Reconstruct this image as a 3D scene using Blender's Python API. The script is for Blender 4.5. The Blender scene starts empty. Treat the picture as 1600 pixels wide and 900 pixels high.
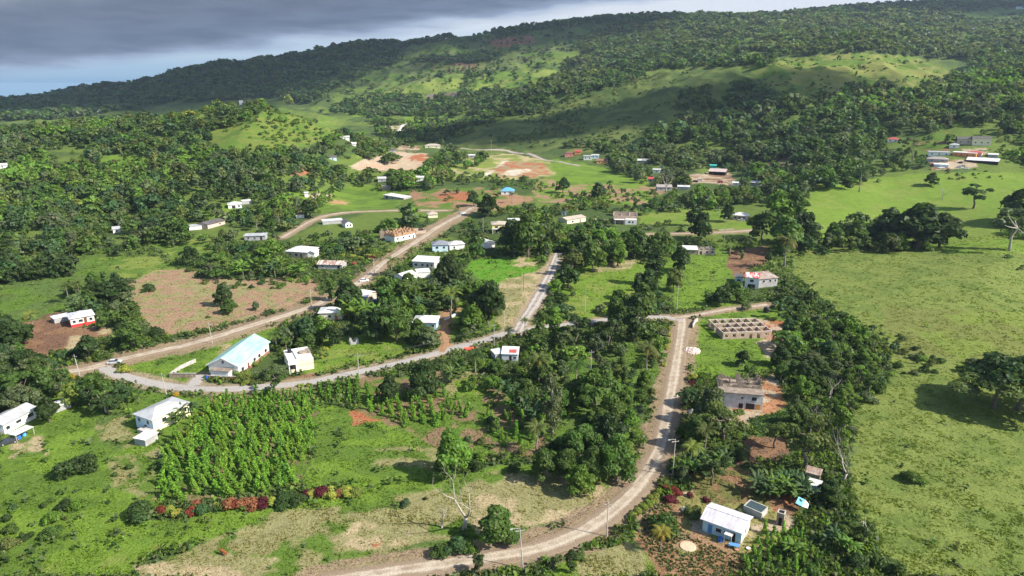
import bpy, math, random
import numpy as np
from mathutils import Vector, Matrix
R = math.radians
HAZE = True
sc = bpy.context.scene
COL = sc.collection
random.seed(7)

# ------------------------------------------------------------------ camera
CAMH = 92.0
PITCH = R(16.85)
F = 1067.0                      # focal length in pixels of the 1600 x 900 photograph
cam = bpy.data.cameras.new('camera'); camo = bpy.data.objects.new('camera', cam); COL.objects.link(camo)
camo.location = (0, 0, CAMH); camo.rotation_euler = (R(90) - PITCH, 0, 0)
cam.sensor_width = 36; cam.lens = 36 * F / 1600; cam.clip_start = 1; cam.clip_end = 300000
sc.camera = camo

# ------------------------------------------------------------------ sky, sun, exposure
SUN_EL = R(40); SUN_AZ = math.atan2(0.95, -0.32)     # bearing from +Y towards +X
w = bpy.data.worlds.new('World'); sc.world = w; w.use_nodes = True
nt = w.node_tree; N = nt.nodes; L = nt.links; N.clear()
def wn(t, **k):
    n = N.new(t)
    for a, b in k.items(): setattr(n, a, b)
    return n
def wmath(op, a, b=None, c=None, clamp=False):
    n = N.new('ShaderNodeMath'); n.operation = op; n.use_clamp = clamp
    for i, v in enumerate((a, b, c)):
        if v is None: continue
        if isinstance(v, (int, float)): n.inputs[i].default_value = v
        else: L.new(v, n.inputs[i])
    return n.outputs[0]
sky = wn('ShaderNodeTexSky', sky_type='NISHITA', sun_disc=False, sun_elevation=SUN_EL, sun_rotation=SUN_AZ, altitude=300, air_density=1.0, dust_density=1.2)
bg = wn('ShaderNodeBackground'); L.new(sky.outputs[0], bg.inputs[0]); bg.inputs[1].default_value = 0.12
tc = wn('ShaderNodeTexCoord'); sep = wn('ShaderNodeSeparateXYZ'); L.new(tc.outputs['Generated'], sep.inputs[0])
X_, Y_, Z_ = sep.outputs
az = wmath('MULTIPLY', wmath('ARCTAN2', X_, Y_), 57.2958)
el = wmath('MULTIPLY', wmath('ARCSINE', Z_), 57.2958)
comb = wn('ShaderNodeCombineXYZ'); L.new(wmath('MULTIPLY', az, 0.05), comb.inputs[0]); L.new(wmath('MULTIPLY', el, 0.32), comb.inputs[1])
n1 = wn('ShaderNodeTexNoise'); L.new(comb.outputs[0], n1.inputs['Vector']); n1.inputs['Scale'].default_value = 2.2; n1.inputs['Detail'].default_value = 4; n1.inputs['Roughness'].default_value = 0.55
edge = wmath('MULTIPLY_ADD', az, 0.118, 4.75)
d0 = wmath('SUBTRACT', el, edge)
d1 = wmath('MULTIPLY_ADD', wmath('SUBTRACT', n1.outputs[0], 0.5), 2.2, d0)
def wramp(x, stops, interp='EASE'):
    r = N.new('ShaderNodeValToRGB'); r.color_ramp.interpolation = interp
    els = r.color_ramp.elements
    for i, (p, c) in enumerate(stops):
        e = els[i] if i < 2 else els.new(p)
        e.position = p; e.color = (c + (1,)) if len(c) == 3 else c
    L.new(x, r.inputs[0]); return r.outputs[0]
# cloud bank: dark base just above its edge, paler higher up
t = wmath('MULTIPLY_ADD', d1, 0.09, 0.25, clamp=True)
cloudcol = wramp(t, [(0.10, (0.50, 0.60, 0.76)), (0.25, (0.33, 0.42, 0.58)), (0.36, (0.125, 0.165, 0.25)), (0.56, (0.12, 0.15, 0.21)), (0.72, (0.26, 0.29, 0.33)), (1.0, (0.42, 0.43, 0.45))])
n2 = wn('ShaderNodeTexNoise'); L.new(comb.outputs[0], n2.inputs['Vector']); n2.inputs['Scale'].default_value = 5.5; n2.inputs['Detail'].default_value = 4
mulc = wn('ShaderNodeMix', data_type='RGBA', blend_type='MULTIPLY'); mulc.inputs[0].default_value = 0.55
L.new(cloudcol, mulc.inputs[6]); L.new(wramp(n2.outputs[0], [(0.3, (0.72, 0.74, 0.78)), (0.7, (1.25, 1.22, 1.18))]), mulc.inputs[7])
# low band beneath the cloud: hazy pale blue
lowcol = wramp(wmath('MULTIPLY', el, 0.2, clamp=True), [(0.0, (0.27, 0.43, 0.62)), (0.12, (0.33, 0.49, 0.66)), (0.42, (0.46, 0.59, 0.72)), (1.0, (0.68, 0.73, 0.80))])
mlow = wmath('MULTIPLY_ADD', d1, 1.1, 0.5, clamp=True)
mixa = wn('ShaderNodeMix', data_type='RGBA'); L.new(mlow, mixa.inputs[0]); L.new(lowcol, mixa.inputs[6]); L.new(mulc.outputs[2], mixa.inputs[7])
bgc = wn('ShaderNodeBackground'); L.new(mixa.outputs[2], bgc.inputs[0]); bgc.inputs[1].default_value = 0.62
# the bank fills the low sky ahead; open sky with blue overhead
ma = wmath('MULTIPLY_ADD', el, -0.08, 1.6, clamp=True)
mb = wmath('MULTIPLY_ADD', wmath('ABSOLUTE', az), -0.02, 1.9, clamp=True)
mm = wmath('MULTIPLY', ma, mb)
mx = wn('ShaderNodeMixShader'); L.new(mm, mx.inputs[0]); L.new(bg.outputs[0], mx.inputs[1]); L.new(bgc.outputs[0], mx.inputs[2])
wo = wn('ShaderNodeOutputWorld'); L.new(mx.outputs[0], wo.inputs[0])

sun = bpy.data.lights.new('sun', 'SUN'); suno = bpy.data.objects.new('sun', sun); COL.objects.link(suno)
sun.energy = 5.0; sun.angle = R(0.5); sun.color = (1.0, 0.94, 0.83)
sd = Vector((0.95, -0.32, 0)).normalized() * math.cos(SUN_EL) + Vector((0, 0, math.sin(SUN_EL)))
SUND = sd.copy()
suno.rotation_euler = sd.to_track_quat('Z', 'Y').to_euler()
vs = sc.view_settings; vs.view_transform = 'Standard'; vs.look = 'None'; vs.exposure = 0.86; vs.gamma = 1; vs.use_curve_mapping = False
sc.cycles.max_bounces = 5; sc.cycles.diffuse_bounces = 2; sc.cycles.glossy_bounces = 2; sc.cycles.transmission_bounces = 2
sc.cycles.transparent_max_bounces = 6; sc.cycles.volume_bounces = 0
sc.cycles.use_denoising = True
sc.cycles.caustics_reflective = False; sc.cycles.caustics_refractive = False

# ------------------------------------------------------------------ noise
def _h(ix, iy, s):
    h = (ix.astype(np.int64) * 374761393 + iy.astype(np.int64) * 668265263 + s * 1442695041) & 0xffffffff
    h = ((h ^ (h >> 13)) * 1274126177) & 0xffffffff
    return ((h ^ (h >> 16)) & 0xffffff) / float(0xffffff)
def vnoise(x, y, s=0):
    ix = np.floor(x); iy = np.floor(y); fx = x - ix; fy = y - iy
    fx = fx * fx * (3 - 2 * fx); fy = fy * fy * (3 - 2 * fy)
    a = _h(ix, iy, s); b = _h(ix + 1, iy, s); c = _h(ix, iy + 1, s); d = _h(ix + 1, iy + 1, s)
    return (a * (1 - fx) + b * fx) * (1 - fy) + (c * (1 - fx) + d * fx) * fy
def fbm(x, y, s=0, o=4):
    t = 0; a = 0.5; n = 0
    for i in range(o):
        t = t + a * vnoise(x * 2 ** i + 17 * i, y * 2 ** i - 9 * i, s + i); n += a; a *= 0.5
    return t / n

# ------------------------------------------------------------------ terrain heights
S = CAMH / 75.0
cP, sP = math.cos(PITCH), math.sin(PITCH)
def u_of(px, py): return (px - 800) / F / (cP + (450 - py) / F * sP)
def z_of(py, Y):                         # height on the ray of that row at depth Y
    b = (450 - py) / F
    return CAMH + Y * (b * cP - sP) / (cP + b * sP)
ctl = []
def cp(px, py, Y): ctl.append((u_of(px, py), math.log(Y * S), z_of(py, Y * S)))
def cz(px, Y, z): ctl.append((u_of(px, 200), math.log(Y * S), z * S))
for px in (-500, -150, 150, 450, 750, 1050, 1350, 1700, 2100):
    for Y in (25, 60, 100, 150, 210, 280): cz(px, Y, 0)
for px in (500, 650, 800, 950, 1100): cz(px, 350, 0); cz(px, 430, 1); cz(px, 520, 2)
cz(-500, 380, 4); cz(1250, 350, 1)
for a in [(0,330,400),(0,280,470),(0,235,560),(0,214,640),(150,330,400),(150,270,480),(150,222,570),(150,199,650),(300,300,430),(300,250,500),(300,207,580),(300,182,660),
          (430,300,440),(430,250,500),(430,207,570),(430,174,650),(500,262,520),(500,217,590),(500,192,650),(545,213,690),(600,240,650),(600,225,760),(680,232,720),
          (660,186,1100),(600,200,980),(740,190,1080),(750,165,1250),(750,130,1450),(750,100,1650),(750,72,1850),(800,51,2000),(700,65,1950),(890,42,2050),(1000,29,2150),(1300,22,2400),(1450,12,2500),(1600,9,2550),(1900,0,2600),
          (600,172,1250),(600,135,1500),(600,104,1750),(600,82,1950),(600,70,2100),(520,155,1350),(500,110,1800),(520,80,2080),(400,155,1500),(400,125,1700),(400,98,1900),(200,168,1500),(200,155,1700),(200,140,1900),(300,109,1900),(250,122,1900),
          (100,178,1400),(100,155,1850),(0,182,1400),(0,162,1850),(-300,170,1850),(150,138,1950),
          (700,227,760),(800,237,730),(900,240,690),(1000,254,640),(1150,268,580),(1250,278,500),(800,205,840),(900,195,820),(820,186,900),
          (690,223,810),(760,201,860),(850,173,920),(900,152,960),(1000,121,1000),(1100,106,1000),(1215,99,980),(1330,91,950),(1420,99,930),(1500,128,900),
          (1000,205,760),(1000,163,870),(1100,205,720),(1100,153,840),(1200,205,680),(1200,153,800),(1350,205,620),(1350,153,750),(1350,116,860),(1500,205,570),(1500,165,700),(1600,205,560),(1600,155,700),(1600,115,850),(1900,150,700),
          (900,132,1350),(900,92,1600),(900,64,1850),(1000,104,1350),(1000,64,1700),(1200,88,1250),(1200,64,1500),(1200,39,1900),(1200,26,2300),(1350,82,1200),(1350,54,1500),(1350,29,2000),
          (1500,104,1150),(1500,64,1500),(1500,34,2000),(1600,84,1150),(1600,54,1500),(1600,24,2200),
          (1500,264,480),(1300,292,440),(1400,350,375),(1600,330,375),(1600,270,470),(1600,400,285),(1900,300,430),(1400,240,540)]: cp(*a)
for px in (850, 1000, 1200, 1350): cz(px, 1110, 76)
cz(1500, 1000, 78)
for px, z in ((-300, 5), (0, 8), (150, 15), (300, 20), (430, 22), (520, 14)): cz(px, 850, z)
for px in (-300, 0, 200, 400, 600): cz(px, 2500, -60); cz(px, 3300, -160)
for px in (800, 1000, 1200, 1400, 1600, 1900): cz(px, 2900, 200); cz(px, 3400, 120)
ctl = np.array(ctl); P = ctl[:, :2].copy(); P[:, 0] *= 1.4
def tps(r2): return np.where(r2 > 1e-12, r2 * np.log(r2 + 1e-12), 0.0)
n = len(P); D2 = ((P[:, None] - P[None]) ** 2).sum(-1)
A = np.zeros((n + 3, n + 3)); A[:n, :n] = tps(D2) + np.eye(n) * 0.0006; A[:n, n] = 1; A[:n, n + 1:] = P; A[n, :n] = 1; A[n + 1:, :n] = P.T
W = np.linalg.solve(A, np.concatenate([ctl[:, 2], np.zeros(3)]))
ug = np.concatenate([np.linspace(-2.2, -1.02, 24), np.linspace(-1.0, 1.0, 900), np.linspace(1.02, 2.2, 24)])
vg = np.concatenate([np.linspace(math.log(25), math.log(88), 60), np.linspace(math.log(88.5), math.log(4200), 950)])
def coarse(us, vs_):
    U, V = np.meshgrid(us, vs_); q = np.stack([U.ravel() * 1.4, V.ravel()], 1)
    out = W[n] + q @ W[n + 1:]
    for i in range(n): out += W[i] * tps(((q - P[i]) ** 2).sum(1))
    return out.reshape(U.shape)
cu = np.linspace(-2.2, 2.2, 221); cv = np.linspace(vg[0], vg[-1], 260)
Zc = coarse(cu, cv)
def cubic1(xg, Fv, x, axis):            # Catmull-Rom upsampling along one axis
    Fv = np.moveaxis(Fv, axis, 0); t = (x - xg[0]) / (xg[1] - xg[0]); i = np.clip(np.floor(t).astype(int), 0, len(xg) - 2); f = (t - i)[:, None]
    g = lambda k: Fv[np.clip(i + k, 0, len(xg) - 1)]
    p0, p1, p2, p3 = g(-1), g(0), g(1), g(2)
    o = p1 + 0.5 * f * (p2 - p0 + f * (2 * p0 - 5 * p1 + 4 * p2 - p3 + f * (3 * (p1 - p2) + p3 - p0)))
    return np.moveaxis(o, 0, axis)
ZT = cubic1(cv, cubic1(cu, Zc, ug, 1), vg, 0)
UG, VG = np.meshgrid(ug, vg); YT = np.exp(VG); XT = UG * YT
far = np.clip((YT - 350) / 900, 0, 1)
ZT += (fbm(XT / 60, YT / 60, 3) - 0.5) * (1.2 + 14 * far) + (fbm(XT / 14, YT / 14, 9) - 0.5) * (0.35 + 2.5 * far) - (np.abs(fbm(XT / 130, YT / 170, 23, 3) - .5) * 2 - .25) * 26 * np.clip((YT - 1300) / 500, 0, 1)
_hi = np.clip((ZT - 22) / 45, 0, 1) * np.clip((1700 - YT) / 400, 0, 1)
ZT -= (np.abs(fbm(XT / 75, YT / 120, 29, 3) - .5) * 2 - .2) * 17 * _hi
def Zat(x, y):
    x = np.asarray(x, float); y = np.asarray(y, float); y = np.maximum(y, 26)
    ui = np.clip(np.interp(x / y, ug, np.arange(len(ug))), 0, len(ug) - 1.001); vi = np.clip(np.interp(np.log(y), vg, np.arange(len(vg))), 0, len(vg) - 1.001)
    i = ui.astype(int); j = vi.astype(int); fx = ui - i; fy = vi - j
    return (ZT[j, i] * (1 - fx) + ZT[j, i + 1] * fx) * (1 - fy) + (ZT[j + 1, i] * (1 - fx) + ZT[j + 1, i + 1] * fx) * fy
def proj(x, y, z):                      # photograph pixel of a world point
    z = z - CAMH; d = y * cP - z * sP; up = y * sP + z * cP
    return 800 + F * x / d, 450 - F * up / d, d
_ys = np.exp(np.linspace(math.log(40), math.log(4100), 2600))
def G(px, py):                          # where the ray through a pixel meets the ground
    b = (450 - py) / F; dy = cP + b * sP; dz = b * cP - sP; xs = (px - 800) / F / dy * _ys; zs = CAMH + dz / dy * _ys
    d = zs - Zat(xs, _ys); k = np.argmax(d < 0)
    if d[k] >= 0: k = len(_ys) - 1
    f = d[k - 1] / (d[k - 1] - d[k]) if k > 0 and d[k - 1] != d[k] else 0
    Y = _ys[k - 1] + f * (_ys[k] - _ys[k - 1]); X = (px - 800) / F / dy * Y
    return Vector((X, Y, float(Zat(X, Y))))
def inpoly(px, py, poly):
    r = np.zeros(np.shape(px), bool); k = len(poly)
    for i in range(k):
        x0, y0 = poly[i]; x1, y1 = poly[i - 1]
        if y0 == y1: continue
        c = ((y0 > py) != (y1 > py)) & (px < (x1 - x0) * (py - y0) / (y1 - y0) + x0); r ^= c
    return r

# ------------------------------------------------------------------ object helpers
def tag(o, label=None, cat=None, group=None, kind=None):
    if label: o['label'] = label
    if cat: o['category'] = cat
    if group: o['group'] = group
    if kind: o['kind'] = kind
    return o
def link(name, me, parent=None, loc=None):
    o = bpy.data.objects.new(name, me); COL.objects.link(o)
    if parent is not None: o.parent = parent
    if loc is not None: o.location = loc
    return o
def empty(name, loc, rz=0.0):
    o = link(name, None, None, loc); o.rotation_euler = (0, 0, rz); o.empty_display_size = 0.5; return o
def mesh_np(name, V, Q, mat, tint=None, smooth=False):
    """mesh of quads (n,4) or triangles (n,3); tint = one colour per face"""
    me = bpy.data.meshes.new(name); k = Q.shape[1]
    me.vertices.add(len(V)); me.vertices.foreach_set('co', np.ascontiguousarray(V, np.float32).ravel())
    me.loops.add(Q.size); me.loops.foreach_set('vertex_index', Q.astype(np.int32).ravel())
    me.polygons.add(len(Q)); me.polygons.foreach_set('loop_start', np.arange(0, Q.size, k, dtype=np.int32))
    if smooth: me.polygons.foreach_set('use_smooth', np.ones(len(Q), bool))
    if tint is not None:
        a = me.attributes.new('tint', 'FLOAT_COLOR', 'FACE' if len(tint) == len(Q) else 'POINT')
        a.data.foreach_set('color', np.concatenate([tint, np.ones((len(tint), 1))], 1).astype(np.float32).ravel())
    me.materials.append(mat); me.update(calc_edges=True); return me
class MB:
    def __init__(s): s.v = []; s.f = []
    def box(s, x0, x1, y0, y1, z0, z1):
        b = len(s.v); s.v += [(x, y, z) for z in (z0, z1) for y in (y0, y1) for x in (x0, x1)]
        s.f += [tuple(b + i for i in q) for q in ((0, 2, 3, 1), (4, 5, 7, 6), (0, 1, 5, 4), (2, 6, 7, 3), (0, 4, 6, 2), (1, 3, 7, 5))]; return s
    def prism(s, pts, x0, x1):          # pts = profile in (y,z), extruded along x
        b = len(s.v); k = len(pts); s.v += [(x0, y, z) for y, z in pts] + [(x1, y, z) for y, z in pts]
        s.f.append(tuple(range(b, b + k))); s.f.append(tuple(range(b + 2 * k - 1, b + k - 1, -1)))
        for i in range(k): j = (i + 1) % k; s.f.append((b + i, b + k + i, b + k + j, b + j))
        return s
    def poly(s, pts):
        b = len(s.v); s.v += [tuple(p) for p in pts]; s.f.append(tuple(range(b, b + len(pts)))); return s
    def tube(s, pts, rads, k=6, cap=True):
        b = len(s.v); pts = [Vector(p) for p in pts]; prev = None
        for i, p in enumerate(pts):
            d = (pts[min(i + 1, len(pts) - 1)] - pts[max(i - 1, 0)]).normalized()
            a = d.orthogonal().normalized() if prev is None else (prev - d * prev.dot(d)).normalized()
            prev = a; c = d.cross(a); r = rads[i] if hasattr(rads, '__len__') else rads
            for j in range(k):
                t = 2 * math.pi * j / k; s.v.append(tuple(p + (a * math.cos(t) + c * math.sin(t)) * r))
        for i in range(len(pts) - 1):
            for j in range(k):
                q = b + i * k; s.f.append((q + j, q + (j + 1) % k, q + k + (j + 1) % k, q + k + j))
        if cap: s.f.append(tuple(range(b + k - 1, b - 1, -1))); s.f.append(tuple(range(b + (len(pts) - 1) * k, b + len(pts) * k)))
        return s
    def mesh(s, name, mat, smooth=False):
        me = bpy.data.meshes.new(name); me.from_pydata(s.v, [], s.f); me.materials.append(mat)
        if smooth: me.polygons.foreach_set('use_smooth', [True] * len(me.polygons))
        me.update(); return me
    def build(s, name, mat, parent=None, smooth=False, loc=None): return link(name, s.mesh(name, mat, smooth), parent, loc)

# ------------------------------------------------------------------ materials
_mats = {}
def mat(name, c, c2=None, rough=0.85, scale=0.6, amt=0.5, metal=0.0, bump=0.0, spec=0.3, detail=5, stretch=None, coords='Object', lo=0.35, hi=0.65):
    if name in _mats: return _mats[name]
    m = bpy.data.materials.new(name); m.use_nodes = True; nt = m.node_tree; nd = nt.nodes; b = nd['Principled BSDF']
    b.inputs['Roughness'].default_value = rough; b.inputs['Metallic'].default_value = metal; b.inputs['Specular IOR Level'].default_value = spec
    if c2 is None: c2 = tuple(x * (1 - amt * 0.5) for x in c)
    tcn = nd.new('ShaderNodeTexCoord'); mp = nd.new('ShaderNodeMapping'); nt.links.new(tcn.outputs[coords], mp.inputs[0])
    if stretch: mp.inputs['Scale'].default_value = stretch
    nz = nd.new('ShaderNodeTexNoise'); nz.inputs['Scale'].default_value = scale; nz.inputs['Detail'].default_value = detail; nz.inputs['Roughness'].default_value = 0.65
    nt.links.new(mp.outputs[0], nz.inputs['Vector'])
    rp = nd.new('ShaderNodeValToRGB'); rp.color_ramp.elements[0].position = lo; rp.color_ramp.elements[1].position = hi
    rp.color_ramp.elements[0].color = tuple(c2) + (1,); rp.color_ramp.elements[1].color = tuple(c) + (1,)
    nt.links.new(nz.outputs[0], rp.inputs[0]); nt.links.new(rp.outputs[0], b.inputs['Base Color'])
    if bump:
        bp = nd.new('ShaderNodeBump'); bp.inputs['Strength'].default_value = 1; bp.inputs['Distance'].default_value = bump
        nt.links.new(nz.outputs[0], bp.inputs['Height']); nt.links.new(bp.outputs[0], b.inputs['Normal'])
    _mats[name] = m; return m
def leafmat():
    m = bpy.data.materials.new('foliage'); m.use_nodes = True; nt = m.node_tree; nd = nt.nodes; nd.clear(); l = nt.links
    at = nd.new('ShaderNodeAttribute'); at.attribute_name = 'tint'
    oi = nd.new('ShaderNodeObjectInfo'); mu = nd.new('ShaderNodeMix'); mu.data_type = 'RGBA'; mu.blend_type = 'MULTIPLY'; mu.inputs[0].default_value = 1
    l.new(at.outputs['Color'], mu.inputs[6]); l.new(oi.outputs['Color'], mu.inputs[7])
    pr = nd.new('ShaderNodeBsdfPrincipled'); pr.inputs['Roughness'].default_value = 0.55; pr.inputs['Specular IOR Level'].default_value = 0.22
    l.new(mu.outputs[2], pr.inputs['Base Color'])
    tr = nd.new('ShaderNodeBsdfTranslucent'); g = nd.new('ShaderNodeMix'); g.data_type = 'RGBA'; g.blend_type = 'MULTIPLY'; g.inputs[0].default_value = 1; g.inputs[7].default_value = (1.5, 1.5, 0.6, 1)
    l.new(mu.outputs[2], g.inputs[6]); l.new(g.outputs[2], tr.inputs[0])
    mx = nd.new('ShaderNodeMixShader'); mx.inputs[0].default_value = 0.38; l.new(pr.outputs[0], mx.inputs[1]); l.new(tr.outputs[0], mx.inputs[2])
    o = nd.new('ShaderNodeOutputMaterial'); l.new(mx.outputs[0], o.inputs[0]); return m
LEAF = leafmat()
def groundmat():
    m = bpy.data.materials.new('ground_cover'); m.use_nodes = True; nt = m.node_tree; nd = nt.nodes; l = nt.links; b = nd['Principled BSDF']
    b.inputs['Roughness'].default_value = 0.95; b.inputs['Specular IOR Level'].default_value = 0.1
    at = nd.new('ShaderNodeAttribute'); at.attribute_name = 'tint'; ge = nd.new('ShaderNodeNewGeometry')
    def nz(scale, detail, lo, hi):
        n_ = nd.new('ShaderNodeTexNoise'); n_.inputs['Scale'].default_value = scale; n_.inputs['Detail'].default_value = detail; n_.inputs['Roughness'].default_value = 0.7
        l.new(ge.outputs['Position'], n_.inputs['Vector']); r_ = nd.new('ShaderNodeMapRange'); r_.inputs[1].default_value = 0.3; r_.inputs[2].default_value = 0.7; r_.inputs[3].default_value = lo; r_.inputs[4].default_value = hi
        l.new(n_.outputs[0], r_.inputs[0]); return r_.outputs[0], n_
    a, na = nz(1.7, 6, 0.62, 1.38); c, _ = nz(0.22, 5, 0.84, 1.16)
    mm_ = nd.new('ShaderNodeMath'); mm_.operation = 'MULTIPLY'; l.new(a, mm_.inputs[0]); l.new(c, mm_.inputs[1])
    vm = nd.new('ShaderNodeVectorMath'); vm.operation = 'SCALE'; l.new(at.outputs['Color'], vm.inputs[0]); l.new(mm_.outputs[0], vm.inputs['Scale']); l.new(vm.outputs[0], b.inputs['Base Color'])
    bp = nd.new('ShaderNodeBump'); bp.inputs['Strength'].default_value = 0.9; bp.inputs['Distance'].default_value = 0.35; l.new(na.outputs[0], bp.inputs['Height']); l.new(bp.outputs[0], b.inputs['Normal'])
    return m

# ------------------------------------------------------------------ roads as polylines (photograph pixels -> points on the ground)
ROADS = [  # name, width, verge, pixels, look
 ('dirt_road', 6.6, 3.5, [(500,912),(580,899),(640,890),(750,874),(850,856),(925,823),(985,776),(1018,730),(1035,690),(1045,640),(1055,585),(1062,540),(1066,512),(1067,497)], 'gravel'),
 ('paved_road', 4.6, 2.6, [(1066,500),(1040,496),(1000,496),(955,499),(900,505),(850,512),(800,519),(745,535),(690,550),(640,563),(580,577),(500,594),(450,601),(400,605),(350,608),(300,607),(255,602),(215,594),(180,584),(160,574)], 'paved'),
 ('side_track', 4.2, 1.6, [(1052,497),(1085,493),(1112,488),(1140,483),(1170,480),(1200,476)], 'gravel'),
 ('lane', 5.2, 2.4, [(808,520),(818,500),(832,480),(845,458),(858,432),(866,412),(872,396)], 'lane'),
 ('wide_dirt_road', 7.6, 5.0, [(100,582),(135,577),(190,562),(245,549),(290,540),(340,526),(400,507),(450,492),(500,474),(545,452),(575,432),(598,412),(625,394),(655,375),(690,352),(720,336),(742,322)], 'gravel'),
 ('village_road', 5.5, 2.2, [(440,372),(474,352),(495,342),(520,335),(560,331),(620,329),(700,329)], 'gravel'),
 ('chalk_track', 6.5, 2.0, [(632,193),(625,203),(622,212),(630,222)], 'white'),
 ('farm_lane', 4.5, 3.0, [(935,369),(980,367),(1040,366),(1100,364),(1165,361),(1180,360)], 'gravel'),
 ('church_driveway', 5.0, 0.6, [(314,586),(306,595),(300,603)], 'paved'),
 ('hillfoot_lane', 4.0, 2.0, [(720,232),(760,234),(800,238),(840,246),(880,254),(905,259)], 'paved'),
 ('garden_path', 3.2, 1.6, [(690,520),(700,512),(694,500),(700,487),(715,484)], 'soil'),
 ('garden_path', 2.4, 1.2, [(690,551),(697,536),(692,520)], 'soil'),
]
def densify(pts, step=1.2):
    pts = [Vector(p) for p in pts]; k = len(pts); out = []
    for i in range(k - 1):
        p0, p1, p2, p3 = pts[max(i - 1, 0)], pts[i], pts[i + 1], pts[min(i + 2, k - 1)]
        m = max(2, int((p2 - p1).length / step))
        for j in range(m):
            t = j / m; out.append(0.5 * ((2 * p1) + (p2 - p0) * t + (2 * p0 - 5 * p1 + 4 * p2 - p3) * t * t + (3 * p1 - p0 - 3 * p2 + p3) * t ** 3))
    out.append(pts[-1]); return out
roads = []
for nm, wd, vg_, px, look in ROADS:
    g = [Vector((p.x, p.y, 0)) for p in (G(*q) for q in px)]
    roads.append((nm, wd, vg_, densify(g, 1.5), look, px))
def dist_poly(x, y, line):
    """distance of points to a polyline, for points near it"""
    l = np.array([(p.x, p.y) for p in line[::3]] + [(line[-1].x, line[-1].y)]); out = np.full(np.shape(x), 1e3)
    x0, x1, y0, y1 = l[:, 0].min() - 15, l[:, 0].max() + 15, l[:, 1].min() - 15, l[:, 1].max() + 15
    k = np.nonzero((x > x0) & (x < x1) & (y > y0) & (y < y1))[0]; qx, qy = x[k], y[k]; best = np.full(len(k), 1e3)
    for i in range(len(l) - 1):
        a, b = l[i], l[i + 1]; s_ = np.nonzero((qx > min(a[0], b[0]) - 14) & (qx < max(a[0], b[0]) + 14) & (qy > min(a[1], b[1]) - 14) & (qy < max(a[1], b[1]) + 14))[0]
        if len(s_) == 0: continue
        d = b - a; t = np.clip(((qx[s_] - a[0]) * d[0] + (qy[s_] - a[1]) * d[1]) / (d @ d + 1e-9), 0, 1)
        best[s_] = np.minimum(best[s_], np.hypot(qx[s_] - a[0] - t * d[0], qy[s_] - a[1] - t * d[1]))
    out[k] = best; return out

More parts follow.
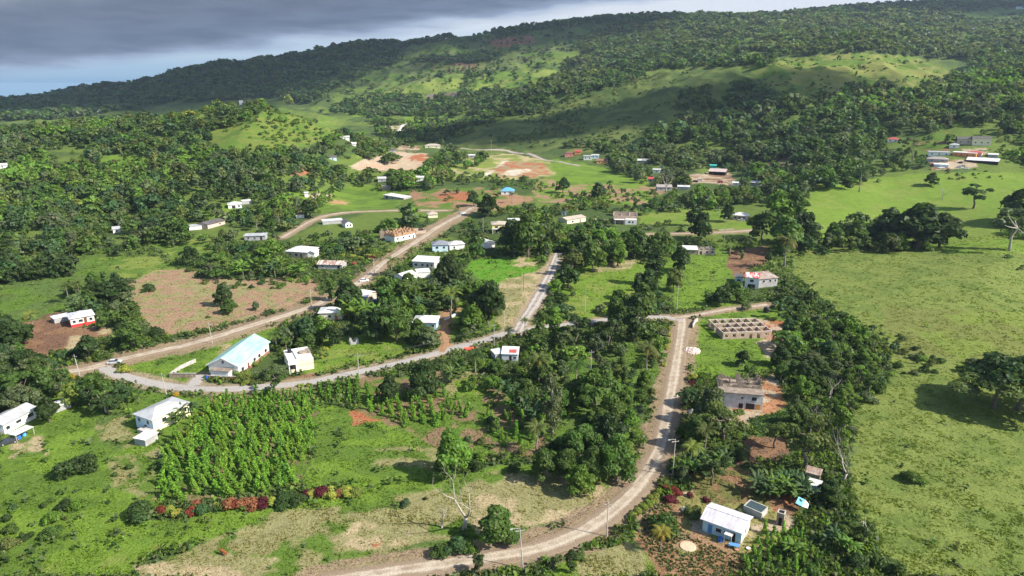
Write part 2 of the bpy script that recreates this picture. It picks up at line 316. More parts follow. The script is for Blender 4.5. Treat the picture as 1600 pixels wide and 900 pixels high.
# ------------------------------------------------------------------ ground zones
GR = (0.086, 0.143, 0.022); GY = (0.152, 0.192, 0.040); LIME = (0.116, 0.186, 0.024); TAN = (0.33, 0.265, 0.155); DRY = (0.215, 0.200, 0.090); SOIL = (0.20, 0.115, 0.065)
RED = (0.30, 0.115, 0.055); SAND = (0.36, 0.285, 0.20); SCR = (0.055, 0.085, 0.024); DG = (0.080, 0.125, 0.030); PALE = (0.45, 0.40, 0.32); OLV = (0.20, 0.185, 0.065); BRN = (0.24, 0.155, 0.10)
ZONES = [  # polygon in photograph pixels, main colour, patch colour, patch size in metres, share of patches
 ([(0,425),(180,396),(285,425),(205,440),(95,490),(0,510)], DG, GR, 12, .4),
 ([(235,378),(340,368),(350,400),(262,404)], GR, GY, 8, .3),
 ([(150,405),(250,400),(280,425),(200,440)], GR, GY, 9, .5),
 ([(0,330),(60,330),(160,318),(170,328),(60,345)], GR, DG, 9, .4),
 ([(310,325),(365,318),(380,335),(350,345),(318,340)], LIME, GR, 8, .3),
 ([(195,445),(240,425),(285,419),(350,431),(430,434),(500,434),(500,462),(455,478),(400,497),(330,512),(262,526),(222,500),(205,470)], (0.27,0.175,0.11), DRY, 3.5, .42),
 ([(0,535),(35,505),(95,488),(140,515),(115,545),(30,575),(0,575)], (0.15,0.085,0.055), SOIL, 6, .3),
 ([(110,515),(160,505),(175,515),(130,545),(100,548)], TAN, SOIL, 6, .4),
 ([(200,562),(330,520),(425,508),(432,528),(300,603),(215,592),(202,575)], LIME, GR, 6, .3),
 ([(345,540),(360,536),(350,560),(338,562)], DRY, TAN, 5, .3),
 ([(500,530),(600,515),(655,545),(510,586),(470,584),(505,560)], LIME, GY, 5, .35),
 ([(425,596),(500,580),(500,592),(430,602)], SOIL, DRY, 4, .4),
 ([(690,485),(790,480),(790,510),(705,532),(690,510)], LIME, GR, 5, .3),
 ([(728,412),(775,402),(842,402),(838,440),(820,446),(770,452),(735,440)], (0.085,0.20,0.018), LIME, 5, .25),
 ([(690,440),(735,430),(775,450),(770,480),(690,480)], LIME, DG, 6, .3),
 ([(795,408),(815,402),(842,403),(838,418),(805,419)], TAN, LIME, 4, .35),
 ([(778,445),(845,420),(862,408),(860,440),(825,500),(808,520),(785,520),(775,500),(790,470)], TAN, DRY, 7, .4),
 ([(878,435),(900,415),(1005,400),(1022,430),(1020,455),(965,497),(870,500)], LIME, GY, 8, .35),
 ([(925,425),(945,408),(1000,402),(985,418),(940,428)], DRY, TAN, 6, .4),
 ([(1030,405),(1138,385),(1150,420),(1150,480),(1055,485),(1030,450)], LIME, GR, 6, .3),
 ([(1078,500),(1130,484),(1235,478),(1240,560),(1190,585),(1080,590),(1072,540)], LIME, GR, 5, .35),
 ([(1140,392),(1200,385),(1195,410),(1150,440),(1138,420)], SOIL, (0.15,0.085,0.055), 6, .4),
 ([(1185,500),(1225,505),(1230,545),(1195,560)], RED, SAND, 5, .5),
 ([(1130,595),(1215,590),(1225,650),(1185,675),(1130,650)], (0.30,0.15,0.08), SAND, 4, .4),
 ([(1240,290),(1450,270),(1610,262),(1610,405),(1500,395),(1240,390)], (0.122,0.190,0.026), (0.14,0.19,0.034), 14, .35),
 ([(1235,395),(1300,385),(1500,395),(1610,405),(1610,905),(1395,905),(1340,800),(1325,700),(1335,640),(1400,580),(1390,540),(1300,480),(1240,430)], (0.142,0.176,0.042), (0.112,0.152,0.034), 8, .42),
 ([(1380,480),(1610,500),(1610,560),(1400,560)], (0.138,0.155,0.042), (0.14,0.18,0.036), 10, .45),
 ([(0,620),(120,603),(330,622),(260,700),(250,790),(180,830),(0,905)], GR, LIME, 9, .5),
 ([(15,680),(70,680),(75,712),(20,720)], TAN, GR, 4, .45),
 ([(150,640),(200,650),(215,690),(180,700),(150,680)], DG, DRY, 5, .4),
 ([(170,720),(250,700),(250,790),(170,760)], DRY, GR, 6, .55),
 ([(0,845),(250,812),(520,775),(700,740),(870,720),(870,760),(560,810),(300,850),(0,905)], LIME, GR, 9, .5),
 ([(170,905),(300,860),(420,805),(620,780),(760,742),(870,722),(965,748),(962,770),(925,812),(840,838),(690,880),(500,912)], DRY, GR, 5, .38),
 ([(0,905),(120,870),(260,850),(190,905)], LIME, GY, 6, .4),
 ([(480,905),(560,870),(690,845),(760,850),(700,880),(560,905)], DG, LIME, 6, .35),
 ([(210,885),(330,868),(440,870),(400,905),(220,905)], TAN, DRY, 5, .4),
 ([(700,790),(860,735),(950,765),(900,815),(760,835)], TAN, DRY, 5, .5),
 ([(520,850),(560,815),(640,825),(640,850),(560,862)], TAN, DRY, 4, .4), ([(568,845),(600,835),(605,852),(575,856)], RED, TAN, 3, .6),
 ([(345,612),(500,602),(500,640),(480,700),(475,765),(245,790),(255,700),(300,650)], (0.17,0.13,0.07), GR, 4, .75),
 ([(500,630),(560,640),(690,655),(705,740),(560,765),(475,768),(485,700)], GR, LIME, 6, .45),
 ([(580,700),(690,700),(700,735),(570,730)], DRY, GR, 4, .5),
 ([(545,640),(600,632),(625,640),(600,658),(560,662)], RED, DRY, 4, .2),
 ([(560,590),(700,580),(860,640),(845,712),(720,715),(620,670),(560,640)], (0.19,0.13,0.075), GR, 4, .5),
 ([(695,590),(745,580),(760,615),(705,620)], DRY, LIME, 5, .5),
 ([(850,600),(900,560),(1045,520),(1040,590),(1000,690),(960,740),(870,700)], DG, GR, 6, .5),
 ([(885,545),(925,530),(925,560),(895,570)], DRY, GR, 5, .4),
 ([(965,850),(1020,830),(1060,905),(860,905),(900,860)], DRY, LIME, 6, .5),
 ([(1000,790),(1060,762),(1075,790),(1090,840),(1165,870),(1150,905),(1040,905),(990,840)], (0.22,0.13,0.07), (0.27,0.16,0.09), 3, .5),
 ([(1045,770),(1105,760),(1190,780),(1245,790),(1235,835),(1195,870),(1160,872),(1090,845),(1065,800)], OLV, SAND, 5, .22),
 ([(1090,832),(1150,850),(1160,868),(1100,855),(1050,870),(1045,845)], (0.28,0.17,0.10), OLV, 4, .3),
 ([(1135,715),(1165,685),(1225,680),(1245,695),(1215,728),(1150,728)], SOIL, (0.15,0.09,0.06), 5, .4),
 ([(1165,655),(1235,635),(1245,680),(1180,684)], DG, GR, 4, .4),
 ([(1060,745),(1150,728),(1205,755),(1210,790),(1100,785)], (0.12,0.12,0.04), SOIL, 3, .3),
 ([(1205,770),(1255,770),(1245,800),(1210,800)], SOIL, RED, 4, .4),
 ([(545,258),(580,246),(625,237),(668,240),(660,262),(640,268),(600,268),(560,266)], SAND, (0.38,0.26,0.18), 14, .35),
 ([(640,243),(670,241),(668,252),(640,252)], RED, SAND, 10, .3),
 ([(620,225),(660,230),(650,236),(618,234)], SAND, SOIL, 10, .3),
 ([(452,270),(478,260),(493,258),(488,274),(455,276)], RED, SOIL, 14, .2),
 ([(555,248),(610,238),(630,228),(560,240)], GY, LIME, 10, .4),
 ([(632,268),(680,252),(760,243),(800,240),(862,252),(868,275),(800,282),(700,282)], GY, (0.34,0.28,0.15), 16, .4),
 ([(730,276),(770,266),(790,250),(800,252),(785,266),(760,276)], PALE, SAND, 6, .2),
 ([(770,265),(800,250),(850,255),(862,270),(830,278),(780,276)], (0.27,0.20,0.11), RED, 8, .35),
 ([(780,270),(812,262),(835,266),(800,276)], PALE, SAND, 6, .5),
 ([(640,298),(740,292),(800,300),(835,310),(830,322),(740,330),(650,322)], (0.26,0.155,0.09), GR, 10, .5),
 ([(680,305),(745,298),(735,312),(690,314)], RED, SOIL, 10, .3),
 ([(435,302),(575,288),(640,300),(620,325),(500,332),(450,330)], LIME, GR, 14, .35),
 ([(478,305),(510,299),(516,306),(490,311)], SAND, TAN, 10, .3),
 ([(515,312),(545,314),(545,320),(515,320)], (0.33,0.2,0.1), GY, 10, .4),
 ([(830,285),(870,272),(1015,288),(1040,300),(1010,320),(900,318),(840,315)], (0.25,0.165,0.10), LIME, 9, .62),
 ([(860,248),(890,252),(1015,272),(1015,290),(870,288)], LIME, GR, 14, .3),
 ([(1000,335),(1085,322),(1085,350),(1000,352)], GY, LIME, 8, .4),
 ([(1100,330),(1140,322),(1160,345),(1180,360),(1100,366)], LIME, GY, 8, .4),
 ([(1075,272),(1140,268),(1150,288),(1075,286)], SAND, SOIL, 7, .35), ([(1020,288),(1075,286),(1075,294),(1025,296)], SAND, SCR, 7, .5),
 ([(1160,235),(1250,225),(1250,262),(1190,270),(1160,262)], (0.15,0.14,0.07), SOIL, 14, .4),
 ([(1450,253),(1520,248),(1528,260),(1455,267)], SAND, SOIL, 7, .45), ([(1505,232),(1540,232),(1542,246),(1510,246)], SAND, SCR, 7, .5),
 ([(1430,215),(1480,205),(1485,235),(1440,238)], GR, SOIL, 12, .35),
 ([(320,205),(430,168),(490,175),(540,188),(520,215),(450,235),(345,238)], (0.125,0.160,0.030), GR, 12, .45),
 ([(495,178),(530,186),(522,198),(498,192)], LIME, GY, 18, .3),
 ([(150,240),(220,236),(225,256),(160,258)], LIME, GR, 14, .4),
 ([(625,178),(700,173),(715,190),(640,196)], LIME, GR, 30, .3),
 ([(540,175),(600,178),(600,186),(545,182)], LIME, GR, 30, .3),
 ([(600,190),(635,188),(640,225),(605,220)], SAND, GR, 14, .5),
 ([(690,222),(760,198),(850,170),(1000,118),(1130,100),(1120,170),(1060,235),(900,245),(700,235)], (0.100,0.128,0.034), SCR, 18, .5),
 ([(1160,100),(1230,90),(1330,82),(1430,88),(1510,125),(1500,150),(1300,160),(1230,152),(1190,128)], (0.160,0.175,0.046), GR, 20, .42),
 ([(640,122),(700,112),(780,112),(870,108),(885,140),(800,152),(700,152),(640,150),(560,165)], GY, GR, 45, .4),
 ([(560,120),(700,70),(790,52),(900,40),(930,70),(820,105),(700,118),(600,140)], (0.11,0.14,0.045), GR, 45, .4),
 ([(760,62),(830,55),(838,66),(775,76)], (0.26,0.12,0.075), SOIL, 30, .3),
 ([(660,100),(760,95),(760,108),(680,112)], (0.24,0.15,0.09), GY, 30, .4),
 ([(665,148),(730,142),(720,152),(670,154)], (0.15,0.12,0.11), SOIL, 30, .3),
 ([(785,140),(845,134),(845,145),(800,148)], (0.16,0.12,0.11), SOIL, 30, .3),
 ([(1500,20),(1560,12),(1610,10),(1610,30),(1510,34)], GR, GY, 60, .4),
 ([(340,100),(430,85),(480,110),(440,150),(370,150)], (0.09,0.10,0.05), DG, 40, .5),
]
ZONES = [([(x_ if -1 < x_ < 1599 else (2300 if x_ > 1000 else -700), y_) for x_, y_ in z_[0]],) + tuple(z_[1:]) for z_ in ZONES]
xf, yf, zf = XT.ravel(), YT.ravel(), ZT.ravel()
PX, PY, _d = proj(xf, yf, zf)
col = np.empty((len(xf), 3)); base = np.array(SCR)
nb = fbm(xf / 25, yf / 25, 41)
col[:] = base * (0.8 + 0.5 * nb[:, None]); gp_ = fbm(xf / 30, yf / 30, 33) * .5 + fbm(xf / 75, yf / 75, 63) * .5; k_ = (np.clip((.50 - gp_) * 14, 0, 1) * (yf > 330))[:, None]; col = col * (1 - k_) + np.array((0.098, 0.140, 0.028)) * k_
vis = (PX > -750) & (PX < 2350) & (PY > -20) & (PY < 960)
zoned = np.zeros(len(xf), bool); idx = np.nonzero(vis)[0]; qx, qy = PX[idx], PY[idx]; wx, wy = xf[idx], yf[idx]
jm = 0.9 + 1.5 * np.clip((qy - 150) / 500, 0, 1) * 2.2
jx = (fbm(wx / 9, wy / 9, 5) - .5) * jm * 7; jy = (fbm(wx / 9, wy / 9, 6) - .5) * jm * 4.5
jx2 = (vnoise(wx / 1.6, wy / 1.6, 7) - .5) * jm * 2.6; jy2 = (vnoise(wx / 1.6, wy / 1.6, 8) - .5) * jm * 1.6
for poly, c1, c2, ps, share in ZONES:
    pa = np.array(poly); k = np.nonzero((qx > pa[:, 0].min() - 12) & (qx < pa[:, 0].max() + 12) & (qy > pa[:, 1].min() - 9) & (qy < pa[:, 1].max() + 9))[0]
    if len(k) == 0: continue
    m = 0
    for s1, s2 in ((1, 1), (1.25, 0.2), (0.75, -0.9)):
        m = m + inpoly(qx[k] + jx[k] * s1 + jx2[k] * s2, qy[k] + jy[k] * s1 + jy2[k] * s2, poly)
    m = (m / 3.0)[:, None]
    nz_ = fbm(wx[k] / ps, wy[k] / ps, 50 + len(poly), 5); f2 = np.clip((nz_ - (0.5 + (0.5 - share) * 0.36)) * 9 + .5, 0, 1)[:, None]
    c = np.array(c1) * (1 - f2) + np.array(c2) * f2; g = idx[k]
    col[g] = col[g] * (1 - m) + c * m; zoned[g] |= m[:, 0] > .4
vergec = {'gravel': (0.245, 0.175, 0.115), 'paved': (0.27, 0.21, 0.14), 'lane': (0.30, 0.23, 0.155), 'white': (0.36, 0.30, 0.22), 'soil': (0.30, 0.18, 0.10)}
for nm, wd, vgw, line, look, px in roads:
    d = dist_poly(xf, yf, line); k = np.nonzero(d < wd / 2 + vgw + 3)[0]
    e = d[k] - wd / 2 - vgw * (0.25 + 1.1 * fbm(xf[k] / 5, yf[k] / 5, 77)); m = np.clip(0.5 - e * 1.1, 0, 1)[:, None] * (0.72 + 0.28 * vnoise(xf[k] / 1.1, yf[k] / 1.1, 3)[:, None])
    col[k] = col[k] * (1 - m) + np.array(vergec[look]) * m
nu, nv = len(ug), len(vg)
q = (np.arange(nv - 1)[:, None] * nu + np.arange(nu - 1)[None]).ravel()
Q = np.stack([q, q + 1, q + nu + 1, q + nu], 1)
V = np.stack([xf, yf, zf], 1)
o = link('ground', mesh_np('ground', V, Q, groundmat(), col, smooth=True)); tag(o, 'rolling valley floor and hills under grass, scrub and bare soil', 'ground', kind='structure')
CG = col.reshape(nv, nu, 3)
# the sea, far beyond the ridge at the left; haze painted into its colour
sea = MB().poly([(-160000, 3000, -235), (160000, 3000, -235), (160000, 170000, -235), (-160000, 170000, -235)])
tag(sea.build('sea', mat('hazed_sea_water', (0.135, 0.225, 0.32), (0.13, 0.22, 0.31), rough=0.8, scale=0.0004)), 'pale blue sea beyond the far ridge', 'sea', kind='structure')

def roadmat(look):
    cs = {'gravel': ((0.43, 0.365, 0.285), (0.24, 0.18, 0.125)), 'paved': ((0.34, 0.315, 0.29), (0.25, 0.21, 0.17)), 'lane': ((0.42, 0.39, 0.36), (0.27, 0.22, 0.18)), 'white': ((0.6, 0.57, 0.52), (0.45, 0.4, 0.33)), 'soil': ((0.34, 0.20, 0.11), (0.27, 0.16, 0.09))}[look]
    m = bpy.data.materials.new(look + '_surface'); m.use_nodes = True; nt = m.node_tree; nd = nt.nodes; l = nt.links; b = nd['Principled BSDF']; b.inputs['Roughness'].default_value = 0.95; b.inputs['Specular IOR Level'].default_value = 0.12
    at = nd.new('ShaderNodeAttribute'); at.attribute_name = 'tint'; sp = nd.new('ShaderNodeSeparateColor'); l.new(at.outputs['Color'], sp.inputs[0])
    ge = nd.new('ShaderNodeNewGeometry'); nz = nd.new('ShaderNodeTexNoise'); nz.inputs['Scale'].default_value = 0.32; nz.inputs['Detail'].default_value = 10; nz.inputs['Roughness'].default_value = 0.7; l.new(ge.outputs['Position'], nz.inputs['Vector'])
    ad = nd.new('ShaderNodeMath'); ad.operation = 'MULTIPLY_ADD'; l.new(nz.outputs[0], ad.inputs[0]); ad.inputs[1].default_value = 1.5; l.new(sp.outputs[0], ad.inputs[2])
    rp = nd.new('ShaderNodeValToRGB'); e = rp.color_ramp.elements; e[0].position = 0.55; e[0].color = cs[1] + (1,); e[1].position = 1.35 / 1.6; e[1].color = cs[0] + (1,)
    dv = nd.new('ShaderNodeMath'); dv.operation = 'MULTIPLY'; dv.inputs[1].default_value = 0.62; l.new(ad.outputs[0], dv.inputs[0]); l.new(dv.outputs[0], rp.inputs[0])
    n2 = nd.new('ShaderNodeTexNoise'); n2.inputs['Scale'].default_value = 3.2; n2.inputs['Detail'].default_value = 4; l.new(ge.outputs['Position'], n2.inputs['Vector'])
    mr = nd.new('ShaderNodeMapRange'); mr.inputs[1].default_value = .3; mr.inputs[2].default_value = .7; mr.inputs[3].default_value = .70; mr.inputs[4].default_value = 1.2; l.new(n2.outputs[0], mr.inputs[0])
    vm = nd.new('ShaderNodeVectorMath'); vm.operation = 'SCALE'; l.new(rp.outputs[0], vm.inputs[0]); l.new(mr.outputs[0], vm.inputs['Scale']); l.new(vm.outputs[0], b.inputs['Base Color'])
    bp = nd.new('ShaderNodeBump'); bp.inputs['Distance'].default_value = 0.06; l.new(n2.outputs[0], bp.inputs['Height']); l.new(bp.outputs[0], b.inputs['Normal'])
    return m
_rm = {k: roadmat(k) for k in ('gravel', 'paved', 'lane', 'white', 'soil')}
rlabel = {'dirt_road': 'broad pale dirt road with wheel tracks curving past the bottom of the scene', 'paved_road': 'narrow grey paved road running past the church and the farm field', 'side_track': 'gravel track turning off towards the roofless grid of rooms',
 'lane': 'grey lane climbing from the paved road into the trees', 'wide_dirt_road': 'long sandy dirt road passing behind the church', 'village_road': 'short grey road through the middle village', 'chalk_track': 'white chalk track in the far valley',
 'farm_lane': 'pale lane behind the half roofed block house', 'church_driveway': 'short concrete drive up to the church gate', 'hillfoot_lane': 'lane along the foot of the right hill', 'garden_path': 'trodden earth path in the gardens of the houses'}
for i, (nm, wd, vgw, line, look, px) in enumerate(roads):
    vs_ = []; ts = []; K = 11; m_ = len(line)
    prof = {'gravel': lambda a: 0.0 + 0.60 * math.exp(-((abs(a - .05) - .30) / .15) ** 2) + .34 * math.exp(-(a / .25) ** 2) - .4 * abs(a) ** 3, 'paved': lambda a: 0.75 - 0.75 * abs(a) ** 5, 'lane': lambda a: 0.15 + .6 * math.exp(-((abs(a) - .45) / .2) ** 2), 'white': lambda a: .8, 'soil': lambda a: .4}[look]
    for j, p in enumerate(line):
        d = (line[min(j + 1, m_ - 1)] - line[max(j - 1, 0)]).normalized(); nn = Vector((-d.y, d.x, 0))
        ww = wd / 2 * (1 + 0.16 * (float(vnoise(np.array(j * .13), np.array(float(i)), 5)) - .5) * 2)
        for k in range(K):
            a = 2 * k / (K - 1) - 1; wob = (float(vnoise(np.array(j * .55), np.array(float(i + (3 if a > 0 else 0))), 11)) - .5) * .5 if k in (0, K - 1) else 0
            q_ = p + nn * a * (ww + wob); vs_.append((q_.x, q_.y, 0)); ts.append((max(0, prof(a)),) * 3)
    V = np.array(vs_); lift = 0.05 + 0.00022 * V[:, 1]; lift = lift + 0.004 * (i % 4)
    e_ = np.tile(np.array([1] + [0] * (K - 2) + [1], bool), m_); V[:, 2] = Zat(V[:, 0], V[:, 1]) + np.where(e_, -0.05, lift)
    q0 = (np.arange(m_ - 1)[:, None] * K + np.arange(K - 1)[None]).ravel(); Q = np.stack([q0, q0 + K, q0 + K + 1, q0 + 1], 1)
    tag(link(nm, mesh_np(nm, V, Q[:, ::-1], _rm[look], np.array(ts), True)), rlabel[nm], 'road', kind='structure')

# ------------------------------------------------------------------ clouds that shade the far ridge, above the frame (only their shadows fall in view)
def cloudmat():
    m = bpy.data.materials.new('cloud'); m.use_nodes = True; nt = m.node_tree; nd = nt.nodes; nd.clear(); l = nt.links
    tcn = nd.new('ShaderNodeTexCoord'); sx = nd.new('ShaderNodeVectorMath'); sx.operation = 'MULTIPLY'; sx.inputs[1].default_value = (1, 1, 0); l.new(tcn.outputs['Object'], sx.inputs[0])
    ln = nd.new('ShaderNodeVectorMath'); ln.operation = 'LENGTH'; l.new(sx.outputs[0], ln.inputs[0])
    nz = nd.new('ShaderNodeTexNoise'); nz.inputs['Scale'].default_value = 2.6; nz.inputs['Detail'].default_value = 5; l.new(tcn.outputs['Object'], nz.inputs['Vector'])
    a = nd.new('ShaderNodeMath'); a.operation = 'MULTIPLY_ADD'; l.new(nz.outputs[0], a.inputs[0]); a.inputs[1].default_value = 1.0; l.new(ln.outputs[1] if len(ln.outputs) > 1 else ln.outputs[0], a.inputs[2])
    mr = nd.new('ShaderNodeMapRange'); mr.interpolation_type = 'SMOOTHSTEP'; mr.inputs[1].default_value = 0.95; mr.inputs[2].default_value = 1.42; mr.inputs[3].default_value = 0; mr.inputs[4].default_value = 1; l.new(a.outputs[0], mr.inputs[0])
    df = nd.new('ShaderNodeBsdfDiffuse'); df.inputs[0].default_value = (.85, .86, .88, 1); tr = nd.new('ShaderNodeBsdfTransparent'); mx = nd.new('ShaderNodeMixShader')
    l.new(mr.outputs[0], mx.inputs[0]); l.new(df.outputs[0], mx.inputs[1]); l.new(tr.outputs[0], mx.inputs[2]); o = nd.new('ShaderNodeOutputMaterial'); l.new(mx.outputs[0], o.inputs[0]); return m
CM = cloudmat()
def cloud(cx, cy, cz_, rx, ry, alt=1300):
    """a flat-bottomed cloud whose shadow centres on the ground point (cx, cy, cz_)"""
    k = (alt - cz_) / SUND.z; c = Vector((cx, cy, cz_)) + SUND * k; V = []; Q = []; nr, na = 7, 28
    for s_ in (0, 1):
        for i in range(nr + 1):
            r = i / nr
            for j in range(na):
                t_ = 2 * math.pi * j / na; h = math.sqrt(max(0, 1 - r * r)) * (90 if s_ else -12) * (0.7 + 0.6 * random.random())
                V.append((math.cos(t_) * r, math.sin(t_) * r, h / rx))
    b = (nr + 1) * na
    for s_ in (0, 1):
        for i in range(nr):
            for j in range(na):
                a_ = s_ * b + i * na + j; b_ = s_ * b + i * na + (j + 1) % na; q_ = (a_, b_, b_ + na, a_ + na); Q.append(q_ if s_ == 0 else q_[::-1])
    o = link('cloud', mesh_np('cloud', np.array(V), np.array(Q), CM)); o.location = c; o.scale = (rx, ry, rx)
    tag(o, kind='structure')
cloud(-1000, 2250, 180, 1300, 900)
cloud(-1550, 1250, 30, 850, 330)
cloud(150, 2500, 240, 600, 400)
cloud(1750, 2900, 330, 1100, 430)
cloud(60, 1010, 60, 210, 120)
cloud(330, 1010, 70, 240, 130)
cloud(-420, 395, 20, 90, 45)
# haze
HZ = mat('haze_air', (.8, .85, .9)); nt = HZ.node_tree; nt.nodes.clear(); pv = nt.nodes.new('ShaderNodeVolumePrincipled'); pv.inputs['Color'].default_value = (0.60, 0.76, 1.0, 1); pv.inputs['Density'].default_value = 0.000045; pv.inputs['Anisotropy'].default_value = 0.1
oo = nt.nodes.new('ShaderNodeOutputMaterial'); nt.links.new(pv.outputs[0], oo.inputs['Volume'])
if HAZE:
    hz = MB().box(-9500, 9500, -60, 4600, -240, 700); tag(hz.build('haze', HZ), kind='stuff')

# ------------------------------------------------------------------ foliage shapes
rng = np.random.default_rng(11)
def unit(v): return v / (np.linalg.norm(v, axis=-1, keepdims=True) + 1e-9)
def leaves(C, Nn, size, rg, aspect=1.0):
    """one irregular quad per centre"""
    n = len(C); t = unit(np.cross(Nn, rg.normal(size=(n, 3)))); b = np.cross(Nn, t); s_ = size[:, None] * .5
    k = rg.uniform(.7, 1.3, (n, 4, 1)); V = np.stack([C - t * s_ * k[:, 0], C - b * s_ * aspect * k[:, 1] + Nn * s_ * .25, C + t * s_ * k[:, 2], C + b * s_ * aspect * k[:, 3] - Nn * s_ * .25], 1)
    return V.reshape(-1, 3), np.arange(4 * n).reshape(n, 4)
def crown_arrays(lobes, n, size, seed, fill=0.18, rough=0.55, up=0.25):
    rg = np.random.default_rng(seed); lb = np.array(lobes, float); ar = (lb[:, 3] * lb[:, 4] + lb[:, 4] * lb[:, 5] + lb[:, 3] * lb[:, 5]); m = int(n * 1.7)
    k = rg.choice(len(lb), m, p=ar / ar.sum()); d = unit(rg.normal(size=(m, 3))); d[:, 2] = np.where(d[:, 2] < -0.35, -d[:, 2], d[:, 2])
    r = 1 - np.abs(rg.normal(size=m)) * fill; Pn = lb[k, :3] + d * lb[k, 3:6] * r[:, None]
    keep = np.ones(m, bool)
    for i in range(len(lb)):
        e = (((Pn - lb[i, :3]) / lb[i, 3:6]) ** 2).sum(1); keep &= (e > 0.55) | (k == i)
    Pn, d, k = Pn[keep][:n], d[keep][:n], k[keep][:n]; nn = unit(d / lb[k, 3:6] * lb[k, 3:6].mean(1, keepdims=True) + rg.normal(size=d.shape) * rough + (0, 0, up))
    V, Q = leaves(Pn, nn, size * rg.uniform(.55, 1.35, len(Pn)), rg)
    lt = rg.uniform(.86, 1.14, len(lb))[k]; t = (lt * rg.uniform(.72, 1.28, len(Pn)))[:, None] * np.array([1, 1, 1.0]) * (1 + rg.normal(size=(len(Pn), 1)) * np.array([.10, .0, .06]))
    return V, Q, np.clip(t, .3, 1.9)
def lobes_for(kind, seed):
    rd = random.Random(seed); L_ = []
    if kind == 'round':
        L_.append((0, 0, 5.4, 2.6, 2.6, 3.0))
        for i in range(14):
            a = i * 2.4 + rd.random(); r = rd.uniform(1.4, 3.1); L_.append((math.cos(a) * r, math.sin(a) * r, rd.uniform(2.3, 7.4) - r * .2, *(rd.uniform(1.2, 2.0) * k for k in (1, 1, .85))))
        L_.append((rd.uniform(-.8, .8), rd.uniform(-.8, .8), 8.2, 1.7, 1.7, 1.3))
    elif kind == 'spread':
        for i in range(16):
            a = i * 2.4 + rd.random(); r = 5.2 * math.sqrt((i + .5) / 16); L_.append((math.cos(a) * r, math.sin(a) * r, 6.9 - r * r * .10 + rd.uniform(-1.2, .5), *(rd.uniform(1.4, 2.2) * k for k in (1, 1, .6))))
    elif kind == 'tall':
        for i in range(11):
            z = 1.9 + i * .84; r = 1.3 * math.sin((i + 1.5) / 12.5 * 3.0); a = rd.random() * 6.3; L_.append((math.cos(a) * r, math.sin(a) * r, z, *(rd.uniform(1.0, 1.7) * k for k in (1, 1, .75))))
    elif kind == 'open':
        for i in range(10):
            a = i * 2.4 + rd.random(); r = rd.uniform(1.2, 3.6); L_.append((math.cos(a) * r, math.sin(a) * r, rd.uniform(3.4, 9), *(rd.uniform(.9, 1.5) * k for k in (1, 1, .6))))
    elif kind == 'bush':
        for i in range(8):
            a = i * 2.4 + rd.random(); r = rd.uniform(0, 1.2); L_.append((math.cos(a) * r, math.sin(a) * r, rd.uniform(.5, 1.5) - r * .2, *(rd.uniform(.7, 1.05) * k for k in (1, 1, .9))))
    return L_
SHAPES = {}
def crown_mesh(kind, lod, var):
    """lod 0 near, 1 middle, 2 farther"""
    key = (kind, lod, var)
    if key not in SHAPES:
        n = {'round': 2600, 'spread': 2800, 'tall': 1900, 'open': 1500, 'bush': 1250}[kind]; sz = {'round': .62, 'spread': .62, 'tall': .55, 'open': .5, 'bush': .27}[kind]
        f = (1, .42, .17)[lod]; V, Q, t = crown_arrays(lobes_for(kind, var * 7 + 3), int(n * f), sz / math.sqrt(f) * (1, 1, .95)[lod], var * 13 + lod)
        SHAPES[key] = mesh_np(kind + '_crown', V, Q, LEAF, t)
    return SHAPES[key]
BARK = mat('bark', (0.20, 0.165, 0.125), (0.11, 0.09, 0.07), scale=3, rough=.95, stretch=(1, 1, .3)); PALEBARK = mat('pale_bark', (0.46, 0.41, 0.35), (0.28, 0.25, 0.21), scale=3, stretch=(1, 1, .3))
def trunk_mesh(kind, var, m=BARK):
    key = ('trunk', kind, var, m.name)
    if key in SHAPES: return SHAPES[key]
    rd = random.Random(var * 31 + 1); b = MB(); top = {'round': 5.5, 'spread': 5.8, 'tall': 9.5, 'open': 6.5, 'bush': 1}[kind]
    pts = [(0, 0, -.5)] + [(rd.uniform(-.25, .25) * k, rd.uniform(-.25, .25) * k, top * k / 4) for k in range(1, 5)]
    b.tube(pts, [.34, .27, .22, .17, .1], 7)
    for L_ in lobes_for(kind, var * 7 + 3)[1:8:2 if kind == 'tall' else 1]:
        k = rd.choice((1, 2, 2, 3)); s_ = Vector(pts[k + 1 if k < 4 else 4]); e = Vector(L_[:3]); b.tube([s_, s_.lerp(e, .5) + Vector((0, 0, -.25)), e], [.13, .09, .04], 5)
    SHAPES[key] = b.mesh('trunk', m, True); return SHAPES[key]
def bare_mesh(seed, h=8, m=None, depth=4, spread=.75):
    rd = random.Random(seed); b = MB()
    def grow(p, d, ln, r, dep):
        pts = [p]; rr = [r]; q = p
        for i in range(3): d = (d + Vector((rd.uniform(-.22, .22), rd.uniform(-.22, .22), rd.uniform(-.05, .22)))).normalized(); q = q + d * ln / 3; pts.append(q); rr.append(r * (1 - .13 * (i + 1)))
        b.tube(pts, rr, 5)
        if dep: 
            for i in range(rd.choice((2, 3, 3))):
                t_ = 6.28 * (i / 3 + rd.random() * .25) + dep * 1.1; nd_ = (d + Vector((math.cos(t_), math.sin(t_), rd.uniform(-.1, .5))) * spread * rd.uniform(.8, 1.5)).normalized(); grow(pts[-1] if i < 2 else pts[-2], nd_, ln * (rd.uniform(1.0, 1.35) if dep == depth else rd.uniform(.6, .9)), rr[-1] * (.78 if dep == depth else .66), dep - 1)
    grow(Vector((0, 0, -.3)), Vector((rd.uniform(-.2, .2), 0, 1)), h * .24, h * .036, depth); return b.mesh('branches', m or PALEBARK, True)
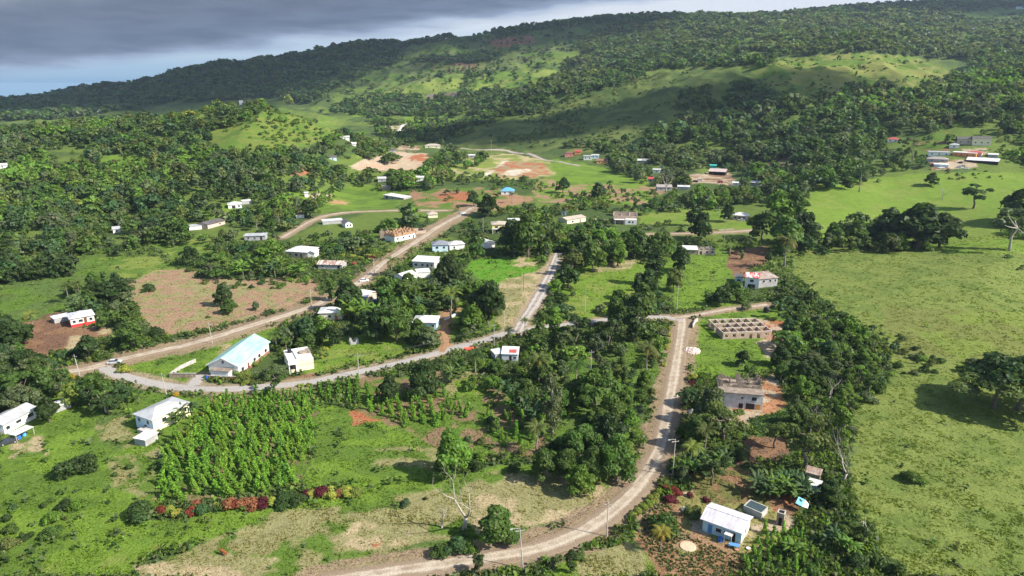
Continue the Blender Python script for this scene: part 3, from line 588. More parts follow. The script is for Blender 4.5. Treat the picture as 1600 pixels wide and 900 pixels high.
def frond(V, Q, T, p, az_, L_, rise, droop, wd, nseg, rg, leaflets=True, c=(1, 1, 1)):
    """a palm frond or banana leaf as strips bending over"""
    ca, sa = math.cos(az_), math.sin(az_); prev = None; x = 0; z = 0; ang = rise
    for i in range(nseg + 1):
        t_ = i / nseg; w_ = wd * math.sin(min(1, t_ * 1.0 + .12) * math.pi * .93) ** .6
        c0 = np.array([p[0] + ca * x, p[1] + sa * x, p[2] + z]); side = np.array([-sa, ca, 0]) * w_; dn = np.array([0, 0, -w_ * .45])
        cur = (c0 - side + dn, c0, c0 + side + dn, c0)
        if prev is not None:
            if leaflets:
                for sgn in (-1, 1):
                    for h_ in (0, .5):
                        m0 = prev[1] * (1 - h_) + c0 * h_; m1 = m0 + (c0 - prev[1]) * .42; tip = m0 + sgn * side * rg.uniform(.85, 1.1) + (c0 - prev[1]) * .9 + dn * rg.uniform(.6, 1.6)
                        b = len(V); V += [m0, m1, tip + (m1 - m0) * .25, tip]; Q.append((b, b + 1, b + 2, b + 3)); T.append(np.array(c) * rg.uniform(.75, 1.2))
            else:
                for s0, s1 in (((prev[0], prev[1]), (cur[0], c0)), ((prev[1], prev[2]), (c0, cur[2]))):
                    b = len(V); V += [s0[0], s0[1], s1[1], s1[0]]; Q.append((b, b + 1, b + 2, b + 3)); T.append(np.array(c) * rg.uniform(.85, 1.12))
        prev = cur; st = L_ / nseg; x += math.cos(ang) * st; z += math.sin(ang) * st; ang -= droop / nseg * (0.6 + t_)
def palm_crown(var):
    key = ('palm', var)
    if key not in SHAPES:
        rg = np.random.default_rng(var + 60); V, Q, T = [], [], []
        for i in range(20):
            e = rg.uniform(-.25, 1.25); frond(V, Q, T, (0, 0, 8.6), i * 2.4 + rg.uniform(-.2, .2), rg.uniform(3.1, 3.9), e, rg.uniform(1.5, 2.0), .75, 9, rg, True, (1, 1, 1) if e > .05 else (1.5, 1.1, .9))
        SHAPES[key] = mesh_np('palm_crown', np.array(V), np.array(Q), LEAF, np.array(T)); b = MB()
        b.tube([(0, 0, -.4), (.1, .05, 2), (.25 * (var - 1), .1, 5), (0, 0, 8.65)], [.26, .19, .15, .13], 7); SHAPES[('palmtrunk', var)] = b.mesh('trunk', mat('palm_trunk', (0.30, 0.26, 0.21), (0.18, 0.15, 0.12), scale=2, stretch=(1, 1, 6)), True)
    return SHAPES[key], SHAPES[('palmtrunk', var)]
def banana_crown(var):
    key = ('banana', var)
    if key not in SHAPES:
        rg = np.random.default_rng(var + 90); V, Q, T = [], [], []
        for st in range(3):
            ox, oy = (0, 0) if st == 0 else (rg.uniform(-1.1, 1.1), rg.uniform(-1.1, 1.1)); h = (2.2, 1.5, 1.1)[st]
            for i in range(8 - st): frond(V, Q, T, (ox, oy, h), i * 2.4 + rg.uniform(-.3, .3), rg.uniform(1.7, 2.4), rg.uniform(.4, 1.35), rg.uniform(1.2, 1.9), .33, 5, rg, False)
        SHAPES[key] = mesh_np('leaves', np.array(V), np.array(Q), LEAF, np.array(T)); b = MB(); b.tube([(0, 0, -.3), (0, 0, 1.2), (0, 0, 2.25)], [.16, .13, .08], 7)
        SHAPES[('bstem', var)] = b.mesh('stem', mat('banana_stem', (0.20, 0.22, 0.09), (0.16, 0.12, 0.06), scale=3), True)
    return SHAPES[key], SHAPES[('bstem', var)]
def vine_mesh(var):
    key = ('vine', var)
    if key not in SHAPES:
        rd = random.Random(var); lean = rd.uniform(-.35, .35); ly = rd.uniform(-.3, .3); L_ = [(lean * z, ly * z, z, *(rd.uniform(.30, .52) * (1.25 - .2 * z) * k for k in (1, 1, 1.2))) for z in (.25, .6, 1.0, 1.45, 1.9, 2.35, 2.8)]
        L_ += [(rd.uniform(-.6, .6), rd.uniform(-.6, .6), .25, .4, .4, .25) for _ in range(3)]
        V, Q, t_ = crown_arrays(L_, 560, .25, var + 5, .3, .6); SHAPES[key] = mesh_np('vine_leaves', V, Q, LEAF, t_)
        b = MB(); b.tube([(0, 0, -.3), (lean * 3, ly * 3, 3.0)], [.035, .025], 5); SHAPES[('vpole', var)] = b.mesh('pole', BARK)
    return SHAPES[key], SHAPES[('vpole', var)]

# leaf colours (multiply the per-leaf tint)
T_DARK = (0.045, 0.080, 0.021); T_MID = (0.078, 0.134, 0.027); T_BRIGHT = (0.120, 0.208, 0.030); T_YEL = (0.180, 0.225, 0.042); T_GREY = (0.104, 0.140, 0.058); T_BLUE = (0.060, 0.112, 0.040); T_OLIVE = (0.116, 0.148, 0.038); T_BROWN = (0.15, 0.105, 0.06)
T_CROT_R = (0.22, 0.05, 0.03); T_CROT_Y = (0.30, 0.33, 0.06); T_CROT_O = (0.27, 0.12, 0.06); T_MAROON = (0.11, 0.02, 0.03)
PALETTE = [T_DARK, T_MID, T_MID, T_BRIGHT, T_GREY, T_BLUE, T_OLIVE]
SHADE = {T_DARK: 'dark green', T_MID: 'mid green', T_BRIGHT: 'bright green', T_YEL: 'yellow green', T_GREY: 'greyish green', T_BLUE: 'bluish green', T_OLIVE: 'olive green', T_BROWN: 'brownish', T_CROT_R: 'red leaved', T_CROT_Y: 'yellow leaved', T_CROT_O: 'orange leaved', T_MAROON: 'maroon leaved'}
PLANTS = []        # dicts, labelled at the end
def jit(c, a=.12): k = 1 + random.uniform(-a, a); return tuple(x * k * (1 + random.uniform(-a, a) * .5) for x in c) + (1,)
def plant(kind, x, y, h, tint, shape='round', var=0, wide=1.0, label=None, trunk=None, z=None, extra=None):
    """one plant as its own object; h = height in metres"""
    z = float(Zat(x, y)) if z is None else z; rz = random.random() * 6.283; lod = 0 if y < 215 else (1 if y < 420 else 2); c = jit(tint)
    nm = {'broadleaf_tree': 'tree', 'shrub': 'shrub', 'coconut_palm': 'palm tree', 'banana_plant': 'banana plant', 'yam_vine': 'vine plant', 'croton_shrub': 'shrub', 'slender_tree': 'tree', 'bare_tree': 'bare tree'}[kind]
    if kind in ('broadleaf_tree', 'slender_tree'):
        s = h / {'round': 9.3, 'spread': 8.6, 'tall': 12.2, 'open': 9.8}[shape]; r = empty(kind, (x, y, z), rz); r.scale = (s * wide, s * wide, s)
        link('trunk', trunk_mesh(shape, var, trunk or BARK), r); o = link('crown', crown_mesh(shape, lod, var), r); o.color = c
    elif kind in ('shrub', 'croton_shrub'):
        s = h / 2.35; r = link(kind, crown_mesh('bush', min(lod, 1) if kind == 'croton_shrub' else lod, var % 4), None, (x, y, z)); r.rotation_euler.z = rz; r.scale = (s * wide, s * wide, s); r.color = c
    elif kind == 'coconut_palm':
        s = h / 10.3; r = empty(kind, (x, y, z), rz); r.scale = (s * wide, s * wide, s); cm, tm = palm_crown(var % 3); link('trunk', tm, r); o = link('crown', cm, r); o.color = c
    elif kind == 'banana_plant':
        s = h / 3.6; r = empty(kind, (x, y, z), rz); r.scale = (s, s, s); cm, tm = banana_crown(var % 3); link('stem', tm, r); o = link('leaves', cm, r); o.color = c
    elif kind == 'yam_vine':
        s = h / 3.0; r = empty(kind, (x, y, z), rz * .15); r.scale = (s * wide, s * wide, s); cm, tm = vine_mesh(var % 6); link('stake', tm, r); o = link('leaves', cm, r); o.color = c
    elif kind == 'bare_tree':
        r = link(kind, bare_mesh(var, h, trunk or PALEBARK, 4 if h > 4 else 3), None, (x, y, z)); r.rotation_euler.z = rz
    PLANTS.append(dict(o=r, kind=kind, noun=nm, x=x, y=y, z=z, h=h, tint=tint, label=label, shape=shape)); tag(r, cat=nm)
    return r
BUSY = []          # (x, y, radius) nothing may grow here
CLEAR = []         # photograph boxes that must stay uncovered: px0, px1, py0, py1, depth

# ------------------------------------------------------------------ buildings
WHITE = mat('white_paint', (0.80, 0.79, 0.76), (0.66, 0.65, 0.61), scale=.7, rough=.8); CREAM = mat('cream_paint', (0.76, 0.70, 0.50), (0.66, 0.6, 0.42), scale=.7)
CYAN = mat('pale_blue_paint', (0.46, 0.63, 0.66), (0.38, 0.54, 0.57), scale=.8); LBLUE = mat('light_blue_paint', (0.58, 0.72, 0.80), (0.48, 0.62, 0.7), scale=.8); YELLOW = mat('yellow_paint', (0.78, 0.66, 0.27), (0.68, 0.56, 0.22), scale=.8)
PINK = mat('pink_paint', (0.62, 0.44, 0.38), (0.5, 0.35, 0.3), scale=.8); ORANGE = mat('orange_paint', (0.75, 0.27, 0.10), (0.62, 0.22, 0.08), scale=.8); REDP = mat('red_paint', (0.62, 0.05, 0.05), (0.5, 0.04, 0.04), scale=.8)
BRICKRED = mat('plinth_red_brown', (0.33, 0.14, 0.10), (0.24, 0.11, 0.08), scale=1.5); BLOCK = mat('bare_concrete_block', (0.42, 0.37, 0.31), (0.27, 0.22, 0.17), scale=.9, bump=.05); OLDBLOCK = mat('weathered_block', (0.36, 0.30, 0.23), (0.20, 0.155, 0.11), scale=1.1, bump=.05)
PBLOCK = mat('pinkish_block', (0.50, 0.38, 0.29), (0.34, 0.25, 0.19), scale=1.0, bump=.04); RUSTBLOCK = mat('orange_stained_block', (0.42, 0.25, 0.14), (0.24, 0.15, 0.10), scale=1.0); SLAB = mat('weathered_slab', (0.30, 0.24, 0.19), (0.17, 0.135, 0.11), scale=.8)
CONC = mat('concrete', (0.48, 0.46, 0.43), (0.33, 0.31, 0.28), scale=.8); GREYW = mat('grey_wall', (0.42, 0.42, 0.41), (0.28, 0.27, 0.26), scale=.8)
def roofm(name, c, c2, **k): return mat(name, c, c2, rough=.45, metal=0.15, scale=.5, stretch=(2.2, .35, 1), spec=.4, **k)
ZW = roofm('white_zinc', (0.74, 0.73, 0.71), (0.52, 0.47, 0.42), lo=.30, hi=.52); ZG = roofm('grey_zinc', (0.50, 0.51, 0.52), (0.36, 0.36, 0.36)); ZR = roofm('rusty_zinc', (0.52, 0.47, 0.42), (0.25, 0.13, 0.08)); ZD = roofm('dark_roof', (0.16, 0.145, 0.14), (0.10, 0.085, 0.08))
ZGREEN = roofm('green_zinc', (0.24, 0.47, 0.42), (0.42, 0.60, 0.56)); ZBLUE = roofm('blue_zinc', (0.14, 0.42, 0.66), (0.12, 0.36, 0.6)); ZRED = roofm('red_zinc', (0.56, 0.10, 0.09), (0.42, 0.09, 0.08)); ZREDW = roofm('red_patched_zinc', (0.50, 0.11, 0.10), (0.66, 0.62, 0.60), lo=.47, hi=.52); ZP = roofm('pinkish_zinc', (0.62, 0.52, 0.50), (0.46, 0.30, 0.26)); ZL = roofm('lilac_zinc', (0.68, 0.67, 0.71), (0.44, 0.39, 0.39), lo=.30, hi=.55)
ZT_ = roofm('tan_roof', (0.55, 0.47, 0.38), (0.4, 0.33, 0.26)); ZSP = roofm('spotted_rusty_zinc', (0.62, 0.56, 0.50), (0.30, 0.15, 0.10), lo=.42, hi=.55)
GLASSD = mat('dark_window', (0.035, 0.045, 0.055), (0.02, 0.025, 0.03), rough=.15, spec=.6); DOORB = mat('brown_door', (0.16, 0.08, 0.04)); DOORO = mat('orange_door', (0.62, 0.17, 0.04)); DOORBL = mat('blue_door', (0.10, 0.25, 0.5)); SHADEFILL = mat('painted_shade_fill', (0.025, 0.02, 0.018))  # last one: near-black fill that paints the shade inside openings
BLUEPL = mat('blue_plastic', (0.03, 0.16, 0.55), rough=.4); BLACKPL = mat('black_plastic', (0.03, 0.03, 0.035), rough=.4); POOLTOP = mat('dark_netting', (0.045, 0.075, 0.085), (0.035, 0.055, 0.06), rough=.6, scale=3)
DOORS = {'brown': DOORB, 'orange': DOORO, 'blue': DOORBL, 'shade_panel': SHADEFILL, 'white': WHITE}
LANDMARKS = []
def frame(A, B, depth, pad=0.0):
    """place a footprint: A, B = front base corners as seen (left, right) in pixels, or B = (length, yaw degrees)"""
    a = G(*A)
    if B[1] > 100: b = G(*B); mid = (a + b) / 2; L_ = (b - a).xy.length; yaw = math.atan2(b.y - a.y, b.x - a.x)
    else: L_, yaw = B; yaw = R(yaw) + math.atan2(a.x, a.y) * -1.0; mid = a
    zs = []
    for i in (-.5, .5):
        for j in (0, 1): p = (mid.x + math.cos(yaw) * L_ * i - math.sin(yaw) * depth * j, mid.y + math.sin(yaw) * L_ * i + math.cos(yaw) * depth * j); zs.append(float(Zat(*p)))
    mid.z = min(zs) * .5 + float(Zat(mid.x, mid.y)) * .5 + pad; return mid, L_, yaw
def register(name_phrase, mid, L_, depth, yaw, h):
    c = mid + Vector((-math.sin(yaw), math.cos(yaw), 0)) * depth / 2; r = math.hypot(L_, depth) / 2
    BUSY.append((c.x, c.y, r + .6))
    k = [proj(mid.x + math.cos(yaw) * L_ * i - math.sin(yaw) * depth * j, mid.y + math.sin(yaw) * L_ * i + math.cos(yaw) * depth * j, mid.z + z) for i in (-.5, .5) for j in (0, 1) for z in (0, h)]
    CLEAR.append((min(q[0] for q in k), max(q[0] for q in k), min(q[1] for q in k), max(q[1] for q in k) - 1, mid.y))
    if name_phrase: LANDMARKS.append((c.x, c.y, name_phrase))
    return c
def openings(root, L_, D, h, ops, fr=WHITE, base=0.0):
    for op in ops:
        face, u, z, w_, hh, kind = op; t = .05
        def bx(u0, u1, z0, z1, d0, d1):
            b = MB()
            if face == 'f': b.box(u0, u1, -d1, -d0, z0, z1)
            elif face == 'b': b.box(u0, u1, D + d0, D + d1, z0, z1)
            elif face == 'r': b.box(L_ / 2 + d0, L_ / 2 + d1, u0, u1, z0, z1)
            else: b.box(-L_ / 2 - d1, -L_ / 2 - d0, u0, u1, z0, z1)
            return b
        c = (u - .5) * L_ if face in 'fb' else u * D
        z += base
        if kind == 'win':
            f_ = bx(c - w_ / 2 - .08, c + w_ / 2 + .08, z - .08, z + hh + .08, -.02, .035).build('window', fr, root); bx(c - w_ / 2, c + w_ / 2, z, z + hh, .03, .055).build('pane', GLASSD, f_)
            bx(c - w_ / 2 - .14, c + w_ / 2 + .14, z - .16, z - .085, -.02, .12).build('sill', CONC, f_)
        else:
            d_ = bx(c - w_ / 2, c + w_ / 2, z, z + hh, -.02, .05).build('door', DOORS[kind], root)  # dark kind is no door: a flat panel coloured as the shade inside
            if kind != 'shade_panel': bx(c + w_ * .32, c + w_ * .4, z + hh * .45, z + hh * .52, .05, .09).build('handle', GREYW, d_)
def roof(root, kind, L_, D, h, rise, ov, m, t=.12, ridge='x', hipf=.5):
    x0, x1, y0, y1 = -L_ / 2 - ov, L_ / 2 + ov, -ov, D + ov; b = MB(); e = rise * ov / (D / 2) if kind in ('gable', 'hip') else 0
    if kind == 'gable' and ridge == 'x':
        b.prism([(y0, h - e), (D / 2, h + rise), (y1, h - e), (y1, h - e + t), (D / 2, h + rise + t), (y0, h - e + t)], x0, x1)
    elif kind == 'gable':
        e = rise * ov / (L_ / 2); c = MB(); c.prism([(x0, h - e), (0, h + rise), (x1, h - e), (x1, h - e + t), (0, h + rise + t), (x0, h - e + t)], y0, y1); b.v = [(y, x, z) for x, y, z in c.v]; b.f = [f[::-1] for f in c.f]
    elif kind == 'hip':
        k = min((y1 - y0), (x1 - x0)) * hipf
        if x1 - x0 >= y1 - y0: r0, r1 = (x0 + k, D / 2), (x1 - k, D / 2)
        else: r0, r1 = (0, y0 + k), (0, y1 - k)
        for zz, s_ in ((h - .1, 1), (h - .1 + t, 0)):
            pass
        z0 = h - .06; lo = [(x0, y0), (x1, y0), (x1, y1), (x0, y1)]; bb = len(b.v)
        b.v += [(x, y, z0) for x, y in lo] + [(x, y, z0 + t) for x, y in lo] + [(r0[0], r0[1], z0 + t + rise), (r1[0], r1[1], z0 + t + rise)]
        b.f += [(3, 2, 1, 0)] + [(i, (i + 1) % 4, 4 + (i + 1) % 4, 4 + i) for i in range(4)]
        if x1 - x0 >= y1 - y0: b.f += [(4, 5, 9, 8), (5, 6, 9), (6, 7, 8, 9), (7, 4, 8)]
        else: b.f += [(4, 5, 8), (5, 6, 9, 8), (6, 7, 9), (7, 4, 8, 9)]
    elif kind == 'shed':
        b.v += [(x0, y0, h), (x1, y0, h), (x1, y1, h + rise), (x0, y1, h + rise), (x0, y0, h + t), (x1, y0, h + t), (x1, y1, h + rise + t), (x0, y1, h + rise + t)]
        b.f += [(0, 3, 2, 1), (4, 5, 6, 7), (0, 1, 5, 4), (1, 2, 6, 5), (2, 3, 7, 6), (3, 0, 4, 7)]
    elif kind == 'flat': b.box(x0, x1, y0, y1, h, h + .22)
    o = b.build('roof', m, root)
    if kind in ('gable', 'hip') and L_ > 5: 
        c = MB(); 
        if kind == 'gable' and ridge == 'x': c.box(x0 - .02, x1 + .02, D / 2 - .18, D / 2 + .18, h + rise + t - .04, h + rise + t + .05)
        elif kind == 'gable': c.box(-.18, .18, y0 - .02, y1 + .02, h + rise + t - .04, h + rise + t + .05)
        else: c.box(min(r0[0], r1[0]) - .15, max(r0[0], r1[0]) + .15, min(r0[1], r1[1]) - .15, max(r0[1], r1[1]) + .15, z0 + t + rise - .05, z0 + t + rise + .04)
        c.build('ridge_cap', m, o)
    return o
def house(name, label, cat, A, B, D, h, wall, rf=('gable', 1.2, ZW), ops=(), plinth=None, phrase=None, ov=.45, ridge='x', fr=WHITE, pad=0.0, stilts=False, group=None):
    mid, L_, yaw = frame(A, B, D, pad); r = empty(name, mid, yaw); tag(r, label, cat, group); rk, rise, rm = rf
    wl = MB()
    if rk == 'gable' and ridge == 'x': wl.prism([(0, -1), (D, -1), (D, h), (D / 2, h + rise - .03), (0, h)], -L_ / 2, L_ / 2)
    elif rk == 'gable':
        c = MB(); c.prism([(-L_ / 2, -1), (L_ / 2, -1), (L_ / 2, h), (0, h + rise - .03), (-L_ / 2, h)], 0, D); wl.v = [(y, x, z) for x, y, z in c.v]; wl.f = [f[::-1] for f in c.f]
    elif rk == 'shed': wl.prism([(0, -1), (D, -1), (D, h + rise - .03), (0, h - .03)], -L_ / 2, L_ / 2)
    else: wl.box(-L_ / 2, L_ / 2, 0, D, -1, h - .03)
    wl.build('wall', wall, r); roof(r, rk, L_, D, h, rise, ov, rm, ridge=ridge)
    if plinth: MB().box(-L_ / 2 - .05, L_ / 2 + .05, -.05, D + .05, -1.2, plinth[1]).build('plinth', plinth[0], r)
    openings(r, L_, D, h, ops, fr); register(phrase, mid, L_, D, yaw, h + rise * .8); r['L'] = L_; return r, L_
def ruin(name, label, cat, A, B, D, h, nx, ny, wall, phrase=None, jag=0.0, win=True, seed=1, t=.22, ystart=0.0, ring=None, floor=None, zb=0.0, parent=None, mid=None, L0=None, yaw=None, rowy=None):
    """a roofless building: a grid of block walls with openings and, if jag, broken tops"""
    rd = random.Random(seed)
    if parent is None: mid, L_, yaw = frame(A, B, D); r = empty(name, mid, yaw); tag(r, label, cat); register(phrase, mid, L_, D, yaw, h)
    else: r = parent; L_ = L0
    ys = rowy or [ystart + (D - ystart) * j / ny for j in range(ny + 1)]; xs = [-L_ / 2 + L_ * i / nx + (rd.uniform(-.5, .5) if 0 < i < nx else 0) for i in range(nx + 1)]
    b = MB(); top = MB()
    def seg(x0, y0, x1, y1, open_=True):
        ln = math.hypot(x1 - x0, y1 - y0); n_ = max(1, int(ln / .8)) if jag else 1; horiz = abs(x1 - x0) > abs(y1 - y0); hh = h
        def bx(a, c, z0, z1, B_=b):
            if horiz: B_.box(x0 + (x1 - x0) * a / ln, x0 + (x1 - x0) * c / ln, y0 - t / 2, y0 + t / 2, z0, z1)
            else: B_.box(x0 - t / 2 + .002, x0 + t / 2 - .002, y0 + (y1 - y0) * a / ln + t / 2, y0 + (y1 - y0) * c / ln - t / 2, z0, z1)
        if not open_ or ln < 2: spans = [(0, ln, zb - (1 if zb == 0 else 0), zb + hh)]
        else:
            w_ = min(1.3, ln * .4); c = ln / 2; dr = rd.random() < .35; z0 = zb if dr else zb + .9; z1 = zb + 2.1
            spans = [(0, c - w_ / 2, zb - (1 if zb == 0 else 0), zb + hh), (c + w_ / 2, ln, zb - (1 if zb == 0 else 0), zb + hh), (c - w_ / 2, c + w_ / 2, z1, zb + hh)] + ([] if dr else [(c - w_ / 2, c + w_ / 2, zb - (1 if zb == 0 else 0), z0)])
        for a, c, z0, z1 in spans:
            if jag and z1 == zb + hh:
                m_ = max(1, int((c - a) / .42))
                for i in range(m_):
                    zt = z1 - jag * abs(math.sin((a + i * .42) * .9 + x0 * 1.7 + y0 * 2)) * .95 - rd.random() * .22
                    if zt > z0 + .1: bx(a + (c - a) * i / m_, a + (c - a) * (i + 1) / m_, z0, zt)
            else:
                bx(a, c, z0, z1)
                if ring and z1 == zb + hh: bx(a, c, z1 + .002, z1 + .16, top)
    for j, y in enumerate(ys):
        for i in range(nx): 
            if rd.random() < .93 or j in (0, len(ys) - 1): seg(xs[i], y, xs[i + 1], y, win)
    for i, x in enumerate(xs):
        for j in range(len(ys) - 1):
            if rd.random() < .9 or i in (0, nx): seg(x, ys[j], x, ys[j + 1], win and rd.random() < .6)
    b.build('block_wall', wall, r)
    if top.v: top.build('ring_beam', ring, r)
    if floor: MB().box(-L_ / 2 + .1, L_ / 2 - .1, ys[0] + .1, ys[-1] - .1, zb - .4, zb + .08).build('floor', floor, r)
    return r, L_, mid, yaw
W2 = lambda n, z=1.0, w_=1.2, h=1.0, f='f': [(f, (i + .5) / n, z, w_, h, 'win') for i in range(n)]
# near farmhouse
r, L_ = house('farmhouse', 'pale blue farmhouse with a long white zinc roof beside the fenced garden', 'house', (1097,829), (1157,850), 6.2, 3.0, CYAN, ('gable', .95, ZL), [('f', .2, 0.1, .9, 2.0, 'blue'), ('f', .42, 1.0, 1.1, .9, 'win'), ('f', .62, 1.0, 1.0, .9, 'win'), ('f', .8, 0.1, .9, 2.0, 'shade_panel'), ('r', .5, 1.1, 1.0, .8, 'win'), ('l', .5, 1.1, 1.0, .8, 'win')], phrase='the pale blue farmhouse', ov=.5)
MB().box(L_ / 2 + .012, L_ / 2 + .03, 0.02, 6.18, -1, 2.97).build('painted_lit_end', WHITE, r)  # white sheet over the blue end wall; sunlit brightness put into its colour
b = MB(); b.box(L_ * .12, L_ * .32, -1.7, -.5, 2.2, 2.27); b.build('porch_roof', ZW, r); [MB().box(L_ * k, L_ * k + .1, -1.65, -1.57, 0, 2.2).build('porch_post', WHITE, r) for k in (.13, .305)]
def small(name, label, cat, px, parts, group=None, yaw=0, z=0.0, busy=.8):
    p = G(*px); r = empty(name, (p.x, p.y, p.z + z), R(yaw) - math.atan2(p.x, p.y))
    for nm_, b, m in parts: b.build(nm_, m, r)
    tag(r, label, cat, group)
    if busy: BUSY.append((p.x, p.y, busy))
    return r
T = lambda L_, W_, zt, t=.05: MB().box(-L_ / 2, L_ / 2, -W_ / 2, W_ / 2, zt - t, zt)
def legs4(L_, W_, z, w_=.06): return [('leg', MB().box(sx * (L_ / 2 - w_) - w_ / 2, sx * (L_ / 2 - w_) + w_ / 2, sy * (W_ / 2 - w_) - w_ / 2, sy * (W_ / 2 - w_) + w_ / 2, 0, z), BARK) for sx in (-1, 1) for sy in (-1, 1)]
def barrel(px, label, m, r_=.3, h=.9, z=0, group=None):
    return small('water_drum', label, 'drum', px, [('drum', MB().tube([(0, 0, 0), (0, 0, .1), (0, 0, h / 2), (0, 0, h - .1), (0, 0, h)], [r_ * .93, r_, r_ * 1.03, r_, r_ * .93], 14), m), ('lid', MB().tube([(0, 0, h), (0, 0, h + .05)], [r_ * .9, r_ * .86], 14), m)], group, z=z, busy=0)
barrel((1125,846), 'blue plastic drum against the front of the pale blue farmhouse', BLUEPL, .45, 1.0)
small('wash_table', 'blue topped wash table in front of the pale blue farmhouse', 'table', (1147,856), [('table_top', T(1.9, 1.1, .8), mat('blue_cloth', (0.10, 0.28, 0.62)))] + legs4(1.8, 1.0, .76))
for i, (px, c, lb) in enumerate([((1151,860), (0.55,0.25,0.18), 'salmon coloured basin on the ground beside the wash table'), ((1140,853), (0.75,0.78,0.85), 'white basin on the ground left of the wash table'), ((1169,858), (0.8,0.8,0.78), 'white bucket alone on the dirt right of the wash table')]):
    small('wash_basin', lb, 'basin', px, [('bowl', MB().tube([(0, 0, 0), (0, 0, .12), (0, 0, .28)], [.22, .34, .42], 12, False), mat('basin_paint' + str(i), c)), ('rim', MB().tube([(0, 0, .27), (0, 0, .31)], [.44, .44], 12), mat('basin_paint' + str(i), c))], busy=0)
# block tank with dark cover
r = small('water_tank', 'low block tank with a dark cover behind the pale blue farmhouse', 'water tank', (1180,800), [('wall', MB().box(-2.1, 2.1, -1.6, -1.4, -.5, 1.5).box(-2.1, 2.1, 1.4, 1.6, -.5, 1.5).box(-2.1, -1.9, -1.4, 1.4, -.5, 1.5).box(1.9, 2.1, -1.4, 1.4, -.5, 1.5), CONC), ('cover', MB().box(-1.9, 1.9, -1.4, 1.4, .6, 1.38), POOLTOP), ('pillar', MB().box(1.95, 2.25, -1.75, -1.45, -.5, 1.6), CONC)], yaw=-22, busy=3)
LANDMARKS.append((r.location.x, r.location.y, 'the block tank'))
r = small('block_outhouse', 'tall narrow roofless block outhouse right of the tank', 'outhouse', (1219,818), [('wall', MB().box(-.75, .75, -.75, -.6, -.5, 2.9).box(-.75, .75, .6, .75, -.5, 2.9).box(-.75, -.6, -.6, .6, -.5, 2.9).box(.6, .75, -.6, .6, -.5, 2.9), OLDBLOCK), ('rim', MB().box(-.78, .78, -.78, -.57, 2.9, 3.02).box(-.78, .78, .57, .78, 2.9, 3.02).box(-.78, -.57, -.57, .57, 2.9, 3.02).box(.57, .78, -.57, .57, 2.9, 3.02), CONC), ('door', MB().box(-.3, .35, -.8, -.76, 0, 1.9), SHADEFILL)], yaw=-8, busy=1.6)  # the doorway is a near-black panel, shade painted rather than hollow
CLEAR.append((1210, 1230, 788, 816, 200)); CLEAR.append((1160, 1198, 780, 808, 200))
r = small('tarp_shelter', 'shelter under a bright blue and white tarp at the edge of the trees', 'shelter', (1252,797), [('tarp', MB().poly([(-1.2, -1, 1.9), (.2, -1.2, 1.7), (.3, 1.1, 2.2), (-1.1, 1.0, 2.5)]), mat('sky_blue_tarp', (0.22, 0.58, 0.88))), ('tarp', MB().poly([(.2, -1.2, 1.72), (1.4, -.9, 1.5), (1.3, .6, 1.7), (.3, 1.1, 2.22)]), mat('white_tarp', (0.75, 0.78, 0.82)))] + legs4(2, 1.8, 1.6), yaw=-10, busy=2)
CLEAR.append((1241, 1262, 775, 797, 200))
house('zinc_shed', 'small shed with a rusty striped zinc roof under the trees', 'shed', (1269,752), (3.0, -5), 2.6, 2.0, OLDBLOCK, ('shed', .3, ZR), ov=.2, phrase='the rusty zinc shed')
house('zinc_shed', 'small shed with a white zinc roof and bluish front just below the rusty one', 'shed', (1270,770), (2.6, -5), 2.3, 1.9, LBLUE, ('shed', .3, ZW), ov=.2)
CLEAR.append((1258, 1280, 733, 770, 200))
# roofless grid of rooms
ruin('roofless_block_building', 'roofless grid of pinkish block rooms standing in grass beside the side track', 'unfinished building', (1129,530), (1205,528), 14.5, 2.7, 6, 3, PBLOCK, 'the roofless room grid', seed=4, ring=mat('pale_mortar', (0.62, 0.55, 0.46), (0.5, 0.43, 0.35), scale=2), floor=mat('grassy_floor', (0.16, 0.17, 0.06), (0.25, 0.18, 0.11), scale=.5))
small('block_pile', 'heap of broken blocks and reddish sand right of the roofless grid of rooms', 'block pile', (1217,529), [('sand_heap', MB().tube([(0, 0, -.1), (0, 0, .35), (0, 0, .7)], [2.2, 1.5, .3], 9), mat('reddish_sand', (0.50, 0.27, 0.17))), ('block_stack', MB().box(-1.5, -.2, -1.2, -.4, 0, .9).box(.1, 1.6, -.9, -.2, 0, .6).box(-.4, .7, .5, 1.3, 0, 1.1), PBLOCK)], busy=2.5)
# two storey ruin with a white lower storey
mid, L_, yaw = frame((1124,636), (1190,641), 9.5); h0 = 5.2
r = empty('two_storey_ruin', mid, yaw); tag(r, 'two storey ruin with a white lower storey and broken block walls above', 'unfinished building')
MB().box(-L_ / 2, L_ / 2, 0, 9.5, -1, h0 - .25).build('wall', mat('grimy_white', (0.66, 0.65, 0.66), (0.42, 0.40, 0.40), scale=.9), r)
MB().box(-L_ / 2 - .5, L_ / 2 + .15, -.75, 9.7, h0 - .25, h0 + .02).build('slab', SLAB, r)
openings(r, L_, 9.5, h0, [('f', .80, 2.9, 1.4, 1.1, 'win'), ('f', .52, 3.2, .6, .6, 'win'), ('f', .72, 0, 2.4, 1.9, 'shade_panel'), ('f', .5, 0.2, 1.2, 1.5, 'shade_panel'), ('r', .5, 3, 1.2, 1.1, 'win')]); MB().box(L_ * .34, L_ * .46, -.07, -.02, 0, 1.8).build('door', mat('orange_board', (0.55, 0.27, 0.08)), r)
ruin(None, None, None, None, None, 9.2, 2.7, 4, 2, OLDBLOCK, jag=2.3, seed=9, zb=h0 + .02, parent=r, mid=mid, L0=L_, yaw=yaw, rowy=[3.4, 6.2, 9.3]); register('the two storey ruin', mid, L_, 9.5, yaw, h0 + 2)
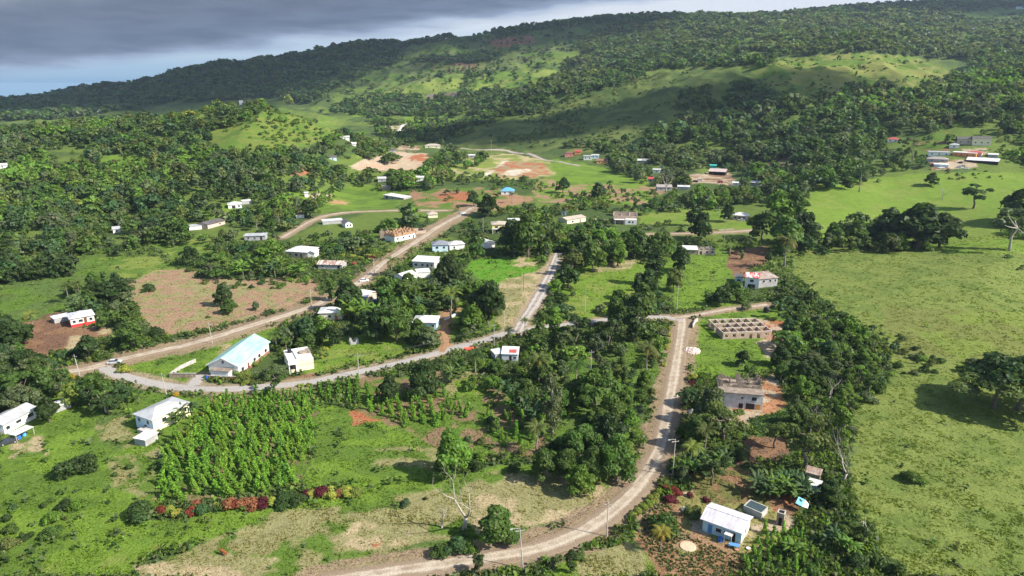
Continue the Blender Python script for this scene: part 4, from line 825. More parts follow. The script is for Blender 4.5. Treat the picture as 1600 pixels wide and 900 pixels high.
# other buildings: name, label, category, front-left px, front-right px | (length, yaw), depth, height, wall, roof, openings, extras
Rf = lambda k, r_, m: (k, r_, m)
house('two_storey_house', 'white two storey house with red zinc roof near the end of the side track', 'house', (1163,450), (1184,452), 9, 5.4, WHITE, Rf('gable', 1.1, ZREDW), [('f', .5, 3.2, 1.6, 1.2, 'win'), ('f', .5, .0, 3.2, 2.1, 'shade_panel'), ('l', .4, 3.2, 1.4, 1.2, 'win')], phrase='the red roofed house')
house('house_wing', 'grey block wing with dark and rusty roof sheets right of the red roofed house', 'house', (1185,450), (1214,447), 8, 4.2, GREYW, Rf('shed', .9, ZR), [('f', .25, 2.4, 1.1, 1.1, 'win'), ('f', .6, 2.4, 1.1, 1.1, 'win'), ('f', .88, 2.4, .8, 1.1, 'win')])
house('lean_to', 'low dark lean-to left of the red roofed two storey house', 'lean-to', (1148,441), (1160,442), 5, 2.6, LBLUE, Rf('shed', .4, ZD), [('f', .5, .2, 1.4, 1.4, 'shade_panel')])
house('half_roofed_house', 'small block room with a white zinc roof joined to roofless walls', 'house', (1068,397), (1089,398), 6, 2.7, OLDBLOCK, Rf('shed', .8, ZW), [('f', .3, .1, 1.0, 1.9, 'shade_panel'), ('f', .7, 1, 1.0, 1, 'win')], phrase='the half roofed block house')
ruin('roofless_rooms', 'roofless block rooms joined to the white roofed room by the farm lane', 'unfinished building', (1090,398), (1117,398), 7.5, 2.8, 3, 2, BLOCK, seed=6)
house('pink_house', 'pink house with white zinc roof on its own lawn beyond the farm lane', 'house', (1144,343), (1168,344), 7, 3.0, PINK, Rf('hip', 1.6, ZW), [('f', .2, 1, 1.4, 1.1, 'win'), ('f', .45, .1, 1, 2, 'brown'), ('f', .75, 1, 1.6, 1.1, 'win')], phrase='the pink house')
r, L_, mid, yaw = ruin('unfinished_block_house', 'large unfinished block house with white front room and three roofless bays', 'unfinished building', (958,349), (995,350), 15, 5.2, 3, 2, PBLOCK, 'the three bay house', seed=12, ring=mat('pale_mortar', (0.6,)*3))
MB().box(0, L_ / 2 - .3, -3.2, -.15, -1, 3.6).build('front_room', WHITE, r); MB().box(-L_ / 2 + .5, 0 - .2, -3.4, -.2, 3.0, 3.25).build('porch_roof', ZW, r)
for sx in (-.42, -.05): MB().box(L_ * sx, L_ * sx + .25, -3.3, -3.05, -1, 3.0).build('porch_post', WHITE, r)
MB().box(2.2, 3.6, -3.24, -3.19, 1.2, 2.4).build('window', GLASSD, r); MB().box(4.6, 5.6, -3.24, -3.19, 1.2, 2.4).build('window', GLASSD, r); BUSY.append((mid.x, mid.y - 2, 7))
house('old_house', 'old house with grey streaked roof among trees left of the three bay house', 'house', (886,350), (915,346), 9, 3.0, CREAM, Rf('gable', 1.0, ZT_), [('f', .3, .8, 1.4, 1.2, 'win'), ('f', .7, .1, 1, 2, 'brown')])
house('zinc_outhouse', 'tiny white outhouse with flat zinc roof beside the old house', 'outhouse', (881,336), (3.4, 0), 2.6, 3.0, LBLUE, Rf('shed', .3, ZW), [('f', .5, .1, .8, 1.9, 'shade_panel')], ov=.2)
house('blue_roofed_house', 'small white house with a bright blue hip roof on bare red ground', 'house', (783,304), (803,304), 8, 2.9, WHITE, Rf('hip', 2.6, ZBLUE), [('f', .3, 1, 1.2, 1.1, 'win'), ('f', .7, 1, 1.2, 1.1, 'win'), ('r', .5, 1, 1.2, 1.1, 'win')], phrase='the blue roofed house')
house('long_flat_house', 'long low house with a flat white roof beside the green playing field', 'house', (600,311), (631,312), 8, 3.0, GREYW, Rf('shed', .5, ZW), [('f', .15, .2, 2.2, 2.2, 'shade_panel'), ('f', .45, 1, 1.6, 1.1, 'win'), ('f', .75, 1, 1.6, 1.1, 'win')], phrase='the long flat roofed house')
house('white_house', 'white house with pale hip roof at the top of the small meadow', 'house', (357,326), (378,325), 9, 2.8, WHITE, Rf('hip', 1.6, ZW), [('f', .4, .2, 2.4, 1.8, 'shade_panel'), ('f', .8, 1, 1.2, 1, 'win')], phrase='the hip roofed white house')
house('zinc_shed', 'small white roofed shed right of the hip roofed white house', 'shed', (386,319), (6.5, 10), 4, 2.4, GREYW, Rf('shed', .4, ZW), ov=.2)
house('dark_roofed_house', 'house with a long dark brown roof above the small meadow', 'house', (325,358), (352,350), 9, 2.8, PINK, Rf('gable', 1.2, ZD), [('f', .7, 1, 1.2, 1, 'win')], phrase='the dark roofed house')
house('zinc_shed', 'white zinc roofed shed left of the dark roofed house', 'shed', (306,359), (7.5, 0), 4.5, 2.3, WHITE, Rf('shed', .5, ZG), ov=.2)
house('long_zinc_house', 'long narrow greyish house with flat zinc roof among bushes', 'house', (382,376), (415,375), 6, 2.8, GREYW, Rf('shed', .3, ZG), [('f', .2, 1, 1.2, 1, 'win'), ('f', .5, 1, 1.2, 1, 'win'), ('f', .8, .2, 1.2, 1.9, 'shade_panel')], phrase='the long zinc house')
house('white_roofed_bungalow', 'bungalow with a very bright white roof and pinkish walls above the yellow hedge', 'house', (447,401), (481,403), 12, 3.2, mat('buff_wall', (0.62, 0.50, 0.42)), Rf('hip', 1.9, ZW), [('f', .2, 1, 1.3, 1.1, 'win'), ('f', .48, .9, 1.6, 1.2, 'win'), ('f', .7, .1, 1, 2, 'brown'), ('r', .4, 1, 1.3, 1.1, 'win')], phrase='the white roofed bungalow')
house('bungalow_wing', 'white gabled wing at the right end of the bright roofed bungalow', 'house', (481,403), (492,403), 7, 3.0, WHITE, Rf('gable', 1.0, ZW), ridge='y')
house('rusty_cottage', 'low cottage with a blotchy rusty roof in the bushes under the bungalow', 'house', (497,420), (535,421), 7, 2.5, GREYW, Rf('gable', 1.1, ZSP), [('f', .2, .9, 1, 1, 'win'), ('f', .85, .1, 1.2, 1.8, 'shade_panel')], phrase='the rusty cottage')
# two storey with orange top
mid, L_, yaw = frame((617,379), (649,371), 9); r = empty('unfinished_two_storey_house', mid, yaw); tag(r, 'unfinished house beside the dirt road, white below with orange stained walls above', 'unfinished building')
MB().box(-L_ / 2, L_ / 2, 0, 9, -1, 3.4).build('wall', WHITE, r); MB().box(-L_ / 2 - .5, L_ / 2 + .3, -.6, 9.3, 3.4, 3.62).build('slab', mat('tan_slab', (0.46, 0.31, 0.19), (0.3, 0.19, 0.12)), r)
openings(r, L_, 9, 3.4, [('f', .15, 1.2, 1.2, 1.2, 'win'), ('f', .42, 1.2, 1.2, 1.2, 'win'), ('f', .7, 1.2, 1.2, 1.2, 'win'), ('f', .9, .2, 1, 2, 'brown')])
ruin(None, None, None, None, None, 9, 2.6, 4, 3, RUSTBLOCK, jag=1.4, seed=21, zb=3.62, parent=r, mid=mid, L0=L_, yaw=yaw); register('the orange topped house', mid, L_, 9, yaw, 6)
ruin('roofless_outbuilding', 'small roofless brown outbuilding left of the orange topped unfinished house', 'unfinished building', (601,372), (5.5, 0), 5, 4.6, 1, 1, OLDBLOCK, jag=1.4, seed=3)
ruin('open_block_yard', 'low block walled yard at the roadside right of the orange topped house', 'unfinished building', (658,365), (6.5, 20), 8, 1.9, 1, 1, PBLOCK, win=False, seed=3)
house('tan_roofed_cottage', 'cottage with a tan hip roof half hidden above the dirt road', 'house', (669,341), (684,340), 7, 2.6, CREAM, Rf('hip', 1.6, ZT_), phrase='the tan roofed cottage')
house('gable_cottage', 'small white gabled cottage with dark roof side beside the village road', 'house', (540,356), (551,355), 8, 3.0, WHITE, Rf('gable', 1.3, ZD), [('f', .3, 1, 1, 1.1, 'win'), ('f', .7, 1, 1, 1.1, 'win')], ridge='y', phrase='the gabled cottage')
house('zinc_shed', 'low pale zinc roofed shed by the village road', 'shed', (520,350), (13, 8), 5, 2.2, GREYW, Rf('shed', .5, ZL), ov=.2)
house('red_hut', 'tiny reddish hut among trees left of the village road', 'hut', (469,341), (5.5, 0), 4.5, 2.6, WHITE, Rf('hip', 1.0, mat('maroon_roof', (0.2, 0.09, 0.08))), ov=.3)
r, L_ = house('yellow_porch_house', 'yellow two storey house with a front porch and grey roof above the trees', 'house', (769,365), (792,364), 9, 5.6, YELLOW, Rf('hip', 1.4, ZT_), [('f', .3, 3.3, 1.8, 1.3, 'win'), ('f', .75, 3.3, 1.5, 1.3, 'win'), ('f', .3, .5, 1.2, 2, 'shade_panel'), ('f', .75, .7, 1.4, 1.3, 'win')], phrase='the yellow porch house')
MB().box(-L_ / 2 - .2, L_ / 2 + .2, -1.6, -.02, 2.7, 2.9).build('balcony', CONC, r); MB().box(-L_ / 2 - .2, L_ / 2 + .2, -1.6, -1.5, 2.9, 3.7).build('balustrade', WHITE, r)
for sx in (-.48, -.1, .3, .46): MB().box(L_ * sx, L_ * sx + .22, -1.58, -1.36, -1, 2.7).build('porch_post', WHITE, r)
house('white_annex', 'low white concrete annex with flat roof behind the yellow porch house', 'house', (806,352), (10, 0), 7, 3.2, GREYW, Rf('flat', .2, ZW))
house('white_hall', 'small white hall with curved pale roof below the yellow porch house', 'house', (757,389), (773,386), 13, 3.2, WHITE, Rf('gable', 1.0, ZW), ridge='y', phrase='the small white hall')
house('grey_roofed_house', 'white house with dark grey hip roof behind the large white roofed house', 'house', (676,394), (700,393), 8, 4.0, LBLUE, Rf('hip', 1.8, mat('slate_roof', (0.22, 0.23, 0.27), (0.16, 0.17, 0.2))), [('f', .3, 2.0, 1.5, 1.1, 'win'), ('f', .75, 2.0, 1.2, 1.1, 'win')], phrase='the grey roofed house')
house('grey_long_roof', 'house with a long faded lilac grey roof right of the grey roofed house', 'house', (703,391), (726,389), 7, 3.0, WHITE, Rf('hip', 1.4, ZL), [('f', .3, 1, 1, 1, 'win')])
house('large_white_house', 'large house with white flat roof on the low side of the dirt road', 'house', (645,418), (679,420), 8, 3.4, mat('whitish_wall', (0.62, 0.60, 0.58), (0.48, 0.45, 0.42)), Rf('shed', .9, ZW), [('f', .15, 1.1, 1.5, 1.2, 'win'), ('f', .45, 1.1, 1.2, 1.2, 'win'), ('f', .68, .1, 1.1, 2.1, 'brown'), ('f', .88, 1.1, 1, 1.2, 'win')], phrase='the large white house')
house('white_roofed_cottage', 'cottage with bright white gable roof in the palms below the large white house', 'house', (632,443), (651,437), 7, 3.0, WHITE, Rf('gable', 1.2, ZW), [('f', .5, 1, 1.2, 1, 'win')], phrase='the palm cottage')
house('zinc_shed', 'small white zinc shed at the right of the cottage in the palms', 'shed', (662,434), (6.5, 8), 5, 2.8, WHITE, Rf('shed', .5, ZW), ov=.2)
house('white_cottage', 'white cottage with pale hip roof close beside the wide dirt road', 'house', (551,470), (573,474), 8, 3.0, mat('buff_wall', (0.6,)*3), Rf('gable', 1.1, ZW), [('f', .3, 1, 1.1, 1, 'win'), ('f', .7, .1, 1, 2, 'brown'), ('r', .4, 1, 1, 1, 'win')], phrase='the roadside white cottage')
house('orange_doored_cottage', 'cream cottage with an orange door and pale curved roof', 'house', (499,500), (535,499), 7, 3.0, CREAM, Rf('hip', 1.3, ZW), [('f', .74, .1, 1.1, 2, 'orange'), ('f', .45, 1, 1.1, 1, 'win')], phrase='the orange doored cottage')
house('light_blue_cottage', 'cottage with light blue end wall and bright white roof behind round bushes', 'house', (646,515), (682,515), 7.5, 3.1, mat('powder_blue_paint', (0.52, 0.72, 0.84)), Rf('hip', 1.5, ZW), [('f', .85, 1.2, 1.0, .9, 'win'), ('f', .4, 1, 1.1, 1, 'win')], phrase='the light blue cottage')
house('zinc_shed', 'tiny white roofed shed left of the light blue cottage', 'shed', (637,503), (3.4, 0), 3, 2.2, GREYW, Rf('shed', .3, ZW), ov=.2)
# small ruined box on the lawn
ruin('ruined_block_hut', 'little roofless whitish block hut on the mown lawn', 'ruin', (554,538), (2.9, 8), 2.8, 2.2, 1, 1, GREYW, 'the ruined hut', jag=.8, seed=14, win=True)
# flat roofed white house
r, L_ = house('flat_roofed_house', 'white flat roofed house with an open porch beside the paved road', 'house', (453,583), (491,576), 10.5, 3.7, CREAM, Rf('flat', .2, mat('white_slab', (0.74, 0.72, 0.70), (0.46, 0.42, 0.38), scale=.35)), [('f', .68, .6, .01, .01, 'win')], phrase='the flat roofed white house', ov=.1)
MB().box(-L_ / 2 - .4, -L_ / 2 + 2.2, -1.9, -.02, 3.5, 3.72).build('porch_roof', WHITE, r); MB().box(-L_ / 2 + .25, -L_ / 2 + 2.0, -.08, -.02, 1.2, 2.9).build('porch_shade_panel', SHADEFILL, r)  # porch recess shade painted as a flat dark panel
for a, b_ in ((-L_ / 2 - .3, -1.8), (-L_ / 2 + 1.9, -1.8)): MB().box(a, a + .22, b_, b_ + .22, -1, 3.5).build('porch_post', WHITE, r)
b = MB(); b.v = [(-L_ / 2 + 2.2, -1.8, -.5), (-L_ / 2 + 2.45, -1.8, -.5), (-L_ / 2 + 2.45, -.1, 2.2), (-L_ / 2 + 2.2, -.1, 2.2), (-L_ / 2 + 2.2, -.1, -.5), (-L_ / 2 + 2.45, -.1, -.5)]; b.f = [(0, 1, 2, 3), (0, 3, 4), (1, 5, 2), (0, 4, 5, 1), (4, 3, 2, 5)]; b.build('stair', WHITE, r)
MB().box(.4, 2.9, 5.2, 7.4, 3.92, 4.5).build('roof_hatch', OLDBLOCK, r); MB().box(-1.4, -1.1, 1.5, 9.6, 3.93, 4.15).build('upstand', GREYW, r); MB().box(3.0, 4.2, 5.0, 9.8, 3.93, 4.02).build('stain_slab', SLAB, r); MB().box(-L_ / 2, L_ / 2, 10.2, 10.45, 3.9, 4.3).build('parapet', WHITE, r)
MB().tube([(-2.3, 8.6, 3.92), (-2.3, 8.6, 5.2)], [.75, .65], 12).build('water_tank', BLACKPL, r)
# church
r, L_ = house('church', 'white church hall with a long pale green zinc roof beside the paved road', 'church', (328,587), (374,589), 21, 4.2, WHITE, Rf('gable', 2.5, ZGREEN), [('f', .22, 1.7, 1.2, 1.1, 'win'), ('f', .5, 4.6, .7, .9, 'win')] + [('r', u, 1.3, 1.6, 1.2, 'win') for u in (.12, .50, .66, .88)] + [('r', .30, .1, 1.2, 2.4, 'brown')] + [('l', u, 1.3, 1.6, 1.2, 'win') for u in (.15, .4, .65, .88)], (BRICKRED, 1.0), 'the green roofed church', ridge='y', ov=.6)
MB().box(-L_ * .30, L_ * .30, -2.6, -.08, -1, 3.0).build('porch', WHITE, r); b = MB(); b.box(-L_ * .32, L_ * .34, -2.9, -.06, 3.0, 3.2); b.build('porch_roof', SLAB, r); MB().box(-L_ * .31, L_ * .31, -2.68, -2.62, -1, .95).build('porch_plinth', BRICKRED, r)
b = MB(); b.prism([(-L_ / 2 - .62, 3.72), (0, 6.52), (L_ / 2 + .62, 3.72), (L_ / 2 + .62, 4.05), (0, 6.85), (-L_ / 2 - .62, 4.05)], -.75, -.61); b.v = [(y, x, z) for x, y, z in b.v]; b.f = [f[::-1] for f in b.f]; b.build('bargeboard', WHITE, r)
def wall_line(name, label, pts, h, m, t=.25, cat='wall', cap=None, group=None):
    g = densify([G(*p) for p in pts], 2.5); o_ = g[0].copy(); r = empty(name, o_)
    for nm_, mm_, z0, z1, k in (('block_face', m, -.5, h, 1), ('coping', cap or CONC, h + .003, h + .1, 1.25)):
        b = MB()
        for i, e in enumerate(g):
            dr = g[min(i + 1, len(g) - 1)] - g[max(i - 1, 0)]; nn = Vector((-dr.y, dr.x, 0)).normalized() * t / 2 * k; zz = float(Zat(e.x, e.y)) - o_.z
            for sg, z in ((-1, z0), (1, z0), (1, z1), (-1, z1)): v = e + nn * sg - o_; b.v.append((v.x, v.y, zz + z))
        for i in range(len(g) - 1): b.f += [(4 * i + q_, 4 * i + (q_ + 1) % 4, 4 * i + 4 + (q_ + 1) % 4, 4 * i + 4 + q_) for q_ in range(4)]
        b.f += [(3, 2, 1, 0), tuple(4 * (len(g) - 1) + q_ for q_ in range(4))]; b.build(nm_, mm_, r)
    tag(r, label, cat, group); return r
wall_line('block_wall', 'grey block wall beside the church lawn, left of the gate', [(265,590),(285,590),(306,590)], 1.5, OLDBLOCK)
wall_line('block_wall', 'low wall running back along the left side of the church yard', [(266,589),(282,577),(306,566)], 1.2, CONC)
wall_line('block_wall', 'brown wall in front of the church between drive and hedge', [(322,592),(345,594),(369,594)], 1.3, BRICKRED)
wall_line('block_wall', 'whitish low wall between the earth path and the light blue cottage', [(694,501),(704,497),(714,492)], 1.0, WHITE)
wall_line('block_wall', 'pale block gatepost wall at the head of the broad dirt road', [(1082,513),(1086,505),(1090,502)], 1.4, CONC)
wall_line('block_wall', 'low red painted wall in front of the pink house', [(1099,361),(1110,360),(1121,360)], .9, mat('faded_red_wall', (0.55, 0.2, 0.16)))
wall_line('block_wall', 'dark stone wall in front of the pink house, right of the red one', [(1123,361),(1135,360),(1146,359)], .8, OLDBLOCK)
barrel((324,593), 'blue plastic drum at the church gate', BLUEPL, .4, 1.0)
barrel((578,470), 'blue water drum behind the white cottage beside the dirt road', BLUEPL, .7, 1.6)
barrel((586,472), 'second blue drum, further right behind the white cottage beside the dirt road', BLUEPL, .6, 1.3)
# house with red plinth
r, L_ = house('red_plinth_house', 'white house with a red painted base and grey hip roof on the brown clearing', 'house', (112,512), (149,505), 8, 3.6, mat('offwhite_wall', (0.78, 0.74, 0.68)), Rf('hip', 1.4, ZL), [('f', .15, 1.7, 1, 1, 'win'), ('f', .42, 1.7, 1.4, 1, 'win'), ('f', .62, 1.1, 1, 2, 'brown'), ('f', .85, 1.7, 1, 1, 'win'), ('l', .5, 1.7, 1, 1, 'win')], (REDP, 1.1), 'the red based house')
MB().box(L_ * .08, L_ * .17, -1.2, -.05, -.6, 1.0).build('step', REDP, r)
house('zinc_shed', 'low lilac roofed shed joined to the left of the red based house', 'shed', (98,503), (5.5, 15), 4, 1.9, GREYW, Rf('shed', .3, ZL), ov=.2)
# pale blue house lower left, and neighbours
r, L_ = house('pale_blue_house', 'pale blue and cream house with grey hip roof above the farm field', 'house', (214,667), (241,676), 11.5, 4.0, LBLUE, Rf('hip', 1.3, ZG), [('f', .22, 2.2, .9, 1.0, 'win'), ('f', .72, 2.2, .9, 1.0, 'win'), ('r', .85, 2.0, 1.3, 1.2, 'win'), ('r', .3, 1.9, 1.3, 1.2, 'win'), ('f', .55, .2, 1.0, 1.4, 'shade_panel')], phrase='the pale hillside house', ov=.5)
MB().box(L_ / 2 + .012, L_ / 2 + .035, .02, 11.48, -1, 3.95).build('side_wall', CREAM, r); MB().box(-.2, L_ / 2, -2.2, -.05, -.6, 1.2).build('step', CONC, r)
barrel((221,651), 'white water tank on a stand behind the pale blue hillside house', WHITE, .8, 1.5)
house('concrete_shed', 'small flat roofed white shed just below the pale blue hillside house', 'shed', (211,695), (228,698), 4.2, 1.9, GREYW, Rf('flat', .2, mat('white_slab', (0.7,)*3)), ov=.25, phrase='the flat white shed')
r, L_ = house('long_white_house', 'long white house with grey zinc roof at the left edge of the view', 'house', (8,679), (58,652), 6.0, 3.1, WHITE, Rf('gable', 1.0, ZG), [('f', .12, 1.0, 1.1, 1.0, 'win'), ('f', .45, 1.3, 1.6, .8, 'win'), ('f', .82, 1.2, 1.8, 1.0, 'win'), ('l', .5, .9, 1.2, 1.2, 'win')], phrase='the long white house', ov=.5)
r = small('carport', 'white roofed carport sheltering blue things in front of the long white house', 'carport', (35,684), [('roof', T(5.2, 3.0, 2.3, .1), ZW)] + [('post', MB().box(sx * 2.4 - .06, sx * 2.4 + .06, sy * 1.3 - .06, sy * 1.3 + .06, -.3, 2.2), CONC) for sx in (-1, 1) for sy in (-1, 1)], yaw=33, busy=3)
barrel((30,686), 'blue drum under the carport of the long white house', BLUEPL, .55, 1.0, group=None); barrel((38,681), 'lighter blue drum further back under the same carport', mat('sky_blue_plastic', (0.12, 0.42, 0.75)), .5, .9)
house('zinc_shed', 'little white roofed shed beside the leaning bare trunk', 'shed', (99,641), (4.4, 20), 3, 1.8, GREYW, Rf('shed', .3, ZW), ov=.3, phrase='the shed by the leaning trunk')
# red and white hut beside the paved road
r, L_ = house('patched_hut', 'small hut with a red and white patched zinc roof among banana plants', 'hut', (784,563), (809,564), 4.6, 2.4, mat('zinc_wall', (0.60, 0.62, 0.66), (0.48, 0.5, 0.54)), Rf('shed', .9, ZW), [('f', .55, .1, .8, 1.7, 'shade_panel'), ('f', .82, .8, .9, .7, 'win')], phrase='the patched hut', ov=.25)
b = MB(); b.v = [(-.4, .3, 2.56), (2.2, .6, 2.62), (2.2, 2.9, 3.08), (-.4, 2.6, 3.02)]; b.v += [(x, y, z + .05) for x, y, z in b.v]; b.f = [(4, 5, 6, 7), (0, 1, 5, 4), (1, 2, 6, 5), (2, 3, 7, 6), (3, 0, 4, 7), (3, 2, 1, 0)]; b.build('red_roof_sheet', ZRED, r)
house('lean_to', 'pale zinc lean-to on the left side of the patched hut', 'lean-to', (780,561), (3.0, 25), 3.4, 2.0, GREYW, Rf('shed', .5, ZL), ov=.2)
small('red_tarp_stall', 'low red tarpaulin cover beside the paved road left of the patched hut', 'tarpaulin', (733,548), [('cover', MB().prism([(-.9, 0), (.9, 0), (.8, 1.0), (0, 1.4), (-.8, 1.0)], -1.7, 1.7), mat('red_tarp', (0.75, 0.07, 0.04), (0.6, 0.1, 0.06))), ('frame', MB().box(-1.8, 1.8, -.95, -.9, 0, .4).box(-1.8, 1.8, .9, .95, 0, .4), BARK)], yaw=8, busy=2); CLEAR.append((722, 742, 536, 548, 230))
# far villages
def far(name, label, px, Lp, D, h, wall, rk, rise, rm, ops=3, yaw=0, cat='house', phrase=None):
    p = G(*px); sl = math.sqrt(p.x ** 2 + p.y ** 2 + (CAMH - p.z) ** 2); L_ = Lp * sl / F
    return house(name, label, cat, px, (L_, yaw), D, h, wall, (rk, rise, rm), [('f', (i + .5) / ops, h * .38, 1.2, 1.1, 'win') for i in range(ops)] if ops else (), phrase=phrase)
far('yellow_villa', 'cream two storey villa with arched gables at the top of the right village', (1533,228), 20, 10, 6.8, CREAM, 'gable', 1.6, ZD, 3, 10, phrase='the cream villa')
far('long_dark_house', 'long cream building with dark roof left of the cream villa', (1512,226), 24, 10, 5.5, mat('dull_cream', (0.5, 0.44, 0.34)), 'gable', 1.6, ZD, 3, 10)
far('orange_house', 'bright orange house with flat white roof in the right village', (1506,245), 26, 10, 3.6, ORANGE, 'flat', .2, ZW, 4, -8, phrase='the bright orange house')
far('red_roofed_annex', 'pinkish annex with a small red roof right of the bright orange house', (1523,244), 14, 8, 3.2, PINK, 'hip', 1.2, ZRED, 1, -5)
far('white_village_house', 'white flat roofed house at the left of the right village', (1467,243), 24, 9, 3.6, WHITE, 'flat', .2, ZG, 3, 6, phrase='the white village house')
far('grey_village_house', 'house with a wide grey roof in front of the white village house', (1464,253), 24, 9, 2.8, GREYW, 'hip', 1.8, mat('grey_brown_roof', (0.34, 0.30, 0.29), (0.25, 0.22, 0.21)), 2, 0)
far('long_open_shed', 'long open shed with white roof at the right of the right village', (1534,255), 34, 11, 2.6, SHADEFILL, 'shed', 1.6, ZW, 0, -4, 'shed', phrase='the long open shed')  # solid near-black walls paint the shade under the roof
far('red_roofed_cottage', 'lone cottage with red hip roof high in the trees', (1395,222), 13, 8, 3.2, WHITE, 'hip', 1.8, ZRED, 2, 0, phrase='the lone red roofed cottage')
far('white_awning', 'white awning over the parked cars of the right village', (1470,261), 16, 5, 2.2, LBLUE, 'shed', .5, ZW, 0, 0, 'awning')
far('small_pink_house', 'small red and pink house at the left of the centre village', (889,245), 12, 9, 4.2, mat('salmon_paint', (0.70, 0.25, 0.2)), 'hip', 2.0, mat('maroon_roof', (0.2,)*3), 2, 5, phrase='the red and pink house')
far('orange_annex', 'orange annex behind the red and pink house', (903,241), 10, 8, 3.6, ORANGE, 'gable', 1.2, ZRED, 1, 0)
far('white_two_level_house', 'white two level house in the middle of the centre village', (918,250), 12, 9, 4.6, WHITE, 'flat', .2, ZG, 2, 0, phrase='the white two level house')
far('white_village_house', 'white house with grey flat roof right of the two level one', (930,248), 11, 9, 4.0, LBLUE, 'flat', .2, ZW, 2, 0)
far('orange_brown_house', 'house with orange end and brown roof at the right of the centre village', (941,256), 17, 9, 3.8, mat('orange_yellow_paint', (0.75, 0.38, 0.12)), 'gable', 1.6, mat('brown_roof', (0.25, 0.13, 0.09)), 2, 4, phrase='the orange and brown house')
far('white_roofed_shop', 'white roofed building half hidden by the trees right of the centre village', (1003,255), 18, 9, 3.2, GREYW, 'shed', 1.0, ZW, 2, 0, phrase='the white roofed shop')
far('open_workshop', 'open workshop with pinkish zinc roof on the sandy yard', (1120,274), 24, 13, 3.6, SHADEFILL, 'shed', 1.6, ZP, 0, -6, 'workshop', phrase='the open workshop')  # closed box; shaded interior put into the dark wall colour
far('teal_shed', 'small teal roofed shed behind the open workshop', (1114,264), 9, 6, 3.6, mat('teal_paint', (0.05, 0.42, 0.38)), 'shed', .4, mat('teal_roof', (0.06, 0.48, 0.42)), 0, 0, 'shed')
far('pale_roof_house', 'house with a pale grey roof among trees right of the open workshop', (1181,290), 14, 7, 2.8, GREYW, 'gable', 1.2, ZL, 2, -6)
far('small_white_hut', 'small white hut between the pale roof and the open workshop', (1150,290), 10, 5, 2.4, WHITE, 'shed', .4, ZW, 1, 0, 'hut')
far('long_grey_barn', 'long low grey brown roofed building by the sandy yard', (1038,298), 22, 9, 3.2, GREYW, 'gable', 1.6, mat('grey_brown_roof', (0.3,)*3), 2, 8, 'barn')
far('tan_roofed_bungalow', 'bungalow with broad tan roof above the trees at the end of the valley', (676,231), 23, 12, 3.2, CREAM, 'hip', 2.0, ZT_, 2, 0, phrase='the tan roofed bungalow')
far('small_white_hut', 'small white roofed hut standing in the yellow field', (737,247), 10, 7, 3.2, GREYW, 'shed', .6, ZW, 1, 0, 'hut', phrase='the hut in the yellow field')
far('white_roofed_hut', 'white roofed hut below the pale sandy ground, nearer the road', (656,283), 12, 8, 3.4, WHITE, 'shed', .8, ZW, 1, 0, 'hut')
far('grey_roofed_hut', 'greyish roofed hut among trees left of the pale sandy ground', (597,284), 12, 8, 3.2, GREYW, 'shed', .8, ZL, 1, 0, 'hut')
far('rusty_roofed_hut', 'dull rusty hut behind the long flat roofed house', (604,297), 13, 7, 3.0, OLDBLOCK, 'shed', .6, ZR, 0, 0, 'hut')
far('blue_grey_hut', 'bluish hut half hidden at the foot of the left hill', (520,250), 11, 7, 3.6, LBLUE, 'gable', 1.2, ZD, 1, 0, 'hut')
far('hillfoot_house', 'white roofed house in the trees below the left hill', (539,218), 13, 9, 3.6, WHITE, 'shed', 1.0, ZW, 1, 0)
far('hillfoot_hut', 'smaller white hut in the trees right of the hillfoot house', (553,228), 7, 6, 3.0, WHITE, 'gable', 1.2, ZW, 0, 0, 'hut')
far('dark_gabled_hut', 'dark gabled hut left of the pale sandy ground', (613,238), 12, 8, 3.2, GREYW, 'gable', 1.4, ZD, 1, 0, 'hut')
far('hill_chapel', 'tiny white chapel on the crest of the left hill', (377,163), 5, 7, 5.0, mat('chapel_white', (0.78, 0.8, 0.86)), 'gable', 5.0, ZW, 0, 0, 'chapel', phrase='the hill chapel')
far('ridge_house', 'pale building on the skyline at the top right corner', (1597,14), 12, 14, 8.0, LBLUE, 'gable', 3.0, ZW, 2, 0, 'building')
far('left_edge_house', 'white roofed house in the forest at the left edge', (4,263), 14, 9, 3.0, WHITE, 'shed', .9, ZW, 1, 0)
far('forest_hut', 'little white hut in the forest above the small meadow', (183,364), 9, 6, 2.6, WHITE, 'gable', 1.2, ZG, 1, 0, 'hut')
far('forest_hut', 'distant pale hut on the dark ridge, lower left of the chapel', (155,175), 5, 9, 4.0, WHITE, 'gable', 1.5, ZW, 0, 0, 'hut'); far('forest_hut', 'distant pale hut on the dark ridge, closest to the chapel', (212,168), 6, 9, 4.0, WHITE, 'gable', 1.5, ZW, 0, 0, 'hut')
far('concrete_shelter', 'small white shelter at the edge of the playing field', (479,308), 5, 3, 3.4, WHITE, 'shed', .4, ZW, 0, 0, 'shelter')
far('roadside_shop', 'small flat white building left of the blue car in the centre village', (1026,270), 11, 8, 3.4, WHITE, 'flat', .2, ZW, 1, 0)
far('zinc_shed', 'low zinc shed in front of the sandy yard', (1068,296), 17, 6, 2.4, GREYW, 'shed', .5, ZL, 0, 0, 'shed')
far('red_roofed_hut', 'small rusty red hut at the lower left of the sandy yard', (1016,284), 8, 6, 3.0, PINK, 'gable', 1.2, ZRED, 1, 0, 'hut')
far('hillside_house', 'white house uphill in the trees between the white village house and the cream villa', (1490,232), 10, 8, 3.4, WHITE, 'hip', 1.4, ZG, 1, 0)
far('zinc_shed', 'small pale shed at the right end behind the long open shed', (1551,246), 10, 7, 2.6, GREYW, 'shed', .6, ZW, 0, 0, 'shed')
